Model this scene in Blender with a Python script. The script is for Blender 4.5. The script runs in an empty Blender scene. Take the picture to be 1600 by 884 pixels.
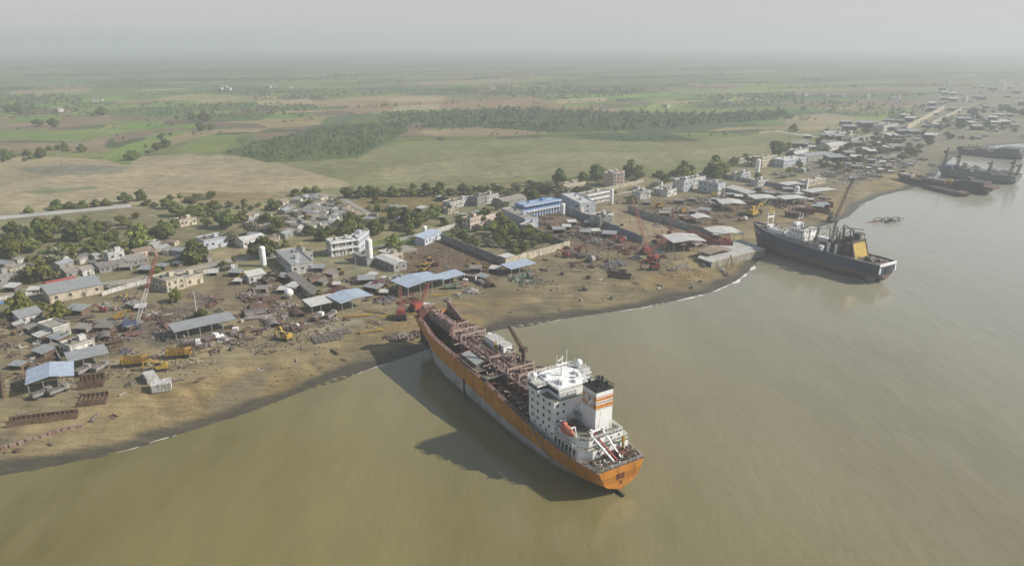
import bpy, math, random
import numpy as np
from mathutils import Vector, Matrix
R = math.radians
random.seed(7)
rng = np.random.default_rng(11)
SC = bpy.context.scene
COL = SC.collection
# ------------------------------------------------------------------ camera numbers
F = 1142.0; CAMZ = 120.0
PIT = math.atan((442 - 65) / F); CP, SP = math.cos(PIT), math.sin(PIT)

def P(u, v, z=0.0):
    "point of the place at height z that the photograph shows at (u, v)"
    x = (u - 800) / F; y = -(v - 442) / F
    d = Vector((x, y * SP + CP, y * CP - SP)); t = (z - CAMZ) / d.z
    return Vector((d.x * t, d.y * t, z))

# ------------------------------------------------------------------ shoreline and terrain
SHORE_PX = [(-420, 850), (-200, 786), (0, 742), (60, 733), (110, 722), (200, 702), (300, 672), (400, 640), (480, 608), (550, 585),
            (620, 562), (670, 545), (745, 522), (800, 511), (860, 501), (930, 491), (1000, 481), (1060, 469), (1110, 457),
            (1150, 440), (1168, 425), (1182, 411), (1200, 397), (1232, 378), (1275, 357), (1325, 339), (1345, 321), (1375, 306),
            (1420, 296), (1446, 286), (1466, 270), (1476, 257), (1490, 246), (1502, 236), (1560, 227), (1640, 221), (1800, 214), (2400, 200)]
SHORE = np.array([[P(u, v).x, P(u, v).y] for u, v in SHORE_PX])
LAND = np.vstack([SHORE, [[20000, 1500], [20000, 20000], [-20000, 20000], [-20000, -3000]]])

def inside(px, py, poly):
    px = np.asarray(px, float); py = np.asarray(py, float)
    res = np.zeros(px.shape, bool); n = len(poly)
    for i in range(n):
        x1, y1 = poly[i]; x2, y2 = poly[(i + 1) % n]
        if y1 == y2: continue
        c = ((y1 > py) != (y2 > py)) & (px < (x2 - x1) * (py - y1) / (y2 - y1) + x1)
        res ^= c
    return res

def seg_dist(px, py, pts):
    d = np.full(np.shape(px), 1e9)
    for i in range(len(pts) - 1):
        a = pts[i]; b = pts[i + 1]; ab = b - a; l2 = ab @ ab
        t = np.clip(((px - a[0]) * ab[0] + (py - a[1]) * ab[1]) / l2, 0, 1)
        d = np.minimum(d, np.hypot(px - a[0] - t * ab[0], py - a[1] - t * ab[1]))
    return d

def vnoise(x, y, s, seed=0):
    "smooth value noise, numpy"
    x = np.asarray(x, float) / s + seed * 17.3; y = np.asarray(y, float) / s + seed * 9.1
    xi = np.floor(x); yi = np.floor(y); fx = x - xi; fy = y - yi
    fx = fx * fx * (3 - 2 * fx); fy = fy * fy * (3 - 2 * fy)
    def h(a, b):
        q = np.sin(a * 127.1 + b * 311.7 + seed * 74.7) * 43758.5453
        return q - np.floor(q)
    return (h(xi, yi) * (1 - fx) + h(xi + 1, yi) * fx) * (1 - fy) + (h(xi, yi + 1) * (1 - fx) + h(xi + 1, yi + 1) * fx) * fy

def shore_d(x, y):
    d = seg_dist(x, y, SHORE)
    d = d + (vnoise(x, y, 14, 3) - .5) * 3.0 + (vnoise(x, y, 5, 4) - .5) * 1.4
    return np.where(inside(x, y, LAND), d, -d)

def height(x, y, d=None):
    if d is None: d = shore_d(x, y)
    up = np.clip(d / 30.0, 0, 1); up = 2.5 * (up * 1.35 - .35 * up * up)
    z = np.where(d > 0, up, np.maximum(d * .07, -4))
    rough = np.clip(d / 12, 0, 1) * np.clip((420 - np.hypot(x, y)) / 200 + .6, .15, 1)
    s = x * .788 + y * .616; t = -x * .616 + y * .788      # along and up the beach
    rut = np.clip(vnoise(s, t * .14, 5.5, 7) - .52, 0, 1) * np.clip((d - 2) / 6, 0, 1) * np.clip((44 - d) / 14, 0, 1)
    z = z - 1.5 * rut
    return z + rough * ((vnoise(x, y, 9, 5) - .5) * .5 + (vnoise(x, y, 3.2, 6) - .5) * .22)

def G(u, v):
    "ground point under a pixel"
    z = 2.3
    for _ in range(4):
        p = P(u, v, z); z = float(height(np.array([p.x]), np.array([p.y]))[0]); z = max(z, 0)
    return P(u, v, z)

def gz(x, y): return float(height(np.array([x]), np.array([y]))[0])
def px_m(p): return F / (p.y * CP - (p.z - CAMZ) * SP)      # pixels per metre at a point

# ------------------------------------------------------------------ materials
def srgb(r, g, b):
    f = lambda c: (c / 255 / 12.92) if c <= 10 else ((c / 255 + .055) / 1.055) ** 2.4
    return (f(r), f(g), f(b))

class NT:
    def __init__(s, name):
        s.m = bpy.data.materials.new(name); s.m.use_nodes = True; s.t = s.m.node_tree; s.n = s.t.nodes
        s.b = s.n['Principled BSDF']
    def add(s, kind, **kw):
        n = s.n.new(kind)
        for k, v in kw.items():
            if hasattr(n, k): setattr(n, k, v)
            else: n.inputs[k].default_value = v
        return n
    def l(s, a, b): s.t.links.new(a, b)
    def noise(s, scale, detail=4, rough=.6, coord=None):
        n = s.add('ShaderNodeTexNoise'); n.inputs['Scale'].default_value = scale; n.inputs['Detail'].default_value = detail
        n.inputs['Roughness'].default_value = rough
        if coord is not None: s.l(coord, n.inputs['Vector'])
        return n.outputs['Fac']
    def ramp(s, fac, a, b, ca=(0, 0, 0), cb=(1, 1, 1)):
        r = s.add('ShaderNodeValToRGB'); e = r.color_ramp.elements
        e[0].position = a; e[1].position = b; e[0].color = (*ca, 1); e[1].color = (*cb, 1)
        s.l(fac, r.inputs['Fac']); return r.outputs['Color']
    def mix(s, fac, a, b, mode='MIX'):
        m = s.add('ShaderNodeMix'); m.data_type = 'RGBA'; m.blend_type = mode
        for sock, val in ((m.inputs[0], fac), (m.inputs[6], a), (m.inputs[7], b)):
            if hasattr(val, 'default_value'): s.l(val, sock)
            elif isinstance(val, (int, float)): sock.default_value = val
            else: sock.default_value = (*val[:3], 1)
        return m.outputs[2]
    def math(s, op, a, b=None):
        m = s.add('ShaderNodeMath'); m.operation = op
        for i, val in enumerate((a, b)):
            if val is None: continue
            if hasattr(val, 'default_value'): s.l(val, m.inputs[i])
            else: m.inputs[i].default_value = val
        return m.outputs[0]

def mat(name, col, rough=.7, metal=0.0, var=.35, scale=.5, stain=None, amount=.45, bump=0.0, inst=0.0):
    "painted / weathered surface: two scales of mottling and optional stains of another colour running down"
    k = NT(name)
    tc = k.add('ShaderNodeTexCoord'); co = tc.outputs['Object']
    n1 = k.noise(scale, 5, .65, co)
    lo = tuple(c * (1 - var) for c in col); hi = tuple(min(c * (1 + var * .6), .95) for c in col)
    c = k.ramp(n1, .3, .72, lo, hi)
    if stain:
        mp = k.add('ShaderNodeMapping'); mp.inputs['Scale'].default_value = (1, 1, .25); k.l(co, mp.inputs['Vector'])
        n2 = k.noise(scale * 2.3, 6, .7, mp.outputs['Vector'])
        f = k.ramp(n2, .62 - amount * .3, .74 - amount * .25)
        c = k.mix(f, c, stain)
    if inst:
        oi = k.add('ShaderNodeObjectInfo')
        v = k.math('ADD', k.math('MULTIPLY', oi.outputs['Random'], inst), 1 - inst * .5)
        hsv = k.add('ShaderNodeHueSaturation'); k.l(c, hsv.inputs['Color']); k.l(v, hsv.inputs['Value']); c = hsv.outputs['Color']
    k.l(c, k.b.inputs['Base Color'])
    k.b.inputs['Roughness'].default_value = rough; k.b.inputs['Metallic'].default_value = metal
    if bump:
        bp = k.add('ShaderNodeBump'); bp.inputs['Strength'].default_value = bump; bp.inputs['Distance'].default_value = .1
        k.l(n1, bp.inputs['Height']); k.l(bp.outputs['Normal'], k.b.inputs['Normal'])
    return k.m

def sheet_mat(name, col, stain=(.16, .09, .05), amount=.3, period=.9, rough=.5):
    "corrugated sheet roof: ribs as bump, lapped panels, rust"
    k = NT(name); tc = k.add('ShaderNodeTexCoord'); co = tc.outputs['Object']
    w = k.add('ShaderNodeTexWave'); w.inputs['Scale'].default_value = period; w.inputs['Distortion'].default_value = .3
    k.l(co, w.inputs['Vector'])
    br = k.add('ShaderNodeTexBrick'); br.inputs['Scale'].default_value = .35; br.inputs['Mortar Size'].default_value = .012
    br.inputs['Color1'].default_value = (*[c * .82 for c in col], 1); br.inputs['Color2'].default_value = (*[min(c * 1.12, .9) for c in col], 1)
    br.inputs['Mortar'].default_value = (*[c * .55 for c in col], 1); k.l(co, br.inputs['Vector'])
    n = k.noise(.7, 6, .7, co); f = k.ramp(n, .66 - amount * .3, .8 - amount * .2)
    c = k.mix(f, br.outputs['Color'], stain)
    c = k.mix(k.math('MULTIPLY', k.noise(.25, 3, .5, co), .4), c, tuple(x * .5 for x in col))
    k.l(c, k.b.inputs['Base Color']); k.b.inputs['Roughness'].default_value = rough
    bp = k.add('ShaderNodeBump'); bp.inputs['Strength'].default_value = .35; bp.inputs['Distance'].default_value = .08
    k.l(w.outputs['Fac'], bp.inputs['Height']); k.l(bp.outputs['Normal'], k.b.inputs['Normal'])
    return k.m

def leaf_mat(name, col, col2, var=.5):
    k = NT(name); ge = k.add('ShaderNodeNewGeometry'); oi = k.add('ShaderNodeObjectInfo')
    tc = k.add('ShaderNodeTexCoord')
    n = k.noise(.35, 3, .6, tc.outputs['Object'])
    f = k.math('ADD', k.math('MULTIPLY', ge.outputs['Random Per Island'], .5), k.math('MULTIPLY', n, .55))
    c = k.ramp(f, .2, .85, col, col2)
    hsv = k.add('ShaderNodeHueSaturation'); k.l(c, hsv.inputs['Color'])
    k.l(k.math('ADD', k.math('MULTIPLY', oi.outputs['Random'], var), 1 - var * .5), hsv.inputs['Value'])
    k.l(k.math('ADD', k.math('MULTIPLY', oi.outputs['Random'], .05), .475), hsv.inputs['Hue'])
    k.l(hsv.outputs['Color'], k.b.inputs['Base Color']); k.b.inputs['Roughness'].default_value = .75
    k.b.inputs['Specular IOR Level'].default_value = .15
    return k.m

RUST = (.1, .055, .036)
M = dict(
    plaster=mat('white_plaster', (.66, .65, .62), .85, var=.25, scale=.35, stain=(.28, .25, .21), amount=.52, inst=.3),
    white=mat('white_paint', (.82, .82, .8), .5, var=.14, scale=.3, stain=(.42, .36, .3), amount=.2),
    offwhite=mat('offwhite_plaster', (.56, .55, .51), .85, var=.28, scale=.5, stain=(.24, .22, .19), amount=.5, inst=.2),
    cream=mat('cream_plaster', (.52, .46, .35), .85, var=.25, scale=.35, stain=(.24, .2, .15), amount=.48, inst=.25),
    peach=mat('peach_plaster', (.58, .45, .37), .85, var=.2, scale=.35, stain=(.3, .22, .18), amount=.3),
    grey=mat('grey_plaster', (.3, .295, .28), .85, var=.3, scale=.3, stain=(.17, .15, .13), amount=.4, inst=.25),
    wash_shade=mat('blue_wash_and_shade', (.5, .53, .58), .8, var=.2, scale=.3, stain=(.3, .3, .3), amount=.28),  # pale blue walls; also stands in for shade on white walls
    blue=mat('bright_blue_paint', (.13, .24, .46), .6, var=.2, scale=.4, stain=(.3, .36, .45), amount=.25),
    concrete=mat('concrete', (.32, .3, .25), .9, var=.3, scale=.25, stain=(.2, .17, .12), amount=.45),
    darkroof=mat('dark_roof', (.16, .15, .135), .85, var=.35, scale=.5, stain=(.26, .22, .17), amount=.3, inst=.3),
    tile=mat('clay_tile', (.29, .22, .165), .85, var=.35, scale=.8, stain=(.18, .14, .1), amount=.4, inst=.35),
    redroof=mat('red_roof', (.33, .07, .06), .7, var=.3, scale=.8, stain=(.3, .2, .17), amount=.3),
    thatch=mat('grey_sheet_old', (.27, .25, .22), .8, var=.35, scale=.6, stain=(.15, .1, .07), amount=.4, inst=.4),
    sheet=sheet_mat('grey_sheet', (.34, .35, .35)),
    bluesheet=sheet_mat('blue_grey_sheet', (.44, .51, .61), amount=.2),
    palesheet=sheet_mat('pale_sheet', (.64, .62, .57), amount=.1),
    glass=mat('window_dark', (.025, .03, .035), .2, var=.3),
    blueglass=mat('bridge_glass', (.02, .05, .11), .15, var=.3),
    dark=mat('dark_void', (.03, .028, .025), .9, var=.4),
    black=mat('black_paint', (.03, .03, .032), .6, var=.4),
    rubber=mat('rubber', (.03, .03, .03), .9),
    wood=mat('weathered_wood', (.16, .11, .07), .9, var=.4, inst=.3),
    trunk=mat('bark', (.11, .08, .055), .95, var=.4),
    rust=mat('rusty_steel', RUST, .85, var=.55, scale=.6, stain=(.17, .1, .07), amount=.5, inst=.3),
    pinkrust=mat('chalky_rust', (.34, .24, .21), .85, var=.4, scale=.5, stain=(.15, .06, .045), amount=.55),
    redrust=mat('red_lead', (.22, .065, .05), .8, var=.45, scale=.5, stain=(.32, .2, .17), amount=.35),
    brown=mat('brown_steel', (.15, .095, .06), .85, var=.5, scale=.5, inst=.4),
    scrapgrey=mat('scrap_grey', (.21, .2, .19), .75, var=.5, scale=.6, stain=(.13, .07, .045), amount=.5, inst=.5),
    scrapwhite=mat('scrap_white', (.42, .39, .34), .7, var=.35, scale=.6, stain=(.2, .1, .07), amount=.4, inst=.3),
    scrapgreen=mat('green_machine', (.12, .25, .17), .7, var=.4, scale=.6, stain=(.2, .14, .09), amount=.35, inst=.3),
    scrapblue=mat('scrap_blue', (.1, .14, .25), .7, var=.4, scale=.6, stain=(.16, .1, .08), amount=.4, inst=.3),
    yellow=mat('machine_yellow', (.45, .26, .035), .6, var=.35, scale=.7, stain=(.16, .1, .055), amount=.5, inst=.2),
    red=mat('machine_red', (.33, .045, .03), .6, var=.35, scale=.7, stain=(.15, .07, .055), amount=.5, inst=.2),
    boomred=mat('boom_red', (.33, .075, .055), .65, var=.3, scale=.5, stain=(.3, .2, .17), amount=.4),
    boomwhite=mat('boom_white', (.6, .58, .55), .6, var=.2),
    boomdark=mat('boom_dark', (.09, .08, .07), .7, var=.4),
    bluemetal=mat('machine_blue', (.075, .095, .17), .6, var=.3, scale=.7, stain=(.2, .12, .1), amount=.3),
    lifeboat=mat('lifeboat_red', (.5, .14, .09), .5, var=.25, scale=.5, stain=(.5, .35, .3), amount=.2),
    deck=mat('worn_deck', (.2, .165, .13), .9, var=.45, scale=.3, stain=(.13, .06, .04), amount=.5),
    deckgreen=mat('green_deck', (.16, .17, .12), .9, var=.35, scale=.3, stain=(.25, .2, .15), amount=.4),
    orange=mat('orange_paint', (.62, .25, .04), .55, var=.2, scale=.2, stain=(.33, .1, .04), amount=.25),
    navy=mat('navy_paint', (.02, .03, .075), .55, var=.3, scale=.2, stain=(.1, .07, .06), amount=.25),
    ochre=mat('ochre_paint', (.5, .33, .05), .6, var=.3, scale=.4, stain=(.25, .15, .07), amount=.35),
    hulk=mat('hulk_dark', (.045, .045, .055), .75, var=.5, scale=.12, stain=(.12, .075, .06), amount=.45),
    hulkgrey=mat('hulk_grey', (.12, .145, .165), .75, var=.4, scale=.12, stain=(.15, .11, .09), amount=.35),
    road=mat('pale_road', (.42, .4, .36), .95, var=.2, scale=.05),
    street=mat('dusty_street', (.3, .28, .24), .95, var=.25, scale=.05, stain=(.36, .3, .2), amount=.4),
    foam=mat('foam', (.72, .7, .64), .8, var=.2, scale=1),
    boulder=mat('boulder_pale', (.36, .33, .28), .95, var=.35, inst=.4),
    leaf_dark=leaf_mat('leaf_dark', (.045, .056, .014), (.155, .168, .042)),
    leaf_mid=leaf_mat('leaf_mid', (.065, .08, .02), (.2, .208, .054)),
    leaf_bright=leaf_mat('leaf_bright', (.075, .092, .02), (.22, .22, .05)),
    leaf_dry=leaf_mat('leaf_dry', (.1, .092, .055), (.2, .185, .11)),
    wood_far=leaf_mat('woodland', (.04, .062, .024), (.12, .155, .055)),
)

# ------------------------------------------------------------------ mesh builder
class MB:
    def __init__(s): s.v = []; s.f = []; s.m = []
    def add(s, vs, fs, mi=0):
        o = len(s.v); s.v += [tuple(v) for v in vs]; s.f += [tuple(i + o for i in f) for f in fs]; s.m += [mi] * len(fs); return s
    def box(s, c, d, rz=0, mi=0, tilt=None, top=1.0):
        x, y, z = d[0] / 2, d[1] / 2, d[2] / 2
        vs = [Vector((a * x * (top if k > 0 else 1), b * y * (top if k > 0 else 1), k * z)) for k in (-1, 1) for a, b in ((-1, -1), (1, -1), (1, 1), (-1, 1))]
        mtx = Matrix.Rotation(rz, 3, 'Z')
        if tilt: mtx = mtx @ Matrix.Rotation(tilt[0], 3, 'X') @ Matrix.Rotation(tilt[1], 3, 'Y')
        vs = [mtx @ v + Vector(c) for v in vs]
        return s.add(vs, [(3, 2, 1, 0), (4, 5, 6, 7), (0, 1, 5, 4), (1, 2, 6, 5), (2, 3, 7, 6), (3, 0, 4, 7)], mi)
    def bb(s, x0, x1, y0, y1, z0, z1, mi=0): return s.box(((x0 + x1) / 2, (y0 + y1) / 2, (z0 + z1) / 2), (x1 - x0, y1 - y0, z1 - z0), 0, mi)
    def beam(s, p, q, w, mi=0, h=None):
        p = Vector(p); q = Vector(q); d = q - p
        if d.length < 1e-6: return s
        z = d.normalized(); a = Vector((0, 0, 1)) if abs(z.z) < .95 else Vector((1, 0, 0))
        x = z.cross(a).normalized(); y = x.cross(z); h = h or w
        vs = [o + x * (i * w / 2) + y * (j * h / 2) for o in (p, q) for i, j in ((-1, -1), (1, -1), (1, 1), (-1, 1))]
        return s.add(vs, [(0, 1, 2, 3), (7, 6, 5, 4), (0, 4, 5, 1), (1, 5, 6, 2), (2, 6, 7, 3), (3, 7, 4, 0)], mi)
    def tube(s, p, q, r, n=10, mi=0, r2=None, cap=True):
        p = Vector(p); q = Vector(q); d = q - p; z = d.normalized(); a = Vector((0, 0, 1)) if abs(z.z) < .95 else Vector((1, 0, 0))
        x = z.cross(a).normalized(); y = x.cross(z); r2 = r if r2 is None else r2
        vs = [o + (x * math.cos(t) + y * math.sin(t)) * rr for o, rr in ((p, r), (q, r2)) for t in [2 * math.pi * i / n for i in range(n)]]
        fs = [(i, (i + 1) % n, n + (i + 1) % n, n + i) for i in range(n)]
        if cap: fs += [tuple(range(n - 1, -1, -1)), tuple(range(n, 2 * n))]
        return s.add(vs, fs, mi)
    def dome(s, c, r, rz=None, n=12, k=5, mi=0, full=False):
        rz = rz or r; vs = []; fs = []; t0 = -math.pi / 2 if full else 0
        for j in range(k + 1):
            t = t0 + (math.pi / 2 - t0) * j / k
            for i in range(n):
                a = 2 * math.pi * i / n; vs.append((c[0] + r * math.cos(t) * math.cos(a), c[1] + r * math.cos(t) * math.sin(a), c[2] + rz * math.sin(t)))
        for j in range(k):
            for i in range(n): fs.append((j * n + i, j * n + (i + 1) % n, (j + 1) * n + (i + 1) % n, (j + 1) * n + i))
        return s.add(vs, fs, mi)
    def prism(s, pts, z0, z1, mi=0, mtop=None):
        n = len(pts); vs = [(x, y, z0) for x, y in pts] + [(x, y, z1) for x, y in pts]
        s.add(vs, [(i, (i + 1) % n, n + (i + 1) % n, n + i) for i in range(n)] + [tuple(range(n - 1, -1, -1))], mi)
        return s.add(vs[n:], [tuple(range(n))], mi if mtop is None else mtop)
    def profile(s, pts, y0, y1, mi=0):
        "an outline in x-z swept along y"
        n = len(pts); vs = [(x, y0, z) for x, z in pts] + [(x, y1, z) for x, z in pts]
        return s.add(vs, [(i, (i + 1) % n, n + (i + 1) % n, n + i) for i in range(n)] + [tuple(range(n - 1, -1, -1)), tuple(range(n, 2 * n))], mi)
    def lattice(s, p, q, w0, w1, bays, t, split=None, mi=(0, 0)):
        "four-chord lattice boom"
        p = Vector(p); q = Vector(q); z = (q - p).normalized(); a = Vector((0, 0, 1)) if abs(z.z) < .9 else Vector((1, 0, 0))
        x = z.cross(a).normalized(); y = x.cross(z)
        def ring(k):
            f = k / bays; w = w0 + (w1 - w0) * f
            w *= min(1, .35 + 4 * min(f, 1 - f)); o = p.lerp(q, f)
            return [o + (x * i + y * j) * (w / 2) for i, j in ((-1, -1), (1, -1), (1, 1), (-1, 1))]
        for k in range(bays):
            A = ring(k); B = ring(k + 1); m = mi[0] if split is None or k / bays < split else mi[1]
            for i in range(4):
                s.beam(A[i], B[i], t, m); s.beam(A[i], B[(i + 1) % 4] if k % 2 else B[(i - 1) % 4], t * .6, m)
                s.beam(B[i], B[(i + 1) % 4], t * .6, m)
        return s
    def build(s, name, mats, parent=None, smooth=False):
        me = bpy.data.meshes.new(name); me.from_pydata(s.v, [], s.f)
        if not isinstance(mats, (list, tuple)): mats = [mats]
        for m in mats: me.materials.append(M[m] if isinstance(m, str) else m)
        me.polygons.foreach_set('material_index', s.m)
        if smooth: me.polygons.foreach_set('use_smooth', [True] * len(s.f))
        me.update(); o = bpy.data.objects.new(name, me); COL.objects.link(o)
        if parent is not None: o.parent = parent
        return o

# ------------------------------------------------------------------ things
AUTO = []       # (root, description, category, group): labelled at the end from the nearest landmark
MARKS = []      # (phrase, position)
def empty(name, loc=(0, 0, 0), rz=0, sc=1):
    o = bpy.data.objects.new(name, None); COL.objects.link(o); o.location = loc; o.rotation_euler = (0, 0, rz); o.scale = sc if isinstance(sc, tuple) else (sc, sc, sc)
    o.empty_display_size = .5; return o
def tag(o, label, cat, group=None, kind=None, mark=None):
    if label: o['label'] = label
    if cat: o['category'] = cat
    if group: o['group'] = group
    if kind: o['kind'] = kind
    if mark: MARKS.append((mark, Vector(o.location)))
    return o
def copy_tree(o, parent=None):
    c = o.copy(); COL.objects.link(c)
    if parent is not None: c.parent = parent
    for ch in o.children: copy_tree(ch, c)
    return c
class Kind:
    "first placement moves the model itself, later ones are copies"
    def __init__(s, make): s.make = make; s.o = None; s.used = False
    def put(s, loc, rz=0, sc=1.0):
        if s.o is None: s.o = s.make()
        if not s.used: s.used = True; o = s.o
        else: o = copy_tree(s.o)
        o.location = loc; o.rotation_euler = (0, 0, rz); o.scale = (sc, sc, sc) if not isinstance(sc, tuple) else sc
        return o
def auto(o, desc, cat, group=None):
    AUTO.append((o, desc, cat, group))
    if group: o['group'] = group
    return o
def structure(o): o['kind'] = 'structure'; return o
# ================================================================== THE SETTING
def lin(c, s=1): return np.array(c) * s
FIELDS = [   # pixel outline, base colour; later ones lie on earlier ones
    # dry flats and fallow land behind the village
    ([(-500, 255), (0, 243), (150, 248), (300, 240), (420, 246), (640, 240), (700, 250), (560, 290), (330, 312), (205, 322), (0, 340), (-500, 380)], (.36, .31, .215)),
    ([(420, 250), (640, 222), (860, 215), (1060, 225), (1220, 205), (1330, 200), (1420, 205), (1380, 222), (1240, 248), (1100, 262), (960, 268), (860, 282), (700, 292), (560, 292)], (.215, .22, .11)),
    ([(600, 262), (820, 240), (1060, 236), (1200, 225), (1190, 240), (1000, 258), (760, 280), (600, 285)], (.265, .25, .15)),
    ([(20, 262), (120, 257), (210, 261), (180, 272), (60, 274)], (.24, .235, .19)),
    ([(60, 296), (140, 292), (150, 296), (70, 303), (10, 303)], (.2, .215, .13)),
    ([(0, 338), (205, 320), (330, 312), (560, 292), (700, 292), (860, 285), (1000, 275), (1150, 262), (1250, 250), (1300, 240), (1330, 300), (1180, 300), (700, 352), (300, 440), (-200, 520), (-300, 380)], (.26, .235, .145)),
    ([(540, 318), (620, 303), (720, 300), (760, 305), (700, 322), (640, 335), (590, 338)], (.24, .185, .09)),
    ([(280, 302), (420, 300), (440, 306), (400, 316), (290, 318)], (.27, .21, .115)),
    # fields
    ([(0, 185), (170, 183), (180, 190), (130, 200), (0, 203), (-300, 205), (-300, 187)], (.25, .185, .135)),
    ([(-300, 207), (0, 204), (130, 200), (170, 190), (255, 189), (240, 205), (170, 211), (120, 222), (0, 219), (-300, 224)], (.18, .24, .07)),
    ([(-300, 226), (0, 223), (120, 223), (165, 214), (170, 236), (0, 241), (-300, 250)], (.26, .205, .14)),
    ([(170, 211), (240, 203), (235, 212), (180, 223)], (.225, .16, .125)),
    ([(158, 246), (190, 230), (262, 205), (302, 203), (242, 232), (200, 259)], (.17, .25, .06)),
    ([(240, 224), (300, 205), (345, 206), (320, 214), (270, 226)], (.3, .235, .15)),
    ([(268, 236), (318, 213), (382, 210), (345, 235), (292, 241)], (.2, .245, .07)),
    ([(345, 238), (400, 222), (480, 205), (560, 195), (620, 193), (640, 205), (560, 247), (420, 254)], (.09, .125, .04)),
    ([(262, 187), (480, 197), (480, 204), (270, 196)], (.16, .115, .09)),
    ([(398, 192), (430, 182), (512, 182), (500, 195), (420, 201)], (.3, .25, .13)),
    ([(480, 175), (560, 171), (585, 178), (500, 182)], (.17, .13, .105)),
    ([(120, 176), (290, 158), (400, 160), (520, 164), (480, 180), (380, 188), (260, 186), (170, 181)], (.11, .15, .05)),
    ([(228, 157), (300, 147), (402, 152), (384, 160), (300, 163)], (.31, .28, .14)),
    ([(520, 172), (620, 158), (830, 151), (860, 160), (930, 168), (900, 172), (640, 170), (560, 178)], (.3, .2, .13)),
    ([(480, 158), (620, 148), (700, 150), (620, 160), (500, 168)], (.32, .24, .15)),
    ([(1010, 165), (1030, 152), (1102, 149), (1096, 164), (1040, 168)], (.17, .235, .075)),
    ([(926, 176), (1010, 166), (1092, 168), (1080, 174), (960, 178)], (.2, .25, .07)),
    ([(820, 180), (935, 168), (1000, 178), (900, 184)], (.26, .19, .12)),
    ([(650, 176), (780, 170), (1010, 176), (1120, 178), (1230, 172), (1240, 186), (1000, 205), (850, 207), (660, 200)], (.075, .1, .038)),
    ([(648, 206), (740, 199), (862, 207), (800, 213), (680, 214)], (.3, .24, .15)),
    ([(1215, 185), (1290, 177), (1400, 193), (1385, 203), (1240, 200)], (.32, .275, .19)),
    ([(1420, 214), (1500, 205), (1560, 210), (1590, 222), (1500, 234), (1450, 226)], (.3, .27, .2)),
    ([(1420, 232), (1480, 222), (1490, 240), (1465, 258), (1430, 250)], (.24, .21, .155)),
    # the yards along the shore
    ([(-350, 560), (-100, 505), (60, 478), (250, 440), (420, 420), (520, 402), (640, 388), (690, 372), (760, 356), (880, 318), (1000, 300), (1130, 290), (1240, 285), (1320, 292), (1345, 305), (1300, 340), (1190, 395), (1000, 455), (800, 490), (640, 530), (400, 600), (0, 700), (-300, 790)], (.25, .212, .14)),
    ([(10, 452), (200, 437), (330, 416), (330, 424), (200, 448), (10, 470)], (.3, .285, .24)),
    ([(430, 404), (520, 402), (620, 400), (640, 430), (560, 470), (480, 445)], (.27, .25, .175)),
    ([(640, 388), (692, 374), (795, 408), (840, 425), (700, 440), (630, 425)], (.165, .12, .085)),
    ([(840, 345), (880, 328), (1000, 372), (1010, 392), (900, 388), (830, 368)], (.19, .14, .105)),
    ([(985, 326), (1060, 310), (1180, 310), (1180, 345), (1110, 362), (1060, 350)], (.21, .155, .105)),
    ([(890, 326), (960, 316), (1110, 365), (1040, 382), (1000, 372)], (.31, .25, .175)),
    ([(1090, 300), (1200, 280), (1320, 290), (1320, 325), (1240, 330), (1180, 312)], (.25, .2, .15)),
    ([(1255, 270), (1330, 262), (1420, 270), (1400, 292), (1345, 300), (1290, 285)], (.225, .195, .15)),
    ([(1240, 268), (1300, 228), (1430, 208), (1599, 192), (1620, 222), (1502, 236), (1472, 258), (1430, 290), (1330, 300)], (.215, .195, .155)),
    ([(1400, 205), (1440, 150), (1640, 120), (1640, 195), (1500, 205)], (.21, .2, .15)),
    ([(100, 512), (210, 500), (270, 490), (220, 540), (160, 560), (70, 560)], (.2, .165, .115)),
    ([(200, 500), (330, 470), (360, 520), (240, 545)], (.17, .15, .125)),
    ([(490, 512), (560, 498), (570, 520), (500, 540)], (.3, .28, .22)),
    ([(330, 440), (430, 425), (520, 470), (430, 500), (340, 475)], (.22, .18, .125)),
    ([(440, 385), (510, 373), (520, 396), (450, 402)], (.29, .25, .15)),
    ([(330, 395), (380, 388), (400, 402), (340, 412)], (.31, .26, .17)),
]
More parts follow.
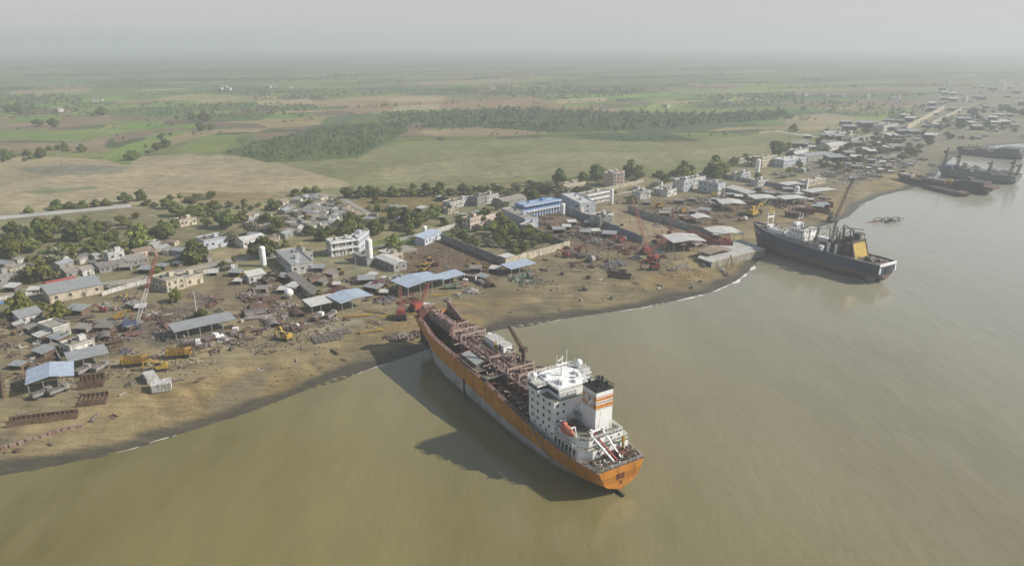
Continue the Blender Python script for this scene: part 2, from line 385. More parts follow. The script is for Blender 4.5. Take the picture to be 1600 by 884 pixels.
def build_ground():
    NA, NR = 780, 820
    ang = np.radians(np.linspace(-54, 54, NA)); rad = 70 * np.power(13000 / 70, np.linspace(0, 1, NR))
    A, Rr = np.meshgrid(ang, rad); x = (Rr * np.sin(A)).ravel(); y = (Rr * np.cos(A)).ravel(); r = Rr.ravel()
    d = shore_d(x, y); z = height(x, y, d)
    # far parcels: strips of fields of unequal length
    a = R(-9); xr = x * math.cos(a) - y * math.sin(a); yr = x * math.sin(a) + y * math.cos(a)
    xr = xr + (vnoise(x, y, 260, 21) - .5) * 120; yr = yr + (vnoise(x, y, 330, 22) - .5) * 110
    def hsh(i, j, k):
        q = np.sin(i * 12.9898 + j * 78.233 + k * 37.719) * 43758.5453; return q - np.floor(q)
    row = np.floor(yr / 95); w = 130 + 260 * hsh(row, 3, 1); colj = np.floor(xr / w + hsh(row, 1, 2) * 5)
    hv = hsh(row, colj, 5); pal = np.array([(.09, .125, .045), (.14, .19, .06), (.29, .23, .145), (.2, .15, .105), (.19, .215, .085), (.07, .1, .04), (.17, .21, .07), (.1, .13, .055)])
    far = pal[(hv * 8).astype(int) % 8] * (.85 + .3 * hsh(row, colj, 9))[:, None]
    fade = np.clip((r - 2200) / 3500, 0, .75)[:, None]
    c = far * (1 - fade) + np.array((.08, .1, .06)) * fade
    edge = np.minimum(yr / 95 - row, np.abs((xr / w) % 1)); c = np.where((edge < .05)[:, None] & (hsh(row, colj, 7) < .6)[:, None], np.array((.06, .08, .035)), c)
    jx = (vnoise(x, y, 30, 31) - .5) * 16 + (vnoise(x, y, 8, 33) - .5) * 5; jy = (vnoise(x, y, 30, 32) - .5) * 16 + (vnoise(x, y, 8, 34) - .5) * 5
    k = np.clip(r / 700, .25, .7); jx *= k * .7; jy *= k * .7
    prnd = random.Random(12); plots = []
    for _ in range(95):        # small crop plots
        u = prnd.uniform(-40, 1250); v = prnd.uniform(112, 206); k_ = (v - 60) / 130; l = prnd.uniform(50, 150) * (.6 + k_); t_ = prnd.uniform(3, 9) * k_; s_ = prnd.uniform(-40, 30) * k_
        plots.append(([(u, v), (u + l, v - l * .035), (u + l + s_, v + t_ - l * .035), (u + s_, v + t_)], prnd.choice([(.2, .28, .07), (.17, .24, .065), (.24, .28, .09), (.3, .24, .15), (.33, .28, .18), (.2, .15, .11), (.12, .16, .055), (.1, .13, .05), (.14, .2, .06)])))
    top = []
    for _ in range(46):
        u = prnd.uniform(-30, 620) if prnd.random() < .7 else prnd.uniform(860, 1200); v = prnd.uniform(150, 200) if u < 640 else prnd.uniform(146, 166); l = prnd.uniform(30, 90); t_ = prnd.uniform(3, 8); s_ = prnd.uniform(-30, 8)
        if 330 < u + l / 2 < 660 and v > 188: continue
        top.append(([(u, v), (u + l, v - l * .04), (u + l + s_, v + t_ - l * .04), (u + s_, v + t_)], prnd.choice([(.18, .29, .06), (.15, .24, .05), (.24, .3, .08), (.34, .26, .15), (.4, .34, .22), (.16, .11, .085), (.08, .13, .04)])))
    for px, colr in plots + FIELDS[:6] + FIELDS[6:27] + top + FIELDS[27:]:
        poly = [(P(u, v, 2.4).x, P(u, v, 2.4).y) for u, v in px]
        m = inside(x + jx, y + jy, poly); c[m] = colr
    # beach: ochre sand, darker and greyer where the tide wets it
    db = d + (vnoise(x, y, 22, 41) - .5) * 16
    sand = np.array((.285, .208, .105)); pale = np.array((.28, .245, .165)); t = vnoise(x, y, 35, 42)[:, None]
    sandc = sand * t + pale * (1 - t); sandc = np.where((vnoise(x, y, 10, 43) > .66)[:, None], sandc * .84, sandc)
    f = np.clip((40 - db) / 12, 0, 1)[:, None] * (d > -5)[:, None] * (y < 700)[:, None]; c = c * (1 - f) + sandc * f
    grey = np.array((.17, .15, .115)); f = np.clip((vnoise(x, y, 13, 45) - .5) * 5, 0, 1)[:, None] * np.clip((26 - db) / 8, 0, 1)[:, None] * .75; c = c * (1 - f) + grey * f
    wet = np.clip((8.5 + (vnoise(x, y, 9, 46) - .5) * 4 - d) / 4, 0, 1)
    c = c * (1 - wet[:, None]) + np.array((.095, .084, .063)) * wet[:, None]
    c *= .96; c[:, 2] *= .94; c[:, :] *= (.86 + .28 * vnoise(x, y, 55, 47) * 1.0)[:, None]
    # soil mottling of the worked yards: oil-dark and bleached patches
    yard = (r < 900) & (d > 20)
    mott = .72 + .5 * vnoise(x, y, 6, 48) * (.6 + .4 * vnoise(x, y, 2.5, 49)); c[yard] *= mott[yard][:, None] + .08
    me = bpy.data.meshes.new('ground')
    idx = np.arange(NA * NR).reshape(NR, NA)
    q = np.stack([idx[:-1, :-1], idx[:-1, 1:], idx[1:, 1:], idx[1:, :-1]], -1).reshape(-1, 4)[:, ::-1]
    me.vertices.add(len(x)); me.vertices.foreach_set('co', np.stack([x, y, z], 1).ravel().astype('f4'))
    me.loops.add(q.size); me.loops.foreach_set('vertex_index', q.ravel().astype('i4'))
    me.polygons.add(len(q)); me.polygons.foreach_set('loop_start', np.arange(0, q.size, 4).astype('i4'))
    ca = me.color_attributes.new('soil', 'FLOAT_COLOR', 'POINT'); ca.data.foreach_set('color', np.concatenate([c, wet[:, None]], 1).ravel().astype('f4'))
    me.update(calc_edges=True); me.validate()
    o = bpy.data.objects.new('ground', me); COL.objects.link(o); structure(o)
    k = NT('soil'); at = k.add('ShaderNodeVertexColor', layer_name='soil'); ge = k.add('ShaderNodeNewGeometry'); co = ge.outputs['Position']
    n1 = k.noise(.9, 6, .75, co); n2 = k.noise(.09, 5, .65, co); n3 = k.noise(.012, 4, .6, co)
    c1 = k.mix(1.0, at.outputs['Color'], k.ramp(n1, .3, .75, (.62, .62, .62), (1.28, 1.26, 1.22)), 'MULTIPLY')
    c1 = k.mix(1.0, c1, k.ramp(n2, .3, .72, (.84, .85, .84), (1.12, 1.1, 1.08)), 'MULTIPLY')
    c1 = k.mix(1.0, c1, k.ramp(n3, .3, .7, (.86, .88, .84), (1.1, 1.08, 1.06)), 'MULTIPLY')
    mp = k.add('ShaderNodeMapping'); mp.inputs['Rotation'].default_value = (0, 0, R(-38)); mp.inputs['Scale'].default_value = (.035, .5, 1); k.l(co, mp.inputs['Vector'])     # wheel tracks and tide lines
    c1 = k.mix(1.0, c1, k.ramp(k.noise(1, 4, .7, mp.outputs['Vector']), .32, .7, (.86, .85, .84), (1.12, 1.11, 1.09)), 'MULTIPLY')
    m2 = k.add('ShaderNodeMapping'); m2.inputs['Rotation'].default_value = (0, 0, R(-118)); m2.inputs['Scale'].default_value = (.05, .34, 1); k.l(co, m2.inputs['Vector'])   # drag channels down the beach
    c1 = k.mix(1.0, c1, k.ramp(k.noise(1, 4, .7, m2.outputs['Vector']), .36, .62, (.8, .79, .78), (1.14, 1.14, 1.12)), 'MULTIPLY')
    k.l(c1, k.b.inputs['Base Color'])
    k.l(k.math('SUBTRACT', .95, k.math('MULTIPLY', at.outputs['Alpha'], .55)), k.b.inputs['Roughness']); k.b.inputs['Specular IOR Level'].default_value = .25
    bp = k.add('ShaderNodeBump'); bp.inputs['Strength'].default_value = .6; bp.inputs['Distance'].default_value = .35
    k.l(n1, bp.inputs['Height']); k.l(bp.outputs['Normal'], k.b.inputs['Normal'])
    me.materials.append(k.m)
    return o
build_ground()

def build_sea():
    b = MB(); b.add([(-11000, -11000, 0), (11000, -11000, 0), (11000, 11000, 0), (-11000, 11000, 0)], [(0, 1, 2, 3)])
    k = NT('muddy_water'); ge = k.add('ShaderNodeNewGeometry'); co = ge.outputs['Position']
    mp = k.add('ShaderNodeMapping'); mp.inputs['Rotation'].default_value = (0, 0, R(25)); mp.inputs['Scale'].default_value = (1, .35, 1); k.l(co, mp.inputs['Vector'])
    silt = k.noise(.012, 6, .62, mp.outputs['Vector']); fine = k.noise(.07, 5, .6, mp.outputs['Vector'])
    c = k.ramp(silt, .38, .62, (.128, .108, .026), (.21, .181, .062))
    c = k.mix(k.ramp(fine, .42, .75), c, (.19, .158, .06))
    xyz = k.add('ShaderNodeSeparateXYZ'); k.l(co, xyz.inputs[0])      # silt and sky reflection put into the colour, paler towards the bay head
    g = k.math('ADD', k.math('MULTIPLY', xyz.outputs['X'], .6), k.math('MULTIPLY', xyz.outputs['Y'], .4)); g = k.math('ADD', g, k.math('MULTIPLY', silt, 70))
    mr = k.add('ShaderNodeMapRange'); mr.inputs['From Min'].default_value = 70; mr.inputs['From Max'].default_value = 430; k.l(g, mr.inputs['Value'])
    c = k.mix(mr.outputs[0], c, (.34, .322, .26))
    k.l(c, k.b.inputs['Base Color'])
    k.l(k.math('ADD', k.math('MULTIPLY', silt, .1), .07), k.b.inputs['Roughness']); k.b.inputs['IOR'].default_value = 1.52
    w1 = k.noise(.55, 4, .6, mp.outputs['Vector']); w2 = k.noise(.05, 3, .5, co)
    w3 = k.noise(.16, 4, .6, mp.outputs['Vector']); h = k.math('ADD', k.math('ADD', k.math('MULTIPLY', w1, .3), w2), k.math('MULTIPLY', w3, .8))
    bp = k.add('ShaderNodeBump'); bp.inputs['Strength'].default_value = .6; bp.inputs['Distance'].default_value = .5
    k.l(h, bp.inputs['Height']); k.l(bp.outputs['Normal'], k.b.inputs['Normal'])
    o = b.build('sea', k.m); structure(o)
build_sea()

def ribbon(name, px, w, m, z=.04, grp=None):
    "a road draped on the ground"
    pts = [G(u, v) for u, v in px]; fine = []
    for a, b2 in zip(pts, pts[1:]):
        n = max(1, int((b2 - a).length / 6)); fine += [a.lerp(b2, i / n) for i in range(n)]
    fine.append(pts[-1]); b = MB(); vs = []; fs = []
    for i, p in enumerate(fine):
        t = (fine[min(i + 1, len(fine) - 1)] - fine[max(i - 1, 0)]); t.z = 0; t.normalize(); s = Vector((-t.y, t.x, 0))
        ww = w * (.9 + .2 * random.random())
        for q in (-.5, 0, .5):
            e = p + s * ww * q; vs.append((e.x, e.y, max(gz(e.x, e.y), 2.2) + z + .25))
        if i: a = 3 * (i - 1); fs += [(a, a + 1, a + 4, a + 3), (a + 1, a + 2, a + 5, a + 4)]
    b.add(vs, fs); return structure(b.build(name, m))
ribbon('road', [(-300, 366), (0, 341), (110, 331), (205, 322)], 13, 'road')
ribbon('street', [(-200, 497), (0, 466), (100, 452), (200, 440), (300, 421), (360, 407), (440, 400)], 9, 'street')
ribbon('lane', [(515, 402), (600, 385), (640, 370), (700, 358), (760, 348), (820, 334), (880, 316), (960, 305), (1040, 290), (1120, 276)], 6, 'street')
ribbon('path', [(470, 300), (530, 308), (560, 325), (585, 338)], 5, 'street')
ribbon('far_road', [(1210, 205), (1260, 213), (1330, 217), (1380, 209)], 9, 'road')
ribbon('country_road', [(220, 142), (290, 139)], 26, 'road')

def build_foam():
    pts = []
    for a, b2 in zip(SHORE[2:28], SHORE[3:29]):
        n = max(1, int(np.hypot(*(b2 - a)) / 1.5)); pts += [a + (b2 - a) * i / n for i in range(n)]
    pts = np.array(pts); b = MB()
    # follow the rendered waterline: step along the normal until the ground meets the water
    nrm = np.gradient(pts, axis=0); nrm = np.stack([-nrm[:, 1], nrm[:, 0]], 1); nrm /= np.linalg.norm(nrm, axis=1)[:, None]
    off = np.arange(-6, 6, .25); X = pts[:, None, 0] + nrm[:, None, 0] * off; Y = pts[:, None, 1] + nrm[:, None, 1] * off
    dd = shore_d(X.ravel(), Y.ravel()).reshape(X.shape); o = off[np.argmin(np.abs(dd), 1)]
    o = np.convolve(o, np.ones(5) / 5, 'same'); w = pts + nrm * (o - .2)[:, None]
    amp = vnoise(w[:, 0], w[:, 1], 22, 61); vs = []; fs = []
    on = (amp > .62) | ((w[:, 0] > 40) & (w[:, 0] < 128)); fr = vnoise(w[:, 0], w[:, 1], 7, 63) * (.5 + vnoise(w[:, 0], w[:, 1], 2.2, 64))
    for i in range(len(w) - 1):
        if not (on[i] and on[i + 1]): continue
        wd = .12 + max(0, fr[i] - .35) * (2.6 if w[i, 0] > 70 else .8)
        wd2 = .12 + max(0, fr[i + 1] - .35) * (2.6 if w[i + 1, 0] > 70 else .8)
        j = len(vs); n1 = nrm[i]; n2 = nrm[i + 1]
        vs += [(*(w[i] - n1 * wd), .03), (*(w[i + 1] - n2 * wd2), .03), (*(w[i + 1] + n2 * wd2 * .4), .03), (*(w[i] + n1 * wd * .4), .03)]; fs.append((j, j + 1, j + 2, j + 3))
    b.add(vs, fs); o = b.build('foam', 'foam'); o['kind'] = 'stuff'; o['label'] = 'thin white surf line along the muddy beach'
build_foam()

# haze: one closed box round everything below the sky
hz = MB(); hz.bb(-13500, 13500, -13500, 13500, -5.2, 168); ho = hz.build('haze', 'white'); ho['kind'] = 'stuff'; ho['label'] = 'pale grey haze over the plain'
hm = bpy.data.materials.new('haze_air'); hm.use_nodes = True; hm.node_tree.nodes.clear()
vo = hm.node_tree.nodes.new('ShaderNodeVolumePrincipled'); om = hm.node_tree.nodes.new('ShaderNodeOutputMaterial')
vo.inputs['Density'].default_value = .00031; vo.inputs['Color'].default_value = (.74, .8, .815, 1); vo.inputs['Anisotropy'].default_value = .12
hm.node_tree.links.new(vo.outputs[0], om.inputs['Volume']); ho.data.materials.clear(); ho.data.materials.append(hm)

# world, sun, camera
SUN_AZ, SUN_EL = R(-4), R(36)       # measured from +x, towards +y
W = bpy.data.worlds.new('World'); SC.world = W; W.use_nodes = True
bg = W.node_tree.nodes['Background']; sky = W.node_tree.nodes.new('ShaderNodeTexSky'); sky.sky_type = 'NISHITA'; sky.sun_disc = False
sky.sun_elevation = SUN_EL; sky.sun_rotation = R(90) - SUN_AZ; sky.air_density = 1.0; sky.dust_density = 1.5; sky.ozone_density = 1.0; sky.altitude = 0
mx = W.node_tree.nodes.new('ShaderNodeMix'); mx.data_type = 'RGBA'; mx.inputs[7].default_value = (6.4, 6.25, 6.5, 1); wtc = W.node_tree.nodes.new('ShaderNodeTexCoord'); wx = W.node_tree.nodes.new('ShaderNodeSeparateXYZ'); wm = W.node_tree.nodes.new('ShaderNodeMapRange'); wm.inputs['From Min'].default_value = .02; wm.inputs['From Max'].default_value = .3; wm.inputs['To Min'].default_value = .8; wm.inputs['To Max'].default_value = .1
W.node_tree.links.new(wtc.outputs['Generated'], wx.inputs[0]); W.node_tree.links.new(wx.outputs['Z'], wm.inputs['Value']); W.node_tree.links.new(wm.outputs[0], mx.inputs[0])    # thin overcast dust over the clear sky
W.node_tree.links.new(sky.outputs[0], mx.inputs[6]); W.node_tree.links.new(mx.outputs[2], bg.inputs['Color']); bg.inputs['Strength'].default_value = .095
sl = bpy.data.lights.new('sun', 'SUN'); sl.energy = 5.0; sl.angle = R(.53); sl.color = (1, .95, .86); so = bpy.data.objects.new('sun', sl); COL.objects.link(so)
sd = Vector((math.cos(SUN_AZ) * math.cos(SUN_EL), math.sin(SUN_AZ) * math.cos(SUN_EL), math.sin(SUN_EL)))
so.rotation_euler = (-sd).to_track_quat('-Z', 'Y').to_euler(); so.location = (300, 0, 300)
cam = bpy.data.cameras.new('camera'); cam.sensor_width = 36; cam.lens = F / 1600 * 36; cam.clip_start = 1; cam.clip_end = 60000
co_ = bpy.data.objects.new('camera', cam); COL.objects.link(co_); co_.location = (0, 0, CAMZ); co_.rotation_euler = (math.pi / 2 - PIT, 0, 0); SC.camera = co_
SC.view_settings.view_transform = 'Standard'; SC.view_settings.look = 'None'; SC.view_settings.exposure = .1; SC.view_settings.gamma = 1
SC.render.engine = 'CYCLES'; SC.cycles.use_denoising = True; SC.cycles.max_bounces = 5; SC.cycles.diffuse_bounces = 2; SC.cycles.glossy_bounces = 2; SC.cycles.volume_bounces = 1
SC.cycles.transparent_max_bounces = 4; SC.cycles.use_adaptive_sampling = True; SC.cycles.adaptive_threshold = .02
# ================================================================== SHIPS
def hull_mesh(L, B, T, dz, bow=.25, stern=.12, transom=.8, rise=.16, flare=.5, n=26, stem_rake=.06, bow_blunt=0.0):
    """open-topped hull: x forward from the transom, y to port, z up from the water. dz(s) deck height, T depth below the water.
    returns the mesh builder and the deck-edge curve"""
    b = MB(); K = 9; rows = []; edge = []
    for i in range(n + 1):
        s = i / n
        fb = 1.0
        if s > 1 - bow: q = (s - (1 - bow)) / bow; fb = max((1 - q ** 2.2), bow_blunt)
        if s < stern: q = 1 - s / stern; fb = min(fb, 1 - (1 - transom) * q ** 2)
        fw = 1.0
        if s > 1 - bow * 1.5: q = (s - (1 - bow * 1.5)) / (bow * 1.5); fw = max(1 - q ** 1.8, .02)
        if s < stern * 2.2: q = 1 - s / (stern * 2.2); fw = min(fw, 1 - .9 * q ** 1.5)
        keel = -T
        if s < rise: q = 1 - s / rise; keel = -T + (T + 1.6) * q ** 1.4
        zd = dz(s); row = []
        for k in range(K):
            t = k / (K - 1); z = keel + (zd - keel) * t
            u = min(1, max(0, (z + T) / (zd + T))); full = (1 - (1 - min(1, t * 2.6)) ** 2.4)
            if s < rise: full = full ** (1 + .6 * (1 - s / rise))
            half = B / 2 * (fw + (fb - fw) * u ** flare) * (full if k else 0)
            x = s * L + (stem_rake * L * (u - 1) * max(0, (s - .8) / .2) ** 1.5)
            row.append((x, half, z))
        rows.append(row); edge.append((row[-1][0], row[-1][1], zd))
    vs = []; fs = []; W2 = 2 * K - 1
    for row in rows:
        vs += [(x, -y, z) for x, y, z in row[::-1]] + [(x, y, z) for x, y, z in row[1:]]
    for i in range(n):
        for j in range(W2 - 1):
            a = i * W2 + j; fs.append((a, a + W2, a + W2 + 1, a + 1))
    fs.append(tuple(range(W2))); fs.append(tuple(range(n * W2 + W2 - 1, n * W2 - 1, -1)))
    b.add(vs, fs); return b, edge

def band_mat(name, upper, lower, zline, tilt=0.0, stripe=None, streak=(.12, .05, .03), patch=None):
    "hull paint: two bands met at a waterline that slopes along the hull, with rust streaks, scrapes and plate seams"
    k = NT(name); tc = k.add('ShaderNodeTexCoord'); co = tc.outputs['Object']; sp = k.add('ShaderNodeSeparateXYZ'); k.l(co, sp.inputs[0])
    n = k.noise(.12, 5, .65, co); fine = k.noise(.9, 5, .7, co)
    z = k.math('ADD', sp.outputs['Z'], k.math('MULTIPLY', sp.outputs['X'], tilt))
    z = k.math('ADD', z, k.math('MULTIPLY', k.math('SUBTRACT', n, .5), .5))
    f = k.math('MULTIPLY', k.math('SUBTRACT', z, zline - .12), 4.0)
    cl = k.add('ShaderNodeClamp'); k.l(f, cl.inputs[0])
    up = k.ramp(n, .3, .72, tuple(c * .72 for c in upper), tuple(min(1, c * 1.15) for c in upper))
    lo = k.ramp(n, .3, .72, tuple(c * .7 for c in lower), tuple(min(1, c * 1.2) for c in lower))
    c = k.mix(cl.outputs[0], lo, up)
    if stripe:
        d = k.math('ABSOLUTE', k.math('SUBTRACT', z, zline)); c = k.mix(k.math('LESS_THAN', d, stripe[1]), c, stripe[0])
    mp = k.add('ShaderNodeMapping'); mp.inputs['Scale'].default_value = (1, 1, .08); k.l(co, mp.inputs['Vector'])
    st = k.noise(.75, 6, .7, mp.outputs['Vector']); c = k.mix(k.math('MULTIPLY', k.ramp(st, .5, .68), .72), c, streak)
    br = k.add('ShaderNodeTexBrick'); br.inputs['Scale'].default_value = .11; br.inputs['Mortar Size'].default_value = .008
    br.inputs['Color1'].default_value = (1, 1, 1, 1); br.inputs['Color2'].default_value = (.88, .88, .9, 1); br.inputs['Mortar'].default_value = (.7, .66, .62, 1)
    m2 = k.add('ShaderNodeMapping'); m2.inputs['Rotation'].default_value = (R(90), 0, 0); k.l(co, m2.inputs['Vector']); k.l(m2.outputs['Vector'], br.inputs['Vector'])
    c = k.mix(1, c, br.outputs['Color'], 'MULTIPLY'); c = k.mix(k.math('MULTIPLY', k.ramp(fine, .6, .8), .4), c, tuple(x * .5 for x in upper))
    k.l(c, k.b.inputs['Base Color']); k.b.inputs['Roughness'].default_value = .55
    return k.m

def rail(b, pts, h=1.05, step=2.2, t=.07, mi=0):
    for p, q in zip(pts, pts[1:]):
        p = Vector(p); q = Vector(q); n = max(1, round((q - p).length / step))
        for k in (h, h * .55): b.beam(p + Vector((0, 0, k)), q + Vector((0, 0, k)), t, mi)
        for i in range(n + 1): o = p.lerp(q, i / n); b.beam(o, o + Vector((0, 0, h)), t, mi)

def debris(b, x0, x1, y0, y1, z, n, mats, rnd, big=1.6, zr=1.2):
    for _ in range(n):
        c = (rnd.uniform(x0, x1), rnd.uniform(y0, y1), z + rnd.uniform(0, zr)); m = rnd.randrange(mats); k = rnd.random()
        if k < .4: b.box(c, (rnd.uniform(.3, big), rnd.uniform(.2, big * .7), rnd.uniform(.1, .9)), rnd.uniform(0, 3.1), m, (rnd.uniform(-.5, .5), rnd.uniform(-.5, .5)))
        elif k < .75:
            d = Vector((rnd.uniform(-1, 1), rnd.uniform(-1, 1), rnd.uniform(-.3, .6))) * big * 1.3; b.beam(c, Vector(c) + d, rnd.uniform(.1, .28), m)
        else: b.tube(c, Vector(c) + Vector((rnd.uniform(-1, 1), rnd.uniform(-1, 1), rnd.uniform(0, .8))) * big, rnd.uniform(.12, .4), 7, m)

PORT = None
def porthole_unit():
    b = MB(); b.box((0, .03, 0), (.95, .06, 1.05), 0, 0); b.box((0, .075, 0), (.7, .04, .8), 0, 1); return b

def windows_on(parent, spots, unit, mats, name='window'):
    "one shared pane-and-frame mesh, a child object per window: spots are (x, y, z, facing angle, scale)"
    first = None
    for x, y, z, a, s in spots:
        if first is None: first = unit.build(name, mats, parent); o = first
        else: o = first.copy(); COL.objects.link(o); o.parent = parent
        o.location = (x, y, z); o.rotation_euler = (0, 0, a); o.scale = (s, 1, s)

M['redrust'] = mat('red_lead_dark', (.13, .042, .034), .85, var=.5, scale=.5, stain=(.3, .2, .17), amount=.3)
M['redrust_shade'] = mat('shaded_hold_rust', (.06, .03, .024), .9, var=.5, scale=.4, stain=(.14, .06, .045), amount=.4)  # rust darkened to carry the shade inside the hold
M['palerust'] = mat('pale_rust', (.46, .34, .29), .85, var=.35, scale=.6, stain=(.2, .09, .07), amount=.4)
def tanker():
    rnd = random.Random(3)
    L, B = 121.0, 19.5; a = P(972, 727, 9.2); f = P(697, 503, 16)
    rz = math.atan2(f.y - a.y, f.x - a.x)
    t = empty('tanker_ship', (a.x, a.y, 0), rz)
    tag(t, 'large orange tanker beached bow first, deck cut open and white bridge at the stern', 'ship', mark='orange ship')
    dz = lambda s: 9.2 + 2.8 * min(1, max(0, (s - .2) / .3)) ** 1.2 + 3.6 * max(0, (s - .35) / .65) ** 1.3
    hb, edge = hull_mesh(L, B, 3.0, dz, bow=.2, stern=.16, transom=.82, rise=.17, bow_blunt=.74, stem_rake=.05, flare=.75)
    hm_ = band_mat('tanker_hull_paint', (.62, .245, .022), (.47, .44, .445), 1.6, -.066, None, (.2, .075, .03))
    hull = hb.build('hull', hm_, t, True)
    for p in hull.data.polygons[-2:]: p.use_smooth = False
    # dark vertical scrape where a tug fender rubbed, and the rubbing strake along the side
    for sg in (1, -1):
        rub = MB()
        for (x0, y0, z0), (x1, y1, z1) in zip(edge, edge[1:]): rub.beam((x0, sg * (y0 + .06), z0 - .1), (x1, sg * (y1 + .06), z1 - .1), .34)
        rub.build('gunwale', 'pinkrust', t)
    # rudder and skeg below the transom
    b = MB(); b.profile([(-1.6, .6), (1.8, .9), (2.6, -2.5), (-.9, -2.5)], -.28, .28); b.build('rudder', 'hulk', t)
    b = MB(); b.profile([(1.2, 1.6), (12, -.5), (12, -2.6), (3.2, -2.6)], -.6, .6); b.build('skeg', 'hulk', t)
    # inner lining and hold floor (x 42..118)
    EX = np.array([e[0] for e in edge]); EY = np.array([e[1] for e in edge]); EZ = np.array([e[2] for e in edge])
    hw = lambda x: float(np.interp(x, EX, EY)); hz_ = lambda x: float(np.interp(x, EX, EZ))
    b = MB(); X = [34.5, 43, 52, 60, 68, 76, 84, 92, 100, 108, 114, 119.3]
    for x0, x1 in zip(X, X[1:]):
        for sg in (1, -1):
            y0, y1 = sg * (hw(x0) - 1.5), sg * (hw(x1) - 1.5)
            b.add([(x0, y0, 4.2), (x1, y1, 4.2), (x1, y1, hz_(x1) - .25), (x0, y0, hz_(x0) - .25)], [(0, 1, 2, 3)], 0)
            b.add([(x0, y0, hz_(x0) - .25), (x1, y1, hz_(x1) - .25), (x1, sg * (hw(x1) - .05), hz_(x1) - .25), (x0, sg * (hw(x0) - .05), hz_(x0) - .25)], [(0, 1, 2, 3)], 1)
            for k in range(4):   # web frames inside the side tank
                xx = x0 + (x1 - x0) * (k + .5) / 4; yy = sg * (hw(xx) - 1.75); b.beam((xx, yy, 4.2), (xx, yy, hz_(xx) - .3), .35, 0)
        b.add([(x0, -hw(x0) + 1.5, 4.2), (x1, -hw(x1) + 1.5, 4.2), (x1, hw(x1) - 1.5, 4.2), (x0, hw(x0) - 1.5, 4.2)], [(0, 1, 2, 3)], 0)
    b.build('hold', ['redrust_shade', 'redrust'], t)
    b = MB()
    for x in (35, 58.5, 61, 77, 83, 99, 117): b = MB(); b.bb(x - .15, x + .15, -hw(x) + 1.5, hw(x) - 1.5, 4.2, hz_(x) - (.2 if x != 99 else 2.2)); b.build('bulkhead', ['redrust'], t)
    # raised centre trunk: a fat half cylinder at the bow, walkway on girders behind it
    b = MB(); prof = [(math.cos(q) * 2.15, 3.0 + math.sin(q) * 1.9) for q in [math.pi * i / 10 for i in range(11)]]
    prof = [(2.15, 1.4)] + prof + [(-2.15, 1.4)]; n = len(prof)
    for x0, x1, yc in ((98, 117.5, .5),):
        vs = [(x, yc + y, 12.2 + z - 1.6) for x in (x0, x1) for y, z in prof]
        b.add(vs, [(i, (i + 1) % n, n + (i + 1) % n, n + i) for i in range(n)] + [tuple(range(n)), tuple(range(2 * n - 1, n - 1, -1))])
    for x in np.arange(99.5, 117, 2.6): 
        for i in range(1, 10): 
            q0, q1 = math.pi * i / 11, math.pi * (i + 1) / 11
            b.beam((x, .5 + math.cos(q0) * 2.2, 13.6 + math.sin(q0) * 1.95), (x, .5 + math.cos(q1) * 2.2, 13.6 + math.sin(q1) * 1.95), .2, 0)
    b.build('trunk_tank', ['pinkrust'], t)
    b = MB(); b.bb(98, 117.4, -1.5, 2.5, 2, 12.0); b.build('trunk_skirt', 'redrust_shade', t)  # dark colour stands in for shade along the trunk's lower side
    b = MB()
    for yc in (2.2, -2.4):
        b.bb(35.2, 98, yc - .9, yc + .9, 4.3, 11.6, 0); b.bb(35.2, 98, yc - 1.15, yc + 1.15, 11.6, 11.95, 1)
    for x in np.arange(37, 97, 3.0): b.bb(x - .2, x + .2, -1.25, 1.05, 10.9, 11.5, 1)
    b.build('centre_walkway', ['redrust', 'pinkrust'], t)
    b = MB()
    for yc in (3.25, 1.2, -1.4, -3.4): rail(b, [(36, yc, 11.95), (97, yc, 11.95)], 1.0, 2.4, .11)
    b.build('walkway_railing', 'palerust', t)
    b = MB()
    for k, (yc, zc, r) in enumerate(((1.6, 12.3, .26), (.5, 12.0, .34), (-.6, 12.1, .22), (-1.7, 12.25, .3))): b.tube((36, yc, zc), (96, yc, zc), r, 8, k % 2)
    for x in (41, 50, 57, 66, 80, 88): b.tube((x, -7, 12.0), (x, 6.5, 12.0), .2, 7, 0)
    b.build('deck_pipes', ['palerust', 'rust'], t)
    for x, h_ in ((41, 2.6), (48, 3.2), (55, 2.4), (67, 2.2), (88, 3.0), (94, 2.6), (102, 1.8)):     # thick pipe racks standing across the deck
        b = MB(); y0, y1 = (-6.8, 3.4) if x < 98 else (-7, -1.8)
        for y in (y0, (y0 + y1) / 2, y1): b.beam((x, y, 9.2), (x, y, 12 + h_), .38)
        b.beam((x, y0, 12 + h_), (x, y1, 12 + h_), .45); b.beam((x, y0, 12 + h_ * .4), (x, y1, 12 + h_ * .9), .2); b.tube((x + .3, y0 - .3, 12.2 + h_), (x + 4.5, y0 + .5, 12.2 + h_ * .6), .3, 8); b.build('pipe_rack', 'palerust', t)
    # deck plating that is left: midships platform and the starboard side
    b = MB(); b.bb(62, 88, -9.2, -3.6, 11.2, 11.5, 0); b.bb(66, 81, 3.5, 8.9, 10.2, 10.45, 1); b.bb(58.6, 62, -9.3, 9.3, 10.6, 10.9, 0)
    b.bb(83, 99, -9.3, -6.2, 11.9, 12.15, 0); b.build('deck_plating', ['deckgreen', 'deck'], t)
    b = MB(); b.box((74, 6.2, 11.2), (10.5, 3.4, 1.5), 0, 0); b.box((74, 6.2, 12.05), (10.9, 3.8, .2), 0, 1)
    for x in np.arange(69.1, 79.4, 1.1): b.bb(x - .1, x + .1, 4.4, 8.0, 12.15, 12.3, 1)
    b.build('hatch_cover', ['scrapgrey', 'sheet'], t)
    b = MB(); b.bb(77, 83.5, -8.7, -4.2, 11.5, 14.6, 0); b.bb(76.8, 83.7, -8.9, -4.0, 14.6, 14.85, 1); b.bb(72.3, 75.8, -8.9, -5.4, 11.5, 14.3, 0); b.bb(72.1, 76, -9.1, -5.2, 14.3, 14.5, 1)
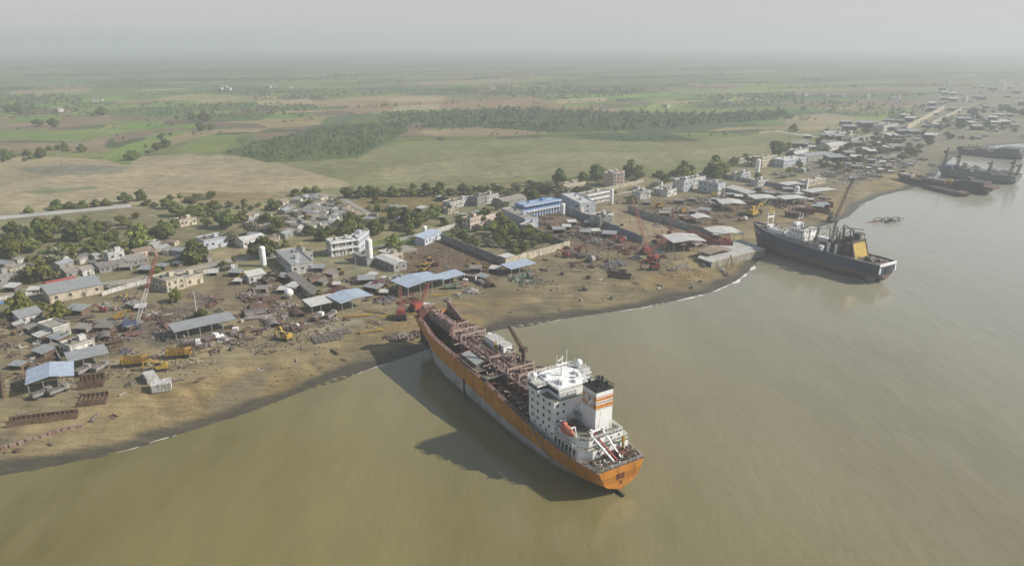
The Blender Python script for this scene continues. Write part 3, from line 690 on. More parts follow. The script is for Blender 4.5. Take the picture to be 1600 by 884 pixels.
    b.bb(76.87, 76.97, -5.4, -4.22, 11.6, 14.5, 3); b.bb(74.2, 75.2, -5.42, -5.32, 11.6, 13.7, 2); b.tube((86, -7.5, 11.5), (86, -7.5, 14.2), .8, 10, 0)
    b.build('deckhouse', ['white', 'offwhite', 'dark', 'yellow'], t)
    # cargo crane: post and jib
    b = MB(); b.tube((62.5, -7.6, 10.8), (62.5, -7.6, 15.6), .75, 10, 0); b.box((62.5, -7.6, 16.3), (2.4, 2.2, 1.6), .3, 0)
    base = Vector((a.x, a.y, 0)); top = P(806, 518, 30); 
    inv = Matrix.Rotation(-rz, 3, 'Z'); 
    # the jib leans forward-port, 16 m long
    tip = Vector((67.5, -4.5, 24.5)); b.build('crane_post', 'brown', t)
    b = MB(); b.lattice((62.5, -7.2, 16.4), tip, 1.2, .8, 9, .16, None, (0, 0)); b.beam((62.5, -7.2, 16.4), tip, .5); b.build('crane_jib', 'brown', t)
    # web frames and twisted steel over the open holds
    b = MB()
    for x in np.arange(36.5, 58, 2.1): b.beam((x, 3.2, 8.3 + rnd.random()), (x + rnd.uniform(-1, 1), hw(x) - 1.7, 9.2 + rnd.random()), .28, rnd.randrange(3))
    b.build('deck_frames', ['rust', 'palerust', 'redrust'], t); b = MB()
    for x in np.arange(84, 117, 2.6):
        b.beam((x, -2.4 if x < 98 else -1.8, 9.5), (x + rnd.uniform(-.6, .6), -hw(x) + 1.6, 10.5 + rnd.random()), .3, rnd.randrange(3))
    b.build('deck_frames', ['rust', 'palerust', 'redrust'], t)
    b = MB(); debris(b, 35.5, 58, 3.6, 8.2, 6.0, 190, 4, rnd, 1.5, 2.4); debris(b, 35.5, 58, -8, -3.6, 6.5, 150, 4, rnd, 1.5, 2.2); debris(b, 83.5, 116.5, 4.0, 8.0, 3.0, 90, 4, rnd, 1.3, 1.0)
    debris(b, 84, 116.5, -7.8, -2.2, 8.6, 300, 4, rnd, 1.6, 3.6); debris(b, 61.5, 99, -9, -4, 11.4, 110, 4, rnd, 1.0, .8); debris(b, 36, 97, -3.4, 3.4, 11.9, 300, 4, rnd, 1.25, 1.0)
    debris(b, 98, 117, -1, 2, 15.0, 50, 4, rnd, .8, .7); debris(b, 58.5, 62, -8.5, 8.5, 10.8, 60, 4, rnd, 1, .8); debris(b, 62, 76, 3.6, 4.4, 10.4, 40, 4, rnd, .8, .8)
    o = b.build('deck_debris', ['rust', 'palerust', 'redrust', 'scrapwhite'], t); o['kind'] = 'stuff'
    for sg in (1, -1):
        b = MB()
        for x in np.arange(34, 119, 2.3): b.beam((x, sg * (hw(x) - .4), hz_(x) - .3), (x, sg * (hw(x) - .4), hz_(x) + .75), .13)
        for x0, x1 in zip(np.arange(34, 116, 4.6), np.arange(38.6, 121, 4.6)): b.beam((x0, sg * (hw(x0) - .4), hz_(x0) + .75), (x1, sg * (hw(x1) - .4), hz_(x1) + .75), .15)
        b.build('side_railing', 'palerust', t)
    # raised bow plate left standing to starboard
    b = MB(); b.add([(107, -hw(107) + .2, 12), (119.5, -hw(119.5) + .2, 12.5), (119.5, -hw(119.5) + .2, 17.2), (108, -hw(108) + .2, 12.6)], [(0, 1, 2, 3)]); b.add([(107, -hw(107) + .4, 12), (119.5, -hw(119.5) + .4, 12.5), (119.5, -hw(119.5) + .4, 17.2), (108, -hw(108) + .4, 12.6)], [(3, 2, 1, 0)])
    b.beam((108, -hw(108) + .3, 12.7), (119.6, -hw(119.5) + .3, 17.3), .5); b.build('bow_plate', 'pinkrust', t)
    b = MB(); b.bb(117.6, 119.2, -1, 6.5, 9, 16.4, 0); b.bb(117.4, 119.4, 1, 4.4, 16.4, 17.2, 1); b.build('bow_wall', ['redrust', 'pinkrust'], t)
    for o in t.children:          # the cargo deck stands one tier above the poop
        if o.name.split('.')[0] in ('trunk_tank', 'trunk_skirt', 'centre_walkway', 'walkway_railing', 'deck_pipes', 'deck_plating', 'pipe_rack', 'hatch_cover', 'deckhouse', 'crane_post', 'crane_jib', 'deck_frames', 'deck_debris', 'bow_plate', 'bow_wall'): o.location.z += 2.7
    # ---- aft: poop deck, houses
    b = MB(); pts = [(x, hw(x) - .3) for x in (.3, 3, 6, 9, 14, 20, 27, 32, 35)]
    b.prism([(x, -y) for x, y in pts] + [(x, y) for x, y in pts[::-1]], 8.6, 8.95); b.build('poop_deck', 'deck', t)
    b = MB(); rail(b, [(x, hw(x) - .35, 8.95) for x in (34, 27, 20, 14, 9, 4, .4)] + [(.4, -hw(.4) + .35, 8.95)] + [(x, -hw(x) + .35, 8.95) for x in (4, 9, 14, 20, 27, 34)], 1.1, 1.6, .1); b.build('stern_railing', 'offwhite', t)
    AFT = set(t.children)
    hs = MB(); hs.prism([(15.3, -7.6), (43, -8.0), (43, 8.0), (18, 8.0), (15.3, 5)], 8.95, 11.7, 0, 1)     # lowest tier
    hs.prism([(16.3, -8.4), (29, -9.0), (29, 9.0), (18.5, 8.8), (16.3, 6)], 11.7, 12.0, 0, 1)           # boat deck slab
    hs.prism([(17.1, -7.2), (30, -8), (30, 7.4), (19.5, 7.4), (17.1, 5)], 12.0, 13.9, 0, 1)
    hs.build('poop_house', ['white', 'deckgreen'], t)
    ac = MB(); ac.prism([(29.4, -8.6), (42.6, -8.6), (42.6, 8.6), (29.4, 8.6)], 11.7, 21.4, 0, 1)
    for z in (14.1, 16.6, 19.1): ac.bb(29.34, 42.66, -8.66, 8.66, z, z + .14, 0)
    ac.build('accommodation_block', ['white', 'deckgreen'], t)
    ac = MB(); ac.prism([(30.5, -6), (42.2, -6), (43.2, -4), (43.2, 4), (42.2, 6), (30.5, 6)], 21.4, 24.6, 0, 0)
    ac.prism([(36.5, -9.7), (42, -9.7), (43.1, -8), (43.1, 8), (42, 9.7), (36.5, 9.7)], 21.42, 22.5, 0, 0)
    ac.build('wheelhouse', ['white'], t)
    gl = MB(); gl.prism([(36.7, -9.5), (41.9, -9.5), (43.22, -7.9), (43.22, 7.9), (41.9, 9.5), (36.7, 9.5)], 22.5, 23.75, 0); gl.bb(31.2, 36.7, 5.0, 6.06, 22.6, 23.7, 0); gl.bb(31.2, 36.7, -6.06, -5, 22.6, 23.7, 0); gl.build('bridge_windows', 'blueglass', t)
    rf = MB(); rf.prism([(36.1, -9.9), (42.2, -9.9), (43.8, -8), (43.8, 8), (42.2, 9.9), (36.1, 9.9)], 23.75, 24.2, 0, 1); rf.prism([(30.2, -6.4), (36.1, -6.4), (36.1, 6.4), (30.2, 6.4)], 24.25, 24.55, 0, 1)
    rf.prism([(36.2, -10), (42.3, -10), (43.95, -8.1), (43.95, 8.1), (42.3, 10), (36.2, 10)], 23.9, 24.05, 2, 2)
    rf.build('bridge_roof', ['white', 'offwhite', 'lifeboat'], t)
    b = MB(); rail(b, [(30.4, 6.2, 24.55), (36, 6.2, 24.55), (36.4, 9.6, 24.2), (42, 9.6, 24.2), (43.5, 7.9, 24.2), (43.5, -7.9, 24.2), (42, -9.6, 24.2), (36.4, -9.6, 24.2), (36, -6.2, 24.55), (30.4, -6.2, 24.55)], 1.15, 1.2, .1); b.build('roof_railing', 'white', t)
    # mast, radar, radomes and aerials on the roof
    for x, y, h in ((32, 5, 3.5), (33, -5, 5), (41, 7, 2.8), (41.5, -7.5, 3), (35, 2, 2.6), (42.5, 3, 2)): b = MB(); b.beam((x, y, 24.2), (x, y, 24.4 + h), .09); b.build('aerial', 'white', t)
    b = MB(); b.tube((38, 0, 24.2), (38, 0, 31), .35, 8, 0, .18); b.bb(37.6, 38.4, -2, 2, 28.2, 28.5, 0); b.box((38.7, 0, 29.6), (.3, 3.2, .3), .5, 0); b.beam((38, -1.8, 28.4), (38, -1.8, 32.6), .1); b.beam((38, 1.8, 28.4), (38, 1.8, 31.6), .1)
    b.build('radar_mast', 'white', t)
    for x, y, r in ((40.2, 8.4, 1.0), (40.4, -8.2, 1.15), (34, -3.2, .8)):
        b = MB(); b.tube((x, y, 24.2), (x, y, 25), r * .5, 8); b.dome((x, y, 25 + r * .8), r, r, n=12, k=7, full=True); b.build('radome', 'white', t, True)
    b = MB(); 
    for x, y, w, d, h in ((33.5, 2.8, 2.5, 2, 1.2), (32.2, -1.5, 1.6, 2.2, .9), (39.5, 4.2, 1.4, 1.4, .8), (36.8, -4.5, 1.6, 1.2, 1), (35.4, 4.4, .8, .8, .8)): b.bb(x - w / 2, x + w / 2, y - d / 2, y + d / 2, 24.3, 24.6 + h, 0)
    b.bb(32.6, 36, 1.4, 2.0, 24.56, 24.7, 1); b.bb(36.9, 41, -2.5, 3.4, 24.21, 24.26, 1); b.build('roof_locker', ['white', 'grey'], t)
    b = MB(); rail(b, [(28.8, 8.9, 12.0), (18.6, 8.7, 12.0), (16.5, 5.9, 12.0), (16.5, -8.2, 12.0), (28.8, -8.9, 12.0)], 1.05, 1.3, .1); b.build('boat_deck_railing', 'white', t)
    b = MB(); rail(b, [(29.2, 7.2, 13.9), (19.6, 7.2, 13.9), (17.3, 4.9, 13.9), (17.3, -7, 13.9), (29.2, -7.7, 13.9)], 1.05, 1.3, .1); b.build('upper_deck_railing', 'white', t)
    # windows: port side, aft face, front face
    sp = []
    for i, z in enumerate((13.0, 15.3, 17.8, 20.2)):
        for x in (31.6, 34.6, 37.6, 40.6): sp.append((x, 8.66, z, 0, 1.0)); sp.append((x, -8.66, z, math.pi, 1.0))
        for y in (-6.5, -3.9, 5.2, 7.3):
            if i != 1 or abs(y) > 4: sp.append((29.34, y, z, math.pi / 2, .9))
        for y in (-7, -4.2, -1.4, 1.4, 4.2, 7): sp.append((42.66, y, z, -math.pi / 2, 1.0))
    for x in (20, 22.5, 25, 28, 31, 34, 37, 40): sp.append((x, 8.02, 10.6, 0, .8)); 
    for y in (-6, -3.2, 3): sp.append((15.3, y, 10.5, math.pi / 2, .8)); 
    for y in (-5.6, -2.8, 3.4): sp.append((17.1, y, 13.1, math.pi / 2, .7))
    windows_on(t, sp, porthole_unit(), ['offwhite', 'glass'])
    # funnel
    fx0, fx1, fy0, fy1 = 20.2, 26.6, -5.4, .6
    b = MB(); b.prism([(fx0, fy0), (fx1, fy0), (fx1, fy1), (fx0, fy1)], 13.9, 26.4, 0, 1)
    fu = b.build('funnel', ['white', 'black'], t)
    for z0, z1, m in ((21.3, 22.5, 'orange'), (22.9, 23.2, 'brown'), (23.6, 24.5, 'orange'), (24.75, 24.95, 'lifeboat'), (21.0, 21.12, 'brown')):
        b = MB(); b.bb(fx0 - .03, fx1 + .03, fy0 - .03, fy1 + .03, z0, z1); b.build('funnel_band', m, fu)
    b = MB(); b.bb(21.7, 25.1, fy1 + .03, fy1 + .09, 21.5, 24.4, 0)
    for i, (x, z) in enumerate(((22.2, 22.0), (23.4, 23.3), (24.6, 22.2), (22.8, 23.9), (24.1, 21.8))): b.box((x, fy1 + .1, z), (.45, .04, 1.3), 0, 1 + i % 2, (0, .5 if i % 2 else -.3))
    b.build('funnel_emblem', ['white', 'orange', 'brown'], fu)
    b = MB(); b.bb(fx0 - .12, fx1 + .12, fy0 - .12, fy1 + .12, 26.4, 26.8, 0)
    for x, y, r, h in ((21.4, -4, .5, 1.5), (23.2, -2.4, .75, 1.9), (25.2, -3.9, .5, 1.6), (25.4, -.8, .42, 1.3), (21.6, -.9, .4, 1.4), (23.8, -4.2, .35, 2.1)): b.tube((x, y, 27.0), (x, y, 27 + h), r, 10, 0)
    rail(b, [(fx0, fy0, 27), (fx1, fy0, 27), (fx1, fy1, 27), (fx0, fy1, 27), (fx0, fy0, 27)], .9, 1.4, .08, 0); b.build('exhaust_top', 'black', fu)
    b = MB(); b.bb(26.7, 29.4, -2.6, .3, 13.9, 18.6, 0); b.bb(26.8, 29.3, .4, 1.6, 16.5, 16.7, 1); rail(b, [(26.8, 1.5, 16.7), (29.3, 1.5, 16.7)], 1, 1, .08, 1)
    for i in range(8): b.beam((24.8 + i * .5, 1.0, 13.9 + i * .34), (24.8 + i * .5, 1.9, 13.9 + i * .34), .14, 1)
    b.build('casing', ['white', 'grey'], t)
    # lifeboat in davits on the port side
    b = MB(); n = 12; vs = []; K = 9
    for i in range(n + 1):
        u = i / n; w = 1.35 * max(.06, (1 - abs(2 * u - 1) ** 3.0))
        for k in range(K): q = 2 * math.pi * k / K; vs.append((20.3 + 6.4 * u, 8.0 + w * math.cos(q), 15.3 + (1.15 if math.sin(q) > 0 else 1.0) * w * .95 * math.sin(q)))
    b.add(vs, [(i * K + k, i * K + (k + 1) % K, (i + 1) * K + (k + 1) % K, (i + 1) * K + k) for i in range(n) for k in range(K)]); b.box((25, 8, 16.7), (1.4, 1.2, .8), 0, 0)
    lb = b.build('lifeboat', 'lifeboat', t, True)
    b = MB()
    for x in (21.0, 26): b.beam((x, 6.6, 13.9), (x, 7.2, 17.3), .3); b.beam((x, 7.2, 17.3), (x, 8.8, 17.4), .28); b.beam((x, 8.0, 17.3), (x, 8.0, 16.3), .08)
    b.build('davit', 'white', t)
    # dark openings and pillars under the boat deck, stores on the poop
    b = MB(); b.bb(19.5, 28.5, 8.1, 8.9, 8.96, 11.68, 0)
    for x in np.arange(19.6, 29, 1.75): b.beam((x, 9.05, 8.95), (x, 9.05, 11.7), .22, 1)
    b.build('side_gallery', ['dark', 'white'], t)
    b = MB(); debris(b, 9.4, 15, -7, 7.2, 9.0, 130, 4, rnd, 1.1, .9); debris(b, 18, 29, -8.6, -6, 12.1, 60, 4, rnd, 1.2, .8); debris(b, 17.5, 20, -3, 6, 13.9, 60, 4, rnd, 1.1, .8); debris(b, 24.5, 29, 2, 7, 13.9, 30, 4, rnd, 1, .9)
    o = b.build('poop_debris', ['brown', 'offwhite', 'deckgreen', 'rust'], t); o['kind'] = 'stuff'
    for x, y in ((10.6, 6), (10.6, -6), (13.4, 6.6), (13.4, -6.6), (11.2, 0), (13.8, 2.5)):
        b = MB(); b.bb(x - .9, x + .9, y - .3, y + .3, 8.96, 9.1); b.tube((x - .5, y, 9.05), (x - .5, y, 9.75), .25, 8); b.tube((x + .5, y, 9.05), (x + .5, y, 9.75), .25, 8); b.build('bollard', 'brown', t)
    b = MB(); b.tube((12.6, -4.2, 10), (12.6, -1.6, 10), .9, 12); b.bb(11.8, 13.6, -4.5, -4.2, 8.95, 11); b.bb(11.8, 13.6, -1.6, -1.3, 8.95, 11); b.box((13.9, -2.8, 10.2), (.8, 2, 2.2)); b.build('mooring_winch', 'redrust', t)
    # stern crane: white and red A-frame lowered over the poop
    b = MB()
    for p, q, m in (((18.6, 3.4, 14.8), (11, 1.0, 9.6), 0), ((18.6, 2.2, 14.9), (11, -.2, 9.6), 1), ((18.8, -1.4, 14.6), (11.2, -1.6, 10), 0), ((18.8, -.2, 15.6), (18.6, 3.8, 15.6), 0)): b.beam(p, q, .42, m)
    for k in range(6): u = (k + .5) / 6; b.beam(Vector((18.6, 3.4, 14.8)).lerp((11, 1.0, 9.6), u), Vector((18.6, 2.2, 14.9)).lerp((11, -.2, 9.6), u), .2, 1)
    b.tube((18.8, 3, 13.9), (18.8, 3, 16.2), .5, 8, 0); b.tube((18.8, -1, 13.9), (18.8, -1, 16.0), .4, 8, 0); b.build('stores_crane', ['white', 'red'], t)
    b = MB(); b.tube((14.6, -5.2, 9), (14.6, -5.2, 14), .35, 8); b.beam((14.6, -5.2, 13.6), (14.6, -5.2, 12), .7); b.build('vent_post', 'yellow', t)
    for o in t.children:          # the aft works stand 8.6 m nearer the stern than their plan drawing
        if o not in AFT: o.location.x -= 8.6
    # faded name painted across the transom, now only dark red strokes
    b = MB(); x = -.08
    def stroke(y0, z0, y1, z1, w=.3): b.beam((x, y0, z0), (x, y1, z1), w, 0, .08)
    for y in (1.55, .75, 0, -.8): stroke(y, 5.3, y, 7.1)
    stroke(1.55, 7.0, .9, 6.2); stroke(0, 7.0, -.8, 6.9); stroke(0, 6.2, -.8, 6.2); stroke(0, 5.4, -.8, 5.4); stroke(1.5, 5.9, .6, 5.9)
    for y in (.35, -.2): stroke(y, 3.6, y, 4.6, .2)
    stroke(.4, 4.1, -.3, 4.1, .2); b.build('stern_lettering', 'redrust', t)
    # hawse scrape and boarding ladder on the port side
    b = MB(); ladder_x = 30.5
    y0 = hw(ladder_x) + .12; b.beam((ladder_x, y0, 9), (ladder_x - 8, y0 - .4, 3.6), .5, 0, .12); b.build('accommodation_ladder', 'grey', t)
    b = MB(); xx = 74; b.bb(xx - .7, xx + .7, hw(xx) - .4, hw(xx) + .22, -1, 7.6); b.build('fender_strip', 'hulk', t)
    return t
TANKER = tanker()

def generic_ship(name, label, stern_px, bow_px, zs, zb, L, B, upper, lower, zl, tilt, mark, deckm='deck', sheer=2.0, fb=6.0, bow_blunt=.04, stripe=None):
    a = P(*stern_px, zs); f = P(*bow_px, zb); rz = math.atan2(f.y - a.y, f.x - a.x); L = L or (Vector((f.x, f.y)) - Vector((a.x, a.y))).length
    t = empty(name, (a.x, a.y, 0), rz); tag(t, label, 'ship', mark=mark)
    dz = lambda s: fb + sheer * max(0, (s - .4) / .6) ** 1.6
    hb, edge = hull_mesh(L, B, 2.5, dz, bow=.32, stern=.12, transom=.86, rise=.12, bow_blunt=bow_blunt, stem_rake=.07, flare=.7)
    h = hb.build('hull', band_mat(name + '_paint', upper, lower, zl, tilt, stripe), t, True)
    for p in h.data.polygons[-2:]: p.use_smooth = False
    EX = np.array([e[0] for e in edge]); EY = np.array([e[1] for e in edge]); EZ = np.array([e[2] for e in edge])
    hw = lambda x: float(np.interp(x, EX, EY)); hz_ = lambda x: float(np.interp(x, EX, EZ))
    b = MB(); X = np.linspace(.3, L - .5, 22)
    for x0, x1 in zip(X, X[1:]): b.add([(x0, -hw(x0) + .12, hz_(x0) - .9), (x1, -hw(x1) + .12, hz_(x1) - .9), (x1, hw(x1) - .12, hz_(x1) - .9), (x0, hw(x0) - .12, hz_(x0) - .9)], [(0, 1, 2, 3)])
    b.build('deck', deckm, t)
    return t, L, hw, hz_

def trawler():
    rnd = random.Random(8)
    t, L, hw, hz_ = generic_ship('factory_trawler', 'dark blue hulled factory ship grounded at the pier, rusty boot line and yellow stern gantry', (1388, 412), (1177, 347), 10.3, 14.5, None, 17,
                                 (.04, .058, .125), (.12, .1, .105), 3.6, -.03, 'blue ship', 'deck', 4.6, 10.6, .04, ((.2, .085, .07), .55))
    for sg in (1, -1):
        b = MB()
        for x0, x1 in zip(np.linspace(0, L - 1, 20), np.linspace(0, L - 1, 20)[1:]): b.beam((x0, sg * (hw(x0) + .04), hz_(x0)), (x1, sg * (hw(x1) + .04), hz_(x1)), .3)
        b.build('gunwale', 'offwhite', t)
    X = [L * k for k in (.42, .5, .58, .66, .74, .82, .9)]
    b = MB()   # long raised forecastle deck, pale
    ps = [(x, hw(x) - .4) for x in X + [L * .97]]; b.prism([(x, -y) for x, y in ps] + [(x, y) for x, y in ps[::-1]], 6.2, 9.6, 0, 1); b.build('forecastle', ['grey', 'scrapgrey'], t)
    b = MB(); x0 = L * .53; b.prism([(x0, -6.4), (x0 + 12.5, -6.4), (x0 + 12.5, 6.4), (x0, 6.4)], 9.6, 12.4, 0, 1); b.prism([(x0 + 1, -5.8), (x0 + 10, -5.8), (x0 + 11.2, -3.5), (x0 + 11.2, 3.5), (x0 + 10, 5.8), (x0 + 1, 5.8)], 12.4, 15.2, 0, 1)
    b.prism([(x0 + .4, -6.6), (x0 + 10.4, -6.6), (x0 + 11.6, -3.8), (x0 + 11.6, 3.8), (x0 + 10.4, 6.6), (x0 + .4, 6.6)], 15.2, 15.6, 0, 1)
    b.prism([(x0 + 16, -5), (x0 + 27, -4.6), (x0 + 27, 4.6), (x0 + 16, 5)], 9.6, 11.6, 0, 1)
    su = b.build('superstructure', ['white', 'offwhite'], t)
    sp = [(x0 + k, 6.44, 11.1, 0, .9) for k in (2, 4.5, 7, 9.5)] + [(x0 + k, 5.84, 14, 0, 1) for k in (2.5, 4.5, 6.5, 8.5)] + [(x0 - .02, y, 11.2, math.pi / 2, .9) for y in (-4, -1.4, 1.4, 4)] + [(x0 + 1, y, 14, math.pi / 2, .9) for y in (-3, 0, 3)]
    windows_on(su, sp, porthole_unit(), ['offwhite', 'glass'])
    b = MB(); debris(b, x0 + 1, x0 + 26, -5, 5, 11.8, 60, 3, rnd, 1.6, 1.2); debris(b, x0 + 27, L * .93, -4, 4, 9.6, 60, 3, rnd, 1.3, 1); debris(b, 3, L * .42, -6.5, 6.5, 6.0, 240, 4, rnd, 1.7, 1.6); debris(b, x0 + 2, x0 + 10, -5, 5, 15.7, 45, 2, rnd, 1.3, 1.0)
    o = b.build('deck_debris', ['scrapwhite', 'scrapgrey', 'grey', 'brown'], t); o['kind'] = 'stuff'
    b = MB()   # goalpost mast on the forecastle with a yellow head
    xg = L * .86
    for y in (-2.4, 2.4): b.tube((xg, y, 9.6), (xg, y, 20.5), .38, 8, 0)
    b.bb(xg - .4, xg + .4, -3, 3, 17, 17.8, 0); b.bb(xg - .5, xg + .5, -2.9, 2.9, 20.4, 21, 1)
    for y in (-2.2, -.7, .7, 2.2): b.beam((xg, y, 21), (xg, y, 22.6), .3, 1)
    b.bb(xg - .2, xg + .2, -2.4, 2.4, 22.4, 22.8, 1); b.bb(xg - 1.5, xg + 1.2, -1.8, 1.8, 9.6, 12.6, 0); b.build('goalpost_mast', ['white', 'ochre'], t)
    b = MB(); xa = x0 - 1.5; b.tube((xa, 4.5, 6), (xa, 4.5, 17.5), .35, 8); b.beam((xa, 4.5, 16.8), (xa - 6.8, -3.5, 17.8), .5); b.tube((xa - 7, -4.2, 6), (xa - 7, -4.2, 18), .35, 8); b.beam((xa - .2, 4.5, 9), (xa - 7, -4.2, 13), .2); b.build('derrick_mast', 'offwhite', t)
    b = MB()   # goal post frame, tall signal mast and net drums amidships
    xm = L * .46
    b.tube((xm + 15.5, 0, 15.4), (xm + 15.5, 0, 24), .3, 8, 0, .15); b.beam((xm + 15.5, -2.2, 20.5), (xm + 15.5, 2.2, 20.5), .22, 0); b.tube((xm + 11, 3, 15.4), (xm + 11, 3, 19), .9, 10, 0); b.box((xm + 16.5, 0, 16.6), (3, 5, 2.2), 0, 0)
    b.bb(xm - 2, xm + 6, -6.8, -3.6, 6.9, 11.5, 0); b.bb(xm - 8, xm - 3, -6.6, -4, 6.9, 10.2, 1); b.bb(xm - 6, xm + 1, 4.8, 7.2, 6.9, 9.6, 0); b.box((xm - 4, 0, 9), (5, 3.6, 4), .2, 1)
    b.build('deck_house', ['white', 'scrapgrey'], t)
    b = MB()
    for k, (x, y, z) in enumerate(((xm - 3, -5, 22), (xm - 12, 3.5, 19), (xm + 1, 4, 19))): b.lattice((x, y, 7), (x - 1.5, y, z), 1.3, .8, 6, .2); b.beam((x, y, 12), (x - 7, y + 1, z - 2), .25)
    b.build('lattice_derrick', 'boomdark', t)
    b = MB()   # after works: dark towers, twin funnels and the yellow gantry
    xs = L * .2
    b.bb(xs + 6, xs + 11, -6.5, -2.5, 6, 15.5, 0); b.bb(xs + 7, xs + 10, 2.5, 6, 6, 12.5, 0); b.bb(xs + 1.5, xs + 5.5, -6.8, -2, 6, 18.5, 0); b.bb(xs + 1.4, xs + 1.6, -5.6, -3.4, 13, 17.6, 1)
    for x, y in ((xs + 6.5, -2), (xs + 9, 0), (xs + 3, 1), (xs + 12, 2), (xs + 13, -5)): b.beam((x, y, 6), (x + .6, y, 21), .5, 0)
    b.bb(xs + 6, xs + 12, -2.4, 2.2, 6, 11.5, 0); b.bb(xs + 12, xs + 15, -6, 0, 6, 13, 0); b.bb(xs + 2, xs + 5, -1.8, 4.6, 6, 14, 0); b.beam((xs + 3, 1, 20), (xs + 13, -5, 21), .4, 0); b.beam((xs + 6.5, -2, 20), (xs + 12, 2, 14), .3, 0)
    b.beam((xs + 2, -6, 20.5), (xs + 12, -4, 19.6), .35, 0); b.build('winch_tower', ['boomdark', 'scrapwhite'], t)
    for x, y in ((xs + 14, 5.4), (xs + 9.2, 5.6)):
        b = MB(); b.tube((x, y, 6), (x, y, 12.6), .9, 12, 0); b.tube((x, y, 12.6), (x, y, 14), .9, 12, 1, .75); b.build('funnel', ['white', 'black'], t, False)
    b = MB(); b.add([(xs - 2.5, -6.8, 6), (xs - 2.5, 5.6, 6), (xs + .6, 5.0, 15), (xs + .6, -6.4, 15)], [(0, 1, 2, 3)], 0); b.add([(xs - 2.1, -6.8, 6), (xs - 2.1, 5.6, 6), (xs + 1, 5.0, 15), (xs + 1, -6.4, 15)], [(3, 2, 1, 0)], 0)
    for y in (-6.8, 5.6): b.beam((xs - 2.4, y, 5.8), (xs + .7, y * .93, 15.2), .7, 1)
    b.beam((xs + .7, -6.6, 15.3), (xs + .7, 5.4, 15.3), 1.0, 1); b.build('stern_gantry', ['ochre', 'boomdark'], t)
    b = MB(); b.tube((xs - 8, -2, 7.3), (xs - 8, 3, 7.3), 1.7, 14, 0); b.tube((xs - 12, -4, 6.9), (xs - 12, -.5, 6.9), 1.2, 12, 0); b.bb(xs - 9.5, xs - 6.4, 3.1, 3.5, 5.6, 9.2, 0); b.bb(xs - 9.5, xs - 6.4, -2.4, -2.0, 5.6, 9.2, 0); b.build('trawl_winch', 'boomdark', t)
    b = MB(); y = hw(0); b.bb(-.25, .15, -y, y, 6.4, 7.9, 0); b.bb(-.3, .2, -y, -y + 1.0, 2.6, 5.6, 0); b.bb(-.3, .2, y - 1.0, y, 2.6, 5.6, 0); b.bb(-.32, -.26, -1.6, 2.2, 1.8, 5.6, 1); b.build('stern_ramp', ['white', 'dark'], t)
    b = MB(); yy = hw(4) ; b.bb(1.6, 6.4, yy - .3, yy + .05, 1.1, 3.8); b.build('draught_panel', 'hulkgrey', t)
    b = MB(); y = hw(L * .62) + .15; b.beam((L * .62, y, 9.5), (L * .57, y - .3, 3.2), .45, 0, .15); b.build('boarding_ladder', 'grey', t)
    for sg in (1, -1): b = MB(); rail(b, [(x, sg * (hw(x) - .5), 9.6) for x in X], 1, 2.5, .1); b.build('side_railing', 'offwhite', t)
    for o in t.children:          # everything above deck rides three metres up on the tall hull
        if o.name.split('.')[0] not in ('hull', 'deck', 'gunwale', 'draught_panel', 'boarding_ladder'): o.location.z += 3.0
trawler()

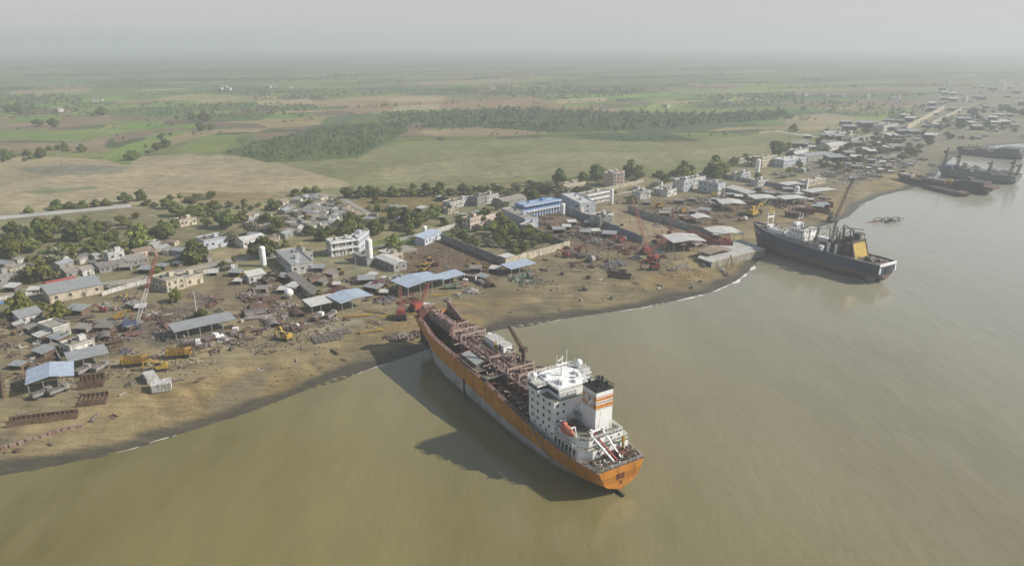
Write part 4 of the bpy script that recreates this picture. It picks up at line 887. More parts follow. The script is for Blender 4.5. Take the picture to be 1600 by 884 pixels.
def hulks():
    rnd = random.Random(4)
    t, L, hw, hz_ = generic_ship('cargo_hulk', 'low dark hulk with a raised stern block, lying beside a flat barge in the bay', (1548, 296), (1402, 272), 4, 6, None, 20, (.05, .048, .055), (.04, .04, .05), 2, 0, 'dark hulk', 'rust', 1.5, 5.0)
    b = MB(); b.bb(3, 22, -7.5, 7.5, 4, 9.5, 0); b.bb(22, 27, -6, 6, 4, 8, 0); b.bb(15, 19, -3, 3, 9.5, 11.5, 1); b.bb(-4, 3, -7, 7, 4.5, 6.4, 1); b.build('stern_block', ['hulk', 'brown'], t)
    b = MB(); b.bb(28, 33, 3, 6, 4, 7.5, 0); b.tube((30, 4, 7.5), (30, 4, 9), 1, 10, 0); b.build('winch_house', 'ochre', t)
    b = MB(); b.bb(L * .45, L * .68, -6, 4, 4, 6.5, 0); b.bb(L * .82, L * .94, -4, 4, 4.5, 7.4, 1); b.build('hatch_cover', ['scrapgrey', 'scrapwhite'], t)
    b = MB(); debris(b, 4, L * .9, -7, 7, 4.2, 180, 4, rnd, 3, 2.4); o = b.build('deck_debris', ['hulk', 'brown', 'scrapgrey', 'rust'], t); o['kind'] = 'stuff'
    a = P(1510, 304, 2); f = P(1449, 290, 2); rz = math.atan2(f.y - a.y, f.x - a.x); l = (f - a).length
    t = empty('barge', (a.x, a.y, 0), rz); tag(t, 'flat dark barge moored alongside the low dark hulk', 'barge')
    b = MB(); b.profile([(0, 2.4), (l, 2.4), (l - 4, -1), (4, -1)], -5, 5); b.build('hull', 'hulk', t)
    b = MB(); b.bb(1, 9, -4, 4, 2.45, 3.4, 0); b.build('bow_ramp', 'brown', t)
    for y in (-4.8, 4.8): b = MB(); b.beam((0, y, 2.7), (l, y, 2.7), .5); b.build('gunwale', 'rust', t)
    t, L, hw, hz_ = generic_ship('crane_hulk', 'long grey hulk with tall derrick masts along its deck, farthest down the bay', (1592, 276), (1466, 262), 6.5, 6.5, None, 24, (.15, .175, .19), (.08, .09, .1), 1.5, 0, 'grey hulk', 'scrapgrey', 1, 7.6)
    b = MB(); b.bb(L * .55, L * .72, -9, 9, 6.4, 9.5, 0); b.bb(L * .62, L * .68, -4, 4, 9.5, 14, 1); b.bb(L * .8, L * .95, -6, 7, 6.5, 10, 2); b.bb(L * .3, L * .5, -9, 8, 6.4, 8.5, 0); b.build('deckhouse', ['hulkgrey', 'scrapwhite', 'scrapblue'], t)
    for k, (x, y, h) in enumerate(((.93, 2, 17), (.78, -2, 12), (.36, 3, 9), (.1, 3, 12), (.05, -5, 8))):
        b = MB(); b.lattice((L * x, y, 6.5), (L * x - 2, y, 9 + h), 2.0, 1.4, 9, .35); b.build('derrick_mast', 'brown', t)
        b = MB(); b.bb(L * x - 2.4, L * x + 1.4, y - 1.2, y + 1.2, 9 + h * .7, 9 + h * .84); b.build('crane_head', 'brown', t)
    b = MB(); debris(b, 3, L * .95, -9, 9, 7, 150, 3, rnd, 4, 3); o = b.build('deck_debris', ['hulkgrey', 'scrapgrey', 'brown'], t); o['kind'] = 'stuff'
    t, L, hw, hz_ = generic_ship('stripped_hulk', 'dark rusty hulk cut low, beached behind the long grey hulk', (1602, 240), (1494, 230), 6, 6, None, 26, (.1, .1, .11), (.08, .075, .08), 1.5, 0, None, 'scrapgrey', 1, 6.0)
    b = MB(); b.bb(3, 22, -11, 11, 5, 11, 0); b.bb(24, 27, -8, 8, 5, 9, 0); b.bb(L * .5, L * .62, -10, 8, 5, 8, 0); b.build('stern_block', ['hulkgrey'], t)
    b = MB(); debris(b, 3, L * .95, -9, 9, 5.3, 120, 3, rnd, 5, 3); o = b.build('deck_debris', ['hulkgrey', 'rust', 'brown'], t); o['kind'] = 'stuff'
    # sunken wreck awash in the bay
    p = P(1384, 346, 0); t = empty('sunken_wreck', (p.x, p.y, 0), .3); tag(t, 'twisted remains of a wreck awash in the bay beyond the blue ship', 'wreck', mark='sunken wreck')
    b = MB()
    for k in range(3):
        c = Vector((-6 + 6.5 * k, rnd.uniform(-2, 2), .3)); 
        for j in range(8): q0, q1 = math.pi * j / 8, math.pi * (j + 1) / 8; b.beam(c + Vector((math.cos(q0) * 4, 0, math.sin(q0) * 2.6)), c + Vector((math.cos(q1) * 4, 0, math.sin(q1) * 2.6)), .5)
    b.build('rib_cage', 'scrapgrey', t)
    b = MB(); debris(b, -9, 10, -4, 3, -.4, 60, 2, rnd, 3.5, .9); o = b.build('hull_plating', ['scrapgrey', 'hulk'], t)
    b = MB(); b.beam((-15, 1, .1), (-6, 0, 1.2), .5); b.build('broken_boom', 'boomred', t)
hulks()
# ================================================================== TREES AND WOODS
def leaf_cards(c, r, n, size, rnd, shell=.55):
    "n small leaf sprays spread through an ellipsoid lump"
    vs = []; fs = []
    for _ in range(n):
        d = Vector((rnd.gauss(0, 1), rnd.gauss(0, 1), rnd.gauss(0, 1))).normalized(); k = (shell + (1 - shell) * rnd.random()) if rnd.random() < .8 else rnd.random()
        p = Vector((c[0] + d.x * r[0] * k, c[1] + d.y * r[1] * k, c[2] + d.z * r[2] * k))
        nn = (d + Vector((rnd.uniform(-.8, .8), rnd.uniform(-.8, .8), rnd.uniform(-.3, .9)))).normalized(); a = nn.orthogonal().normalized(); b = nn.cross(a)
        t = rnd.uniform(0, 6.28); x = a * math.cos(t) + b * math.sin(t); y = nn.cross(x); s = size * rnd.uniform(.6, 1.3); o = len(vs)
        vs += [p - x * s - y * s * .5, p + x * s * .2 - y * s * .8, p + x * s + y * s * .1, p + y * s * .7 - x * s * .2]; fs.append((o, o + 1, o + 2, o + 3))
    return vs, fs
def tree_model(name, lm, seed, w=10.0, h=8.0, trunk=2.2, lumps=9, dens=120, size=.55, flat=.6):
    def make():
        rnd = random.Random(seed); t = empty(name); b = MB()
        b.tube((0, 0, -.4), (.15, 0, trunk), .34, 8, 0, .24); tops = []
        c = MB()
        for i in range(lumps):
            a = 6.28 * (i / lumps) * 1.7 + rnd.uniform(0, .9); rr = w / 2 * (.2 + .5 * rnd.random()) if i else 0
            r = w / 2 * rnd.uniform(.34, .52); z = trunk + (h - trunk) * (.12 + .55 * rnd.random() ** 1.2) if i else h - r * flat * 1.05
            p = (rr * math.cos(a), rr * math.sin(a), max(z, r * flat * .8)); tops.append(p)
            vs, fs = leaf_cards(p, (r, r, r * flat * rnd.uniform(.8, 1.15)), int(dens * (r / (w * .21)) ** 2), size, rnd); c.add(vs, fs)
        for p in tops[:6]: b.tube((.15, 0, trunk - .15), (p[0] * .8, p[1] * .8, p[2]), .16, 5, 0, .05)
        b.build('trunk', 'trunk', t); c.build('crown', lm, t); return t
    return Kind(make)
TREES = dict(
    dark=[tree_model('broad_tree', 'leaf_dark', s, 10, 8.2, 1.2, 14, 130, .55, .72) for s in (1, 2, 3)],
    mid=[tree_model('round_tree', 'leaf_mid', s, 10, 8.6, 1.1, 13, 130, .55, .8) for s in (4, 5)],
    bright=[tree_model('leafy_tree', 'leaf_bright', s, 10, 9, 1.1, 13, 125, .53, .8) for s in (6, 7)],
    dry=[tree_model('thorn_tree', 'leaf_dry', s, 10, 7, 1.2, 12, 90, .45, .65) for s in (8, 9)],
    bush=[tree_model('shrub', 'leaf_mid', s, 10, 6.5, .3, 9, 90, .62, .7) for s in (10, 11)],
    tall=[tree_model('slender_tree', 'leaf_mid', 12, 5, 11, 2.2, 9, 75, .42, 1.1)])
TWORDS = dict(dark='dark green broad tree', mid='mid green round tree', bright='bright green leafy tree', dry='grey brown thorn tree', bush='low green shrub', tall='slender green tree')
TL = """63,369,38,dark;92,356,25,dark;18,389,30,dark;23,403,33,bright;35,382,25,dark;75,379,22,mid;88,410,42,dry;124,376,50,dark;108,374,22,mid;65,438,46,mid;117,412,22,bush;147,396,26,mid;160,389,18,mid
221,389,46,bright;229,392,18,dark;256,368,34,dark;272,357,18,dark;260,374,26,mid;190,394,20,bright;207,390,14,bright;306,411,45,dark;246,430,14,bright;276,471,24,bright;36,492,42,bright;62,484,18,mid;95,499,36,bright;117,490,17,dark;101,534,18,mid;140,445,14,bright;213,341,12,dark
45,333,17,bush;90,327,26,bush;110,326,20,bush;130,325,20,bush;150,323,20,bush;166,321,18,bush;196,317,20,dark;222,313,20,dark;229,321,15,bush;241,323,12,bush;266,313,15,bush;281,309,9,bush;297,316,13,bush;304,307,9,bush;262,326,20,mid;276,338,24,mid;308,338,22,mid
287,338,19,mid;334,328,20,mid;324,354,17,mid;354,357,34,dark;377,347,20,mid;381,337,14,mid;364,381,31,dry;396,367,30,dry;434,364,30,dark;430,329,19,dark;420,327,11,mid;464,306,19,bush;478,301,15,bush;494,301,15,bush;460,342,19,dry;502,376,26,dark;514,368,22,dark;413,402,46,dark;446,386,13,bright;468,397,17,bright;440,398,13,mid;349,418,13,mid;365,413,7,tall;426,440,28,dry;500,472,23,mid;317,498,21,mid
549,363,36,mid;536,375,28,dark;586,366,31,dark;572,352,13,mid;617,342,24,dark;636,348,27,dark;655,355,32,dark;639,361,19,bright;616,360,17,bright;676,340,24,mid;686,332,14,mid;696,353,14,mid;616,388,27,bright;620,398,15,mid;641,368,14,bright;525,320,15,dry;591,330,17,bush;577,327,11,bush;558,348,14,mid;600,352,16,mid;662,345,16,mid
832,315,24,dark;851,303,20,dark;874,288,28,dark;889,293,14,dark;933,278,26,mid;911,283,18,mid;871,309,38,dry;901,303,16,dark;912,303,20,dry;828,291,16,dry;720,353,19,mid;759,338,19,mid;777,328,9,mid;794,312,22,bush;790,325,12,mid
932,281,20,mid;910,293,17,dark;915,303,22,dry;985,276,32,mid;998,281,18,mid;1022,295,15,dry;1039,286,18,dark;1068,279,34,mid;1050,280,16,dark;1117,274,40,mid;1125,278,22,mid;1146,259,17,mid;1164,253,17,dark;1177,255,13,dark;957,304,13,mid;987,318,17,mid;1184,281,12,bright
1215,244,28,dark;1232,236,22,dark;1282,226,20,mid;1300,221,19,dark;1322,212,17,mid;1352,208,18,dark;1325,234,19,dark;1385,226,20,dark;1374,224,18,dark;1400,228,20,dark;1364,220,14,dark;1410,222,16,dark;1394,219,15,mid;1420,230,14,dark;1385,200,13,dark;1232,270,11,bright;1262,250,12,mid;1290,262,15,mid;1345,258,14,mid;1240,206,20,mid;1255,172,14,bush;1480,200,12,dark;1500,196,12,dark;1580,180,22,dark;1596,182,20,dark"""
TREE_LIST = []
for line in TL.split('\n'):
    for e in line.split(';'):
        u, v, w, k = e.split(','); TREE_LIST.append((float(u), float(v), float(w), k))
_r = random.Random(21)
def scatter_px(poly, n, rnd, mind):
    us = [p[0] for p in poly]; vs = [p[1] for p in poly]; out = []
    for _ in range(n * 40):
        if len(out) >= n: break
        u, v = rnd.uniform(min(us), max(us)), rnd.uniform(min(vs), max(vs))
        if inside(np.array([u]), np.array([v]), poly)[0] and all(abs(u - a) + 2.2 * abs(v - b) > mind for a, b in out): out.append((u, v))
    return out
ORCH = [(728, 352), (782, 345), (815, 358), (862, 381), (800, 402), (760, 392), (705, 378)]
for u, v in scatter_px(ORCH, 40, _r, 10): TREE_LIST.append((u, v, _r.uniform(11, 24), 'dry' if u < 768 and _r.random() < .75 else _r.choice(['bright', 'mid', 'dark'])))
for i in range(27): TREE_LIST.append((546 + i * 11 + _r.uniform(-4, 4), 309 - i * .33 + _r.uniform(-2, 2), _r.uniform(11, 22), _r.choice(['bush', 'bush', 'dark'])))
for u, v in scatter_px([(290, 312), (420, 304), (450, 318), (360, 345), (280, 340)], 22, _r, 12): TREE_LIST.append((u, v, _r.uniform(9, 19), _r.choice(['bush', 'mid', 'dry'])))
for u, v in scatter_px([(0, 372), (60, 350), (180, 345), (250, 370), (200, 400), (60, 415), (0, 410)], 46, _r, 11): TREE_LIST.append((u, v, _r.uniform(12, 28), _r.choice(['dark', 'dark', 'mid', 'dry', 'bright', 'bush', 'bush'])))
for u, v in scatter_px([(400, 310), (560, 308), (600, 360), (420, 375)], 16, _r, 18): TREE_LIST.append((u, v, _r.uniform(10, 20), _r.choice(['mid', 'dry', 'dark'])))
for u, v in scatter_px([(0, 240), (140, 228), (160, 236), (60, 252), (0, 254)], 14, _r, 12): TREE_LIST.append((u, v, _r.uniform(9, 20), _r.choice(['bush', 'dark'])))
for u, v in ((84, 198), (60, 198), (235, 240), (245, 236), (258, 231), (205, 250), (315, 205), (330, 203), (120, 175), (30, 178), (15, 176), (50, 172), (145, 182), (160, 181), (276, 186), (300, 188), (320, 190)): TREE_LIST.append((u, v, _r.uniform(7, 20), 'dark'))
for u, v in scatter_px([(1190, 262), (1260, 240), (1400, 205), (1590, 160), (1599, 205), (1440, 245), (1300, 268)], 70, _r, 9): TREE_LIST.append((u, v, _r.uniform(9, 20), _r.choice(['dark', 'mid', 'dry', 'bush'])))
for u, v in scatter_px([(560, 292), (860, 286), (1000, 276), (1150, 262), (1240, 245), (1240, 255), (1000, 290), (700, 330), (600, 345)], 34, _r, 14): TREE_LIST.append((u, v, _r.uniform(8, 18), _r.choice(['dark', 'mid', 'dry', 'bush', 'bush'])))
for u, v in scatter_px([(200, 238), (240, 222), (262, 208), (268, 212), (245, 232), (210, 250)], 8, _r, 8): TREE_LIST.append((u, v, _r.uniform(5, 10), 'dark'))
def place_trees():
    rnd = random.Random(31)
    for u, v, w, k in TREE_LIST:
        p = G(u, v); ppm = px_m(p); base = 5 if k == 'tall' else 10; sc = w / ppm / base * 1.1
        if p.y < 500 and k != 'tall': sc = min(sc, 1.7)
        if u > 1180 and v < 240: sc *= .72
        o = rnd.choice(TREES[k]).put(p, rnd.uniform(0, 6.28), (sc, sc * rnd.uniform(.88, 1.12), sc * rnd.uniform(.82, 1.02)))
        auto(o, ('big ' if sc > 1.25 else 'small ' if sc < .62 and k != 'bush' else '') + TWORDS[k], 'shrub' if k == 'bush' else 'tree', 'shrubs on the dry plain' if k == 'bush' else 'trees around the village and yards')
place_trees()

def far_wood(name, label, polys, n, seed, hmin=5, hmax=9, m='wood_far', nq=16, rows=False):
    "a mass of far trees: each a clump of leaf sprays with a trunk hidden inside"
    r2 = np.random.default_rng(seed); V = []
    for poly in polys:
        w = np.array([(P(u, v, 2.4).x, P(u, v, 2.4).y) for u, v in poly]); lo, hi = w.min(0), w.max(0); got = []
        area = .5 * abs(np.dot(w[:, 0], np.roll(w[:, 1], 1)) - np.dot(w[:, 1], np.roll(w[:, 0], 1)))
        m_ = max(4, int(n * area / 1e4)); q = r2.uniform(lo, hi, (min(m_ * 12, 60000), 2))
        if rows: q[:, 1] = np.round(q[:, 1] / 9) * 9 + r2.normal(0, .6, len(q))
        q = q[inside(q[:, 0], q[:, 1], w)][:m_]
        for x, y in q:
            h = r2.uniform(hmin, hmax); rr = h * r2.uniform(.42, .62); d = r2.normal(size=(nq, 3)); d /= np.linalg.norm(d, axis=1)[:, None]; d *= r2.uniform(.5, 1, (nq, 1))
            c = np.stack([x + d[:, 0] * rr, y + d[:, 1] * rr, 2.3 + h * .52 + d[:, 2] * h * .48], 1); s = h * .17
            a = r2.normal(size=(nq, 3)); a /= np.linalg.norm(a, axis=1)[:, None]; b = np.cross(a, d + 1e-3); b /= np.linalg.norm(b, axis=1)[:, None]
            V.append(np.stack([c - a * s - b * s * .5, c + a * s * .3 - b * s, c + a * s + b * s * .2, c + b * s], 1))
    V = np.concatenate(V).reshape(-1, 3); me = bpy.data.meshes.new(name); nf = len(V) // 4
    me.vertices.add(len(V)); me.vertices.foreach_set('co', V.ravel().astype('f4')); me.loops.add(nf * 4); me.loops.foreach_set('vertex_index', np.arange(nf * 4, dtype='i4'))
    me.polygons.add(nf); me.polygons.foreach_set('loop_start', np.arange(0, nf * 4, 4, dtype='i4')); me.update(calc_edges=True); me.materials.append(M[m])
    o = bpy.data.objects.new(name, me); COL.objects.link(o); o['kind'] = 'stuff'; o['label'] = label
far_wood('plantation', 'dense green plantation between the dry flats and the fields', [[(348, 238), (400, 223), (480, 207), (560, 196), (618, 194), (638, 205), (560, 244), (420, 252)]], 150, 1, 3.2, 5.6, nq=10)
far_wood('woodland', 'long dark belt of woodland across the plain', [[(650, 178), (780, 171), (1010, 177), (1120, 179), (1228, 174), (1238, 186), (1000, 204), (850, 206), (664, 199)], [(600, 176), (652, 178), (664, 199), (640, 203), (590, 195)]], 60, 2, 4, 10.5, nq=12)
far_wood('orchard', 'distant orchards and wooded farmland fading into haze', [[(170, 178), (260, 160), (330, 163), (400, 162), (520, 166), (480, 178), (380, 187), (270, 186)], [(0, 150), (110, 148), (150, 175), (60, 182), (0, 180)], [(360, 148), (520, 140), (620, 146), (500, 158), (400, 158)], [(680, 140), (830, 132), (1000, 140), (1000, 150), (860, 158), (720, 148)], [(1100, 150), (1240, 146), (1260, 160), (1120, 172)], [(1230, 160), (1330, 158), (1450, 168), (1430, 192), (1290, 178)]], 26, 3, 4.5, 8, nq=9)
far_wood('treeline', 'field edge tree lines far out on the plain', [[(u, v), (u + l, v - l * .03), (u + l, v - l * .03 + .9), (u, v + .9)] for u, v, l in ((0, 140, 260), (120, 132, 300), (300, 128, 260), (560, 130, 220), (40, 120, 420), (520, 118, 380), (860, 126, 300), (900, 115, 420), (1200, 140, 260), (1250, 124, 350), (0, 108, 500), (600, 106, 460), (1100, 106, 500), (1350, 152, 250), (0, 204, 60), (90, 221, 120), (170, 201, 110), (230, 190, 140), (300, 212, 60), (400, 193, 90), (450, 184, 120), (0, 186, 160), (510, 170, 110), (600, 166, 120), (700, 160, 100), (900, 172, 110), (1000, 166, 120), (640, 150, 200), (860, 146, 180), (1080, 152, 140), (200, 150, 160), (380, 156, 110), (0, 158, 130), (1130, 168, 110), (640, 206, 90), (760, 212, 120), (900, 222, 160), (1060, 214, 140), (1210, 190, 100), (1290, 200, 90), (620, 145, 80), (830, 163, 170), (100, 168, 90), (430, 128, 130), (740, 122, 200), (1040, 134, 160))], 110, 4, 3.5, 8, nq=7)
far_wood('scrubland', 'scattered low scrub on the dry flats', [[(0, 240), (300, 236), (420, 246), (640, 240), (860, 236), (1060, 236), (1220, 210), (1320, 205), (1240, 245), (1000, 268), (700, 290), (330, 312), (0, 330)]], 2.2, 5, .8, 2.4, 'leaf_dry', nq=12)
far_wood('weed', 'low weeds and brush between the village and the yards', [[(0, 345), (205, 325), (330, 315), (560, 296), (860, 288), (1150, 266), (1240, 262), (1000, 296), (700, 350), (300, 410), (0, 450)], [(640, 395), (700, 440), (660, 440), (610, 400)]], 34, 6, .6, 2.6, 'leaf_mid', nq=12)

# ================================================================== BUILDINGS
WINS = {}
def win_unit(fr, w=1.3, h=1.3):
    b = MB(); b.box((0, -.02, 0), (w + .3, .1, h + .3), 0, 0); b.box((0, -.06, 0), (w, .08, h), 0, 1); b.bb(-.04, .04, -.13, -.1, -h / 2, h / 2, 0); return b
def frame_of(uL, vL, uR, vR, depth):
    a, b = G(uL, vL), G(uR, vR); a.z = b.z = min(a.z, b.z) ; d = b - a; w = d.length; rz = math.atan2(d.y, d.x)
    return a, b, w, rz
def building(uL, vL, uR, vR, depth, h, wall, label, cat='building', storeys=1, roof='flat', roofm='darkroof', win=3.0, mark=None, name='building', sides='fr', auto_=False, group=None, door=True, extra=None, pitch=1.4):
    a, b, w, rz = frame_of(uL, vL, uR, vR, depth); c = (a + b) / 2
    t = empty(name, c, rz)
    if wall == 'white': wall = 'plaster'
    if auto_: auto(t, label, cat, group)
    else: tag(t, label, cat, group, mark=mark)
    W2 = w / 2; m = MB(); m.bb(-W2, W2, 0, depth, -.6, h, 0)
    if storeys > 1:
        for k in range(1, storeys): m.bb(-W2 - .07, W2 + .07, -.07, depth + .07, h * k / storeys - .12, h * k / storeys + .12, 0)
    wl = m.build('wall', [wall], t)
    if roof == 'flat':
        r = MB(); r.bb(-W2 - .12, W2 + .12, -.12, depth + .12, h, h + .22, 0)
        for x0, x1, y0, y1 in ((-W2 - .1, W2 + .1, -.1, .15), (-W2 - .1, W2 + .1, depth - .15, depth + .1), (-W2 - .1, -W2 + .15, .15, depth - .15), (W2 - .15, W2 + .1, .15, depth - .15)): r.bb(x0, x1, y0, y1, h + .22, h + .85, 1)
        if w > 7 and depth > 5: q = random.Random(int(uL)); r.bb(W2 * .2, W2 * .2 + 2.6, depth * .45, depth * .45 + 2.4, h + .22, h + 2.3, 1); r.tube((-W2 * .5, depth * .6, h + .22), (-W2 * .5, depth * .6, h + 1.5), .6, 9, 2)
        r.build('roof', [roofm, wall, 'black'], t)
    elif roof == 'gable':
        r = MB(); e = .35; prof = [(-e, h - .02), (depth / 2, h + pitch), (depth + e, h - .02), (depth + e, h + .14), (depth / 2, h + pitch + .18), (-e, h + .14)]
        n = 6; vs = [(x, y, z) for x in (-W2 - .4, W2 + .4) for y, z in prof]; r.add(vs, [(i, (i + 1) % n, n + (i + 1) % n, n + i) for i in range(n)] + [(0, 1, 4, 5), (1, 2, 3, 4), (11, 10, 7, 6), (10, 9, 8, 7)], 0); r.build('roof', [roofm], t)
        g = MB(); g.add([(x, y, z) for x in (-W2 + .02, W2 - .02) for y, z in ((0, h - .01), (depth / 2, h + pitch - .03), (depth, h - .01))], [(0, 1, 2), (5, 4, 3)], 0); g.build('gable', [wall], t)
    elif roof == 'shed':
        r = MB(); r.add([(x, y, z + k) for k in (0, .16) for x, y, z in ((-W2 - .4, -.5, h), (W2 + .4, -.5, h), (W2 + .4, depth + .3, h + pitch), (-W2 - .4, depth + .3, h + pitch))], [(3, 2, 1, 0), (4, 5, 6, 7), (0, 1, 5, 4), (1, 2, 6, 5), (2, 3, 7, 6), (3, 0, 4, 7)], 0); r.build('roof', [roofm], t)
    if win:
        sp = []; n = max(1, int(w / win)); sh = h / storeys
        for k in range(storeys):
            z = sh * k + sh * .58; ww = min(1, sh / 3.2)
            for i in range(n):
                if door and k == 0 and i == n // 2: continue
                sp.append((-W2 + w * (i + .5) / n, -.01, z, 0, ww))
            nd = max(1, int(depth / win)) if depth > 3 else 0
            for i in range(nd):
                if 'l' in sides: sp.append((-W2 - .01, depth * (i + .5) / nd, z, -math.pi / 2, ww))
                if 'r' in sides: sp.append((W2 + .01, depth * (i + .5) / nd, z, math.pi / 2, ww))
        windows_on(t, sp[:90], win_unit(wall), [wall if wall in ('white', 'cream') else 'offwhite', 'glass'])
    if door:
        n = max(1, int(w / (win or 3))); x = -W2 + w * (n // 2 + .5) / n
        d = MB(); d.bb(x - .6, x + .6, -.06, .05, -.3, min(2.2, h * .8), 0); d.build('door', ['wood'], t)
    if extra: extra(t, W2, depth, h)
    return t
def rail_top(t, W2, depth, h):
    b = MB(); rail(b, [(-W2, 0, h + .8), (W2, 0, h + .8), (W2, depth, h + .8)], .9, 1.5, .09); b.build('roof_railing', 'white', t)
def arcade(t, W2, depth, h):
    b = MB(); b.bb(-W2, W2, -2.2, -.14, h * .5 - .12, h * .5 + .1, 0); n = int(W2 * 2 / 2.6)
    for i in range(n + 1): x = -W2 + .2 + (2 * W2 - .4) * i / n; b.beam((x, -2.1, -.5), (x, -2.1, h * .5), .32, 0)
    rail(b, [(-W2, -2.1, h * .5 + .1), (W2, -2.1, h * .5 + .1)], 1.0, 1.0, .13, 0); b.build('arcade', 'white', t)
    b = MB(); b.add([(-W2 - .3, -2.4, h - .2), (W2 + .3, -2.4, h - .2), (W2 + .3, -.15, h + .3), (-W2 - .3, -.15, h + .3)], [(0, 1, 2, 3)]); b.add([(-W2 - .3, -2.4, h - .3), (W2 + .3, -2.4, h - .3), (W2 + .3, -.15, h + .2), (-W2 - .3, -.15, h + .2)], [(3, 2, 1, 0)]); b.build('awning', 'bluesheet', t)
def gallery(t, W2, depth, h):
    b = MB(); b.bb(-W2, W2, -1.6, -.14, h * .5 - .1, h * .5 + .1, 0); b.bb(-W2, W2, -1.7, -1.6, h * .5 + .1, h * .5 + .9, 0); n = int(W2 * 2 / 3.4)
    for i in range(n + 1): x = -W2 + .2 + (2 * W2 - .4) * i / n; b.beam((x, -1.5, -.5), (x, -1.5, h * .5 - .1), .3, 0); b.beam((x, -1.5, h * .5 + .9), (x, -1.5, h), .26, 0)
    b.bb(-W2 - .2, W2 + .2, -1.9, -.14, h + .03, h + .2, 0); b.build('gallery', 'white', t)
B = building
# --- western village street and yards
B(-6, 449, 23, 443, 9, 5.2, 'grey', 'open fronted grey block building beside the street at the photo\'s left edge', storeys=1, win=3.4, roofm='thatch', mark='grey block building', sides='r')
B(27, 442, 44, 439, 6, 3.2, 'grey', 'low dim shop in the shade of a tree next to the grey block building', cat='shop', roof='shed', roofm='darkroof', win=0)
B(49, 441, 64, 438, 5, 2.8, 'cream', 'low cream shop under the big mid green tree by the street', cat='shop', roof='shed', roofm='thatch', win=0)
B(105, 436, 128, 431, 8, 3.4, 'grey', 'greenish gabled hut standing at the street between two shops', cat='hut', roof='gable', roofm='thatch', win=3.5, mark='greenish gabled hut')
B(130, 432, 148, 428, 7, 3.2, 'white', 'small white hut next to the greenish gabled hut', cat='hut', roof='gable', roofm='thatch', win=3)
B(172, 416, 197, 411, 8, 6.4, 'white', 'white two storey house with roof terrace above the street shops', cat='house', storeys=2, sides='l', mark='white terrace house', extra=rail_top)
B(157, 427, 198, 419, 7, 3.0, 'grey', 'long grey roofed row of shops below the white terrace house', cat='shop row', roof='shed', roofm='thatch', win=2.6, pitch=.8)
B(201, 418, 232, 411, 8, 3.2, 'grey', 'row of roadside shops with an old sheet roof by the tall lattice mast', cat='shop row', roof='shed', roofm='thatch', win=2.6, pitch=1)
B(212, 404, 240, 398, 7, 3.4, 'peach', 'pinkish roofed house behind the roadside shops', cat='house', roof='gable', roofm='tile', win=3)
B(234, 392, 252, 389, 6, 4, 'white', 'small white house with stepped roof among the village trees', cat='house', win=2.6)
B(282, 355, 308, 350, 8, 4.2, 'cream', 'long pale house standing alone behind the village trees', cat='house', roof='flat', roofm='tile', win=2.4)
B(320, 391, 357, 384, 12, 5.2, 'wash_shade', 'white house with blue shaded end and flat roof west of the road junction', cat='house', storeys=1, sides='l', win=3.4, mark='blue ended white house')  # bluish shade of the end put into the wall colour
B(381, 388, 416, 380, 10, 4.4, 'white', 'white house with dark windows at the edge of the bare lot', cat='house', roof='gable', roofm='palesheet', win=2.8, mark='white gabled house')
B(79, 475, 163, 457, 13, 4.6, 'cream', 'long low hall with a sloping grey sheet roof', cat='hall', roof='shed', roofm='sheet', win=5, pitch=1.6, mark='long low hall')
B(78, 458, 122, 448, 7, 3.6, 'redroof', 'red roofed lean-to behind the long low hall', cat='shed', roof='gable', roofm='redroof', win=0, mark='red roof')
B(32, 508, 68, 499, 7, 3.4, 'white', 'small white walled yard house with a broken roof', cat='house', roof='shed', roofm='sheet', win=3, mark='small white yard house')
B(86, 530, 112, 522, 12, 4.4, 'offwhite', 'tall narrow white building with a stepped roof by the bright tree', cat='building', win=2.5, sides='l', storeys=1, roofm='concrete', mark='stepped white building')
B(112, 558, 150, 547, 8, 4.2, 'white', 'white workshop office with parapet roof beside the truck shelter', cat='office', win=2.6, sides='l', roofm='concrete', mark='white workshop office')
B(262, 458, 290, 450, 14, 5.6, 'cream', 'cream yard office with a pale block front near the round bright tree', cat='office', storeys=2, sides='l', roofm='concrete', mark='cream yard office')
B(291, 449, 318, 441, 11, 4.2, 'cream', 'flat cream annexe with a dark open front joined to the yard office', cat='building', roofm='concrete', win=3.5)
B(390, 444, 416, 439, 6, 4, 'white', 'small white shed in the scrap yard left of the white sphere', cat='shed', win=2.6, roofm='palesheet', roof='shed')
B(518, 401, 561, 395, 9, 8.0, 'white', 'white two storey L-plan block, its long gallery wing', cat='building', storeys=2, win=3.2, sides='l', roofm='palesheet', mark='white gallery block', extra=gallery)
B(561, 396, 578, 381, 7, 8.0, 'wash_shade', 'pale blue end wing of the white gallery block', cat='building', storeys=2, win=3.2, roofm='palesheet')
B(432, 407, 456, 430, 12, 5.4, 'offwhite', 'grey white compound building with several flat roof levels beside the tall tank', cat='building', roofm='sheet', win=4, mark='compound building')
B(457, 430, 476, 425, 7, 3.6, 'wash_shade', 'small pale blue shed at the corner of the compound building', cat='shed', roofm='palesheet', win=0)
B(470, 412, 490, 405, 9, 4.6, 'grey', 'grey flat roofed store joined behind the compound building', cat='store', roofm='concrete', win=3)
B(449, 438, 490, 470, 4, 3.6, 'offwhite', 'narrow row of low rooms with a broken roof running down to the yard', cat='shed', roof='shed', roofm='thatch', win=3.2, pitch=.5, mark='narrow room row')
B(587, 413, 616, 425, 8, 4.2, 'grey', 'small warehouse with a white sheet roof right of the big white tank', cat='warehouse', roof='gable', roofm='palesheet', win=4, pitch=1, mark='white roofed warehouse')
B(552, 405, 574, 416, 7, 3.2, 'grey', 'low grey shed at the foot of the big white tank', cat='shed', roofm='concrete', win=4)
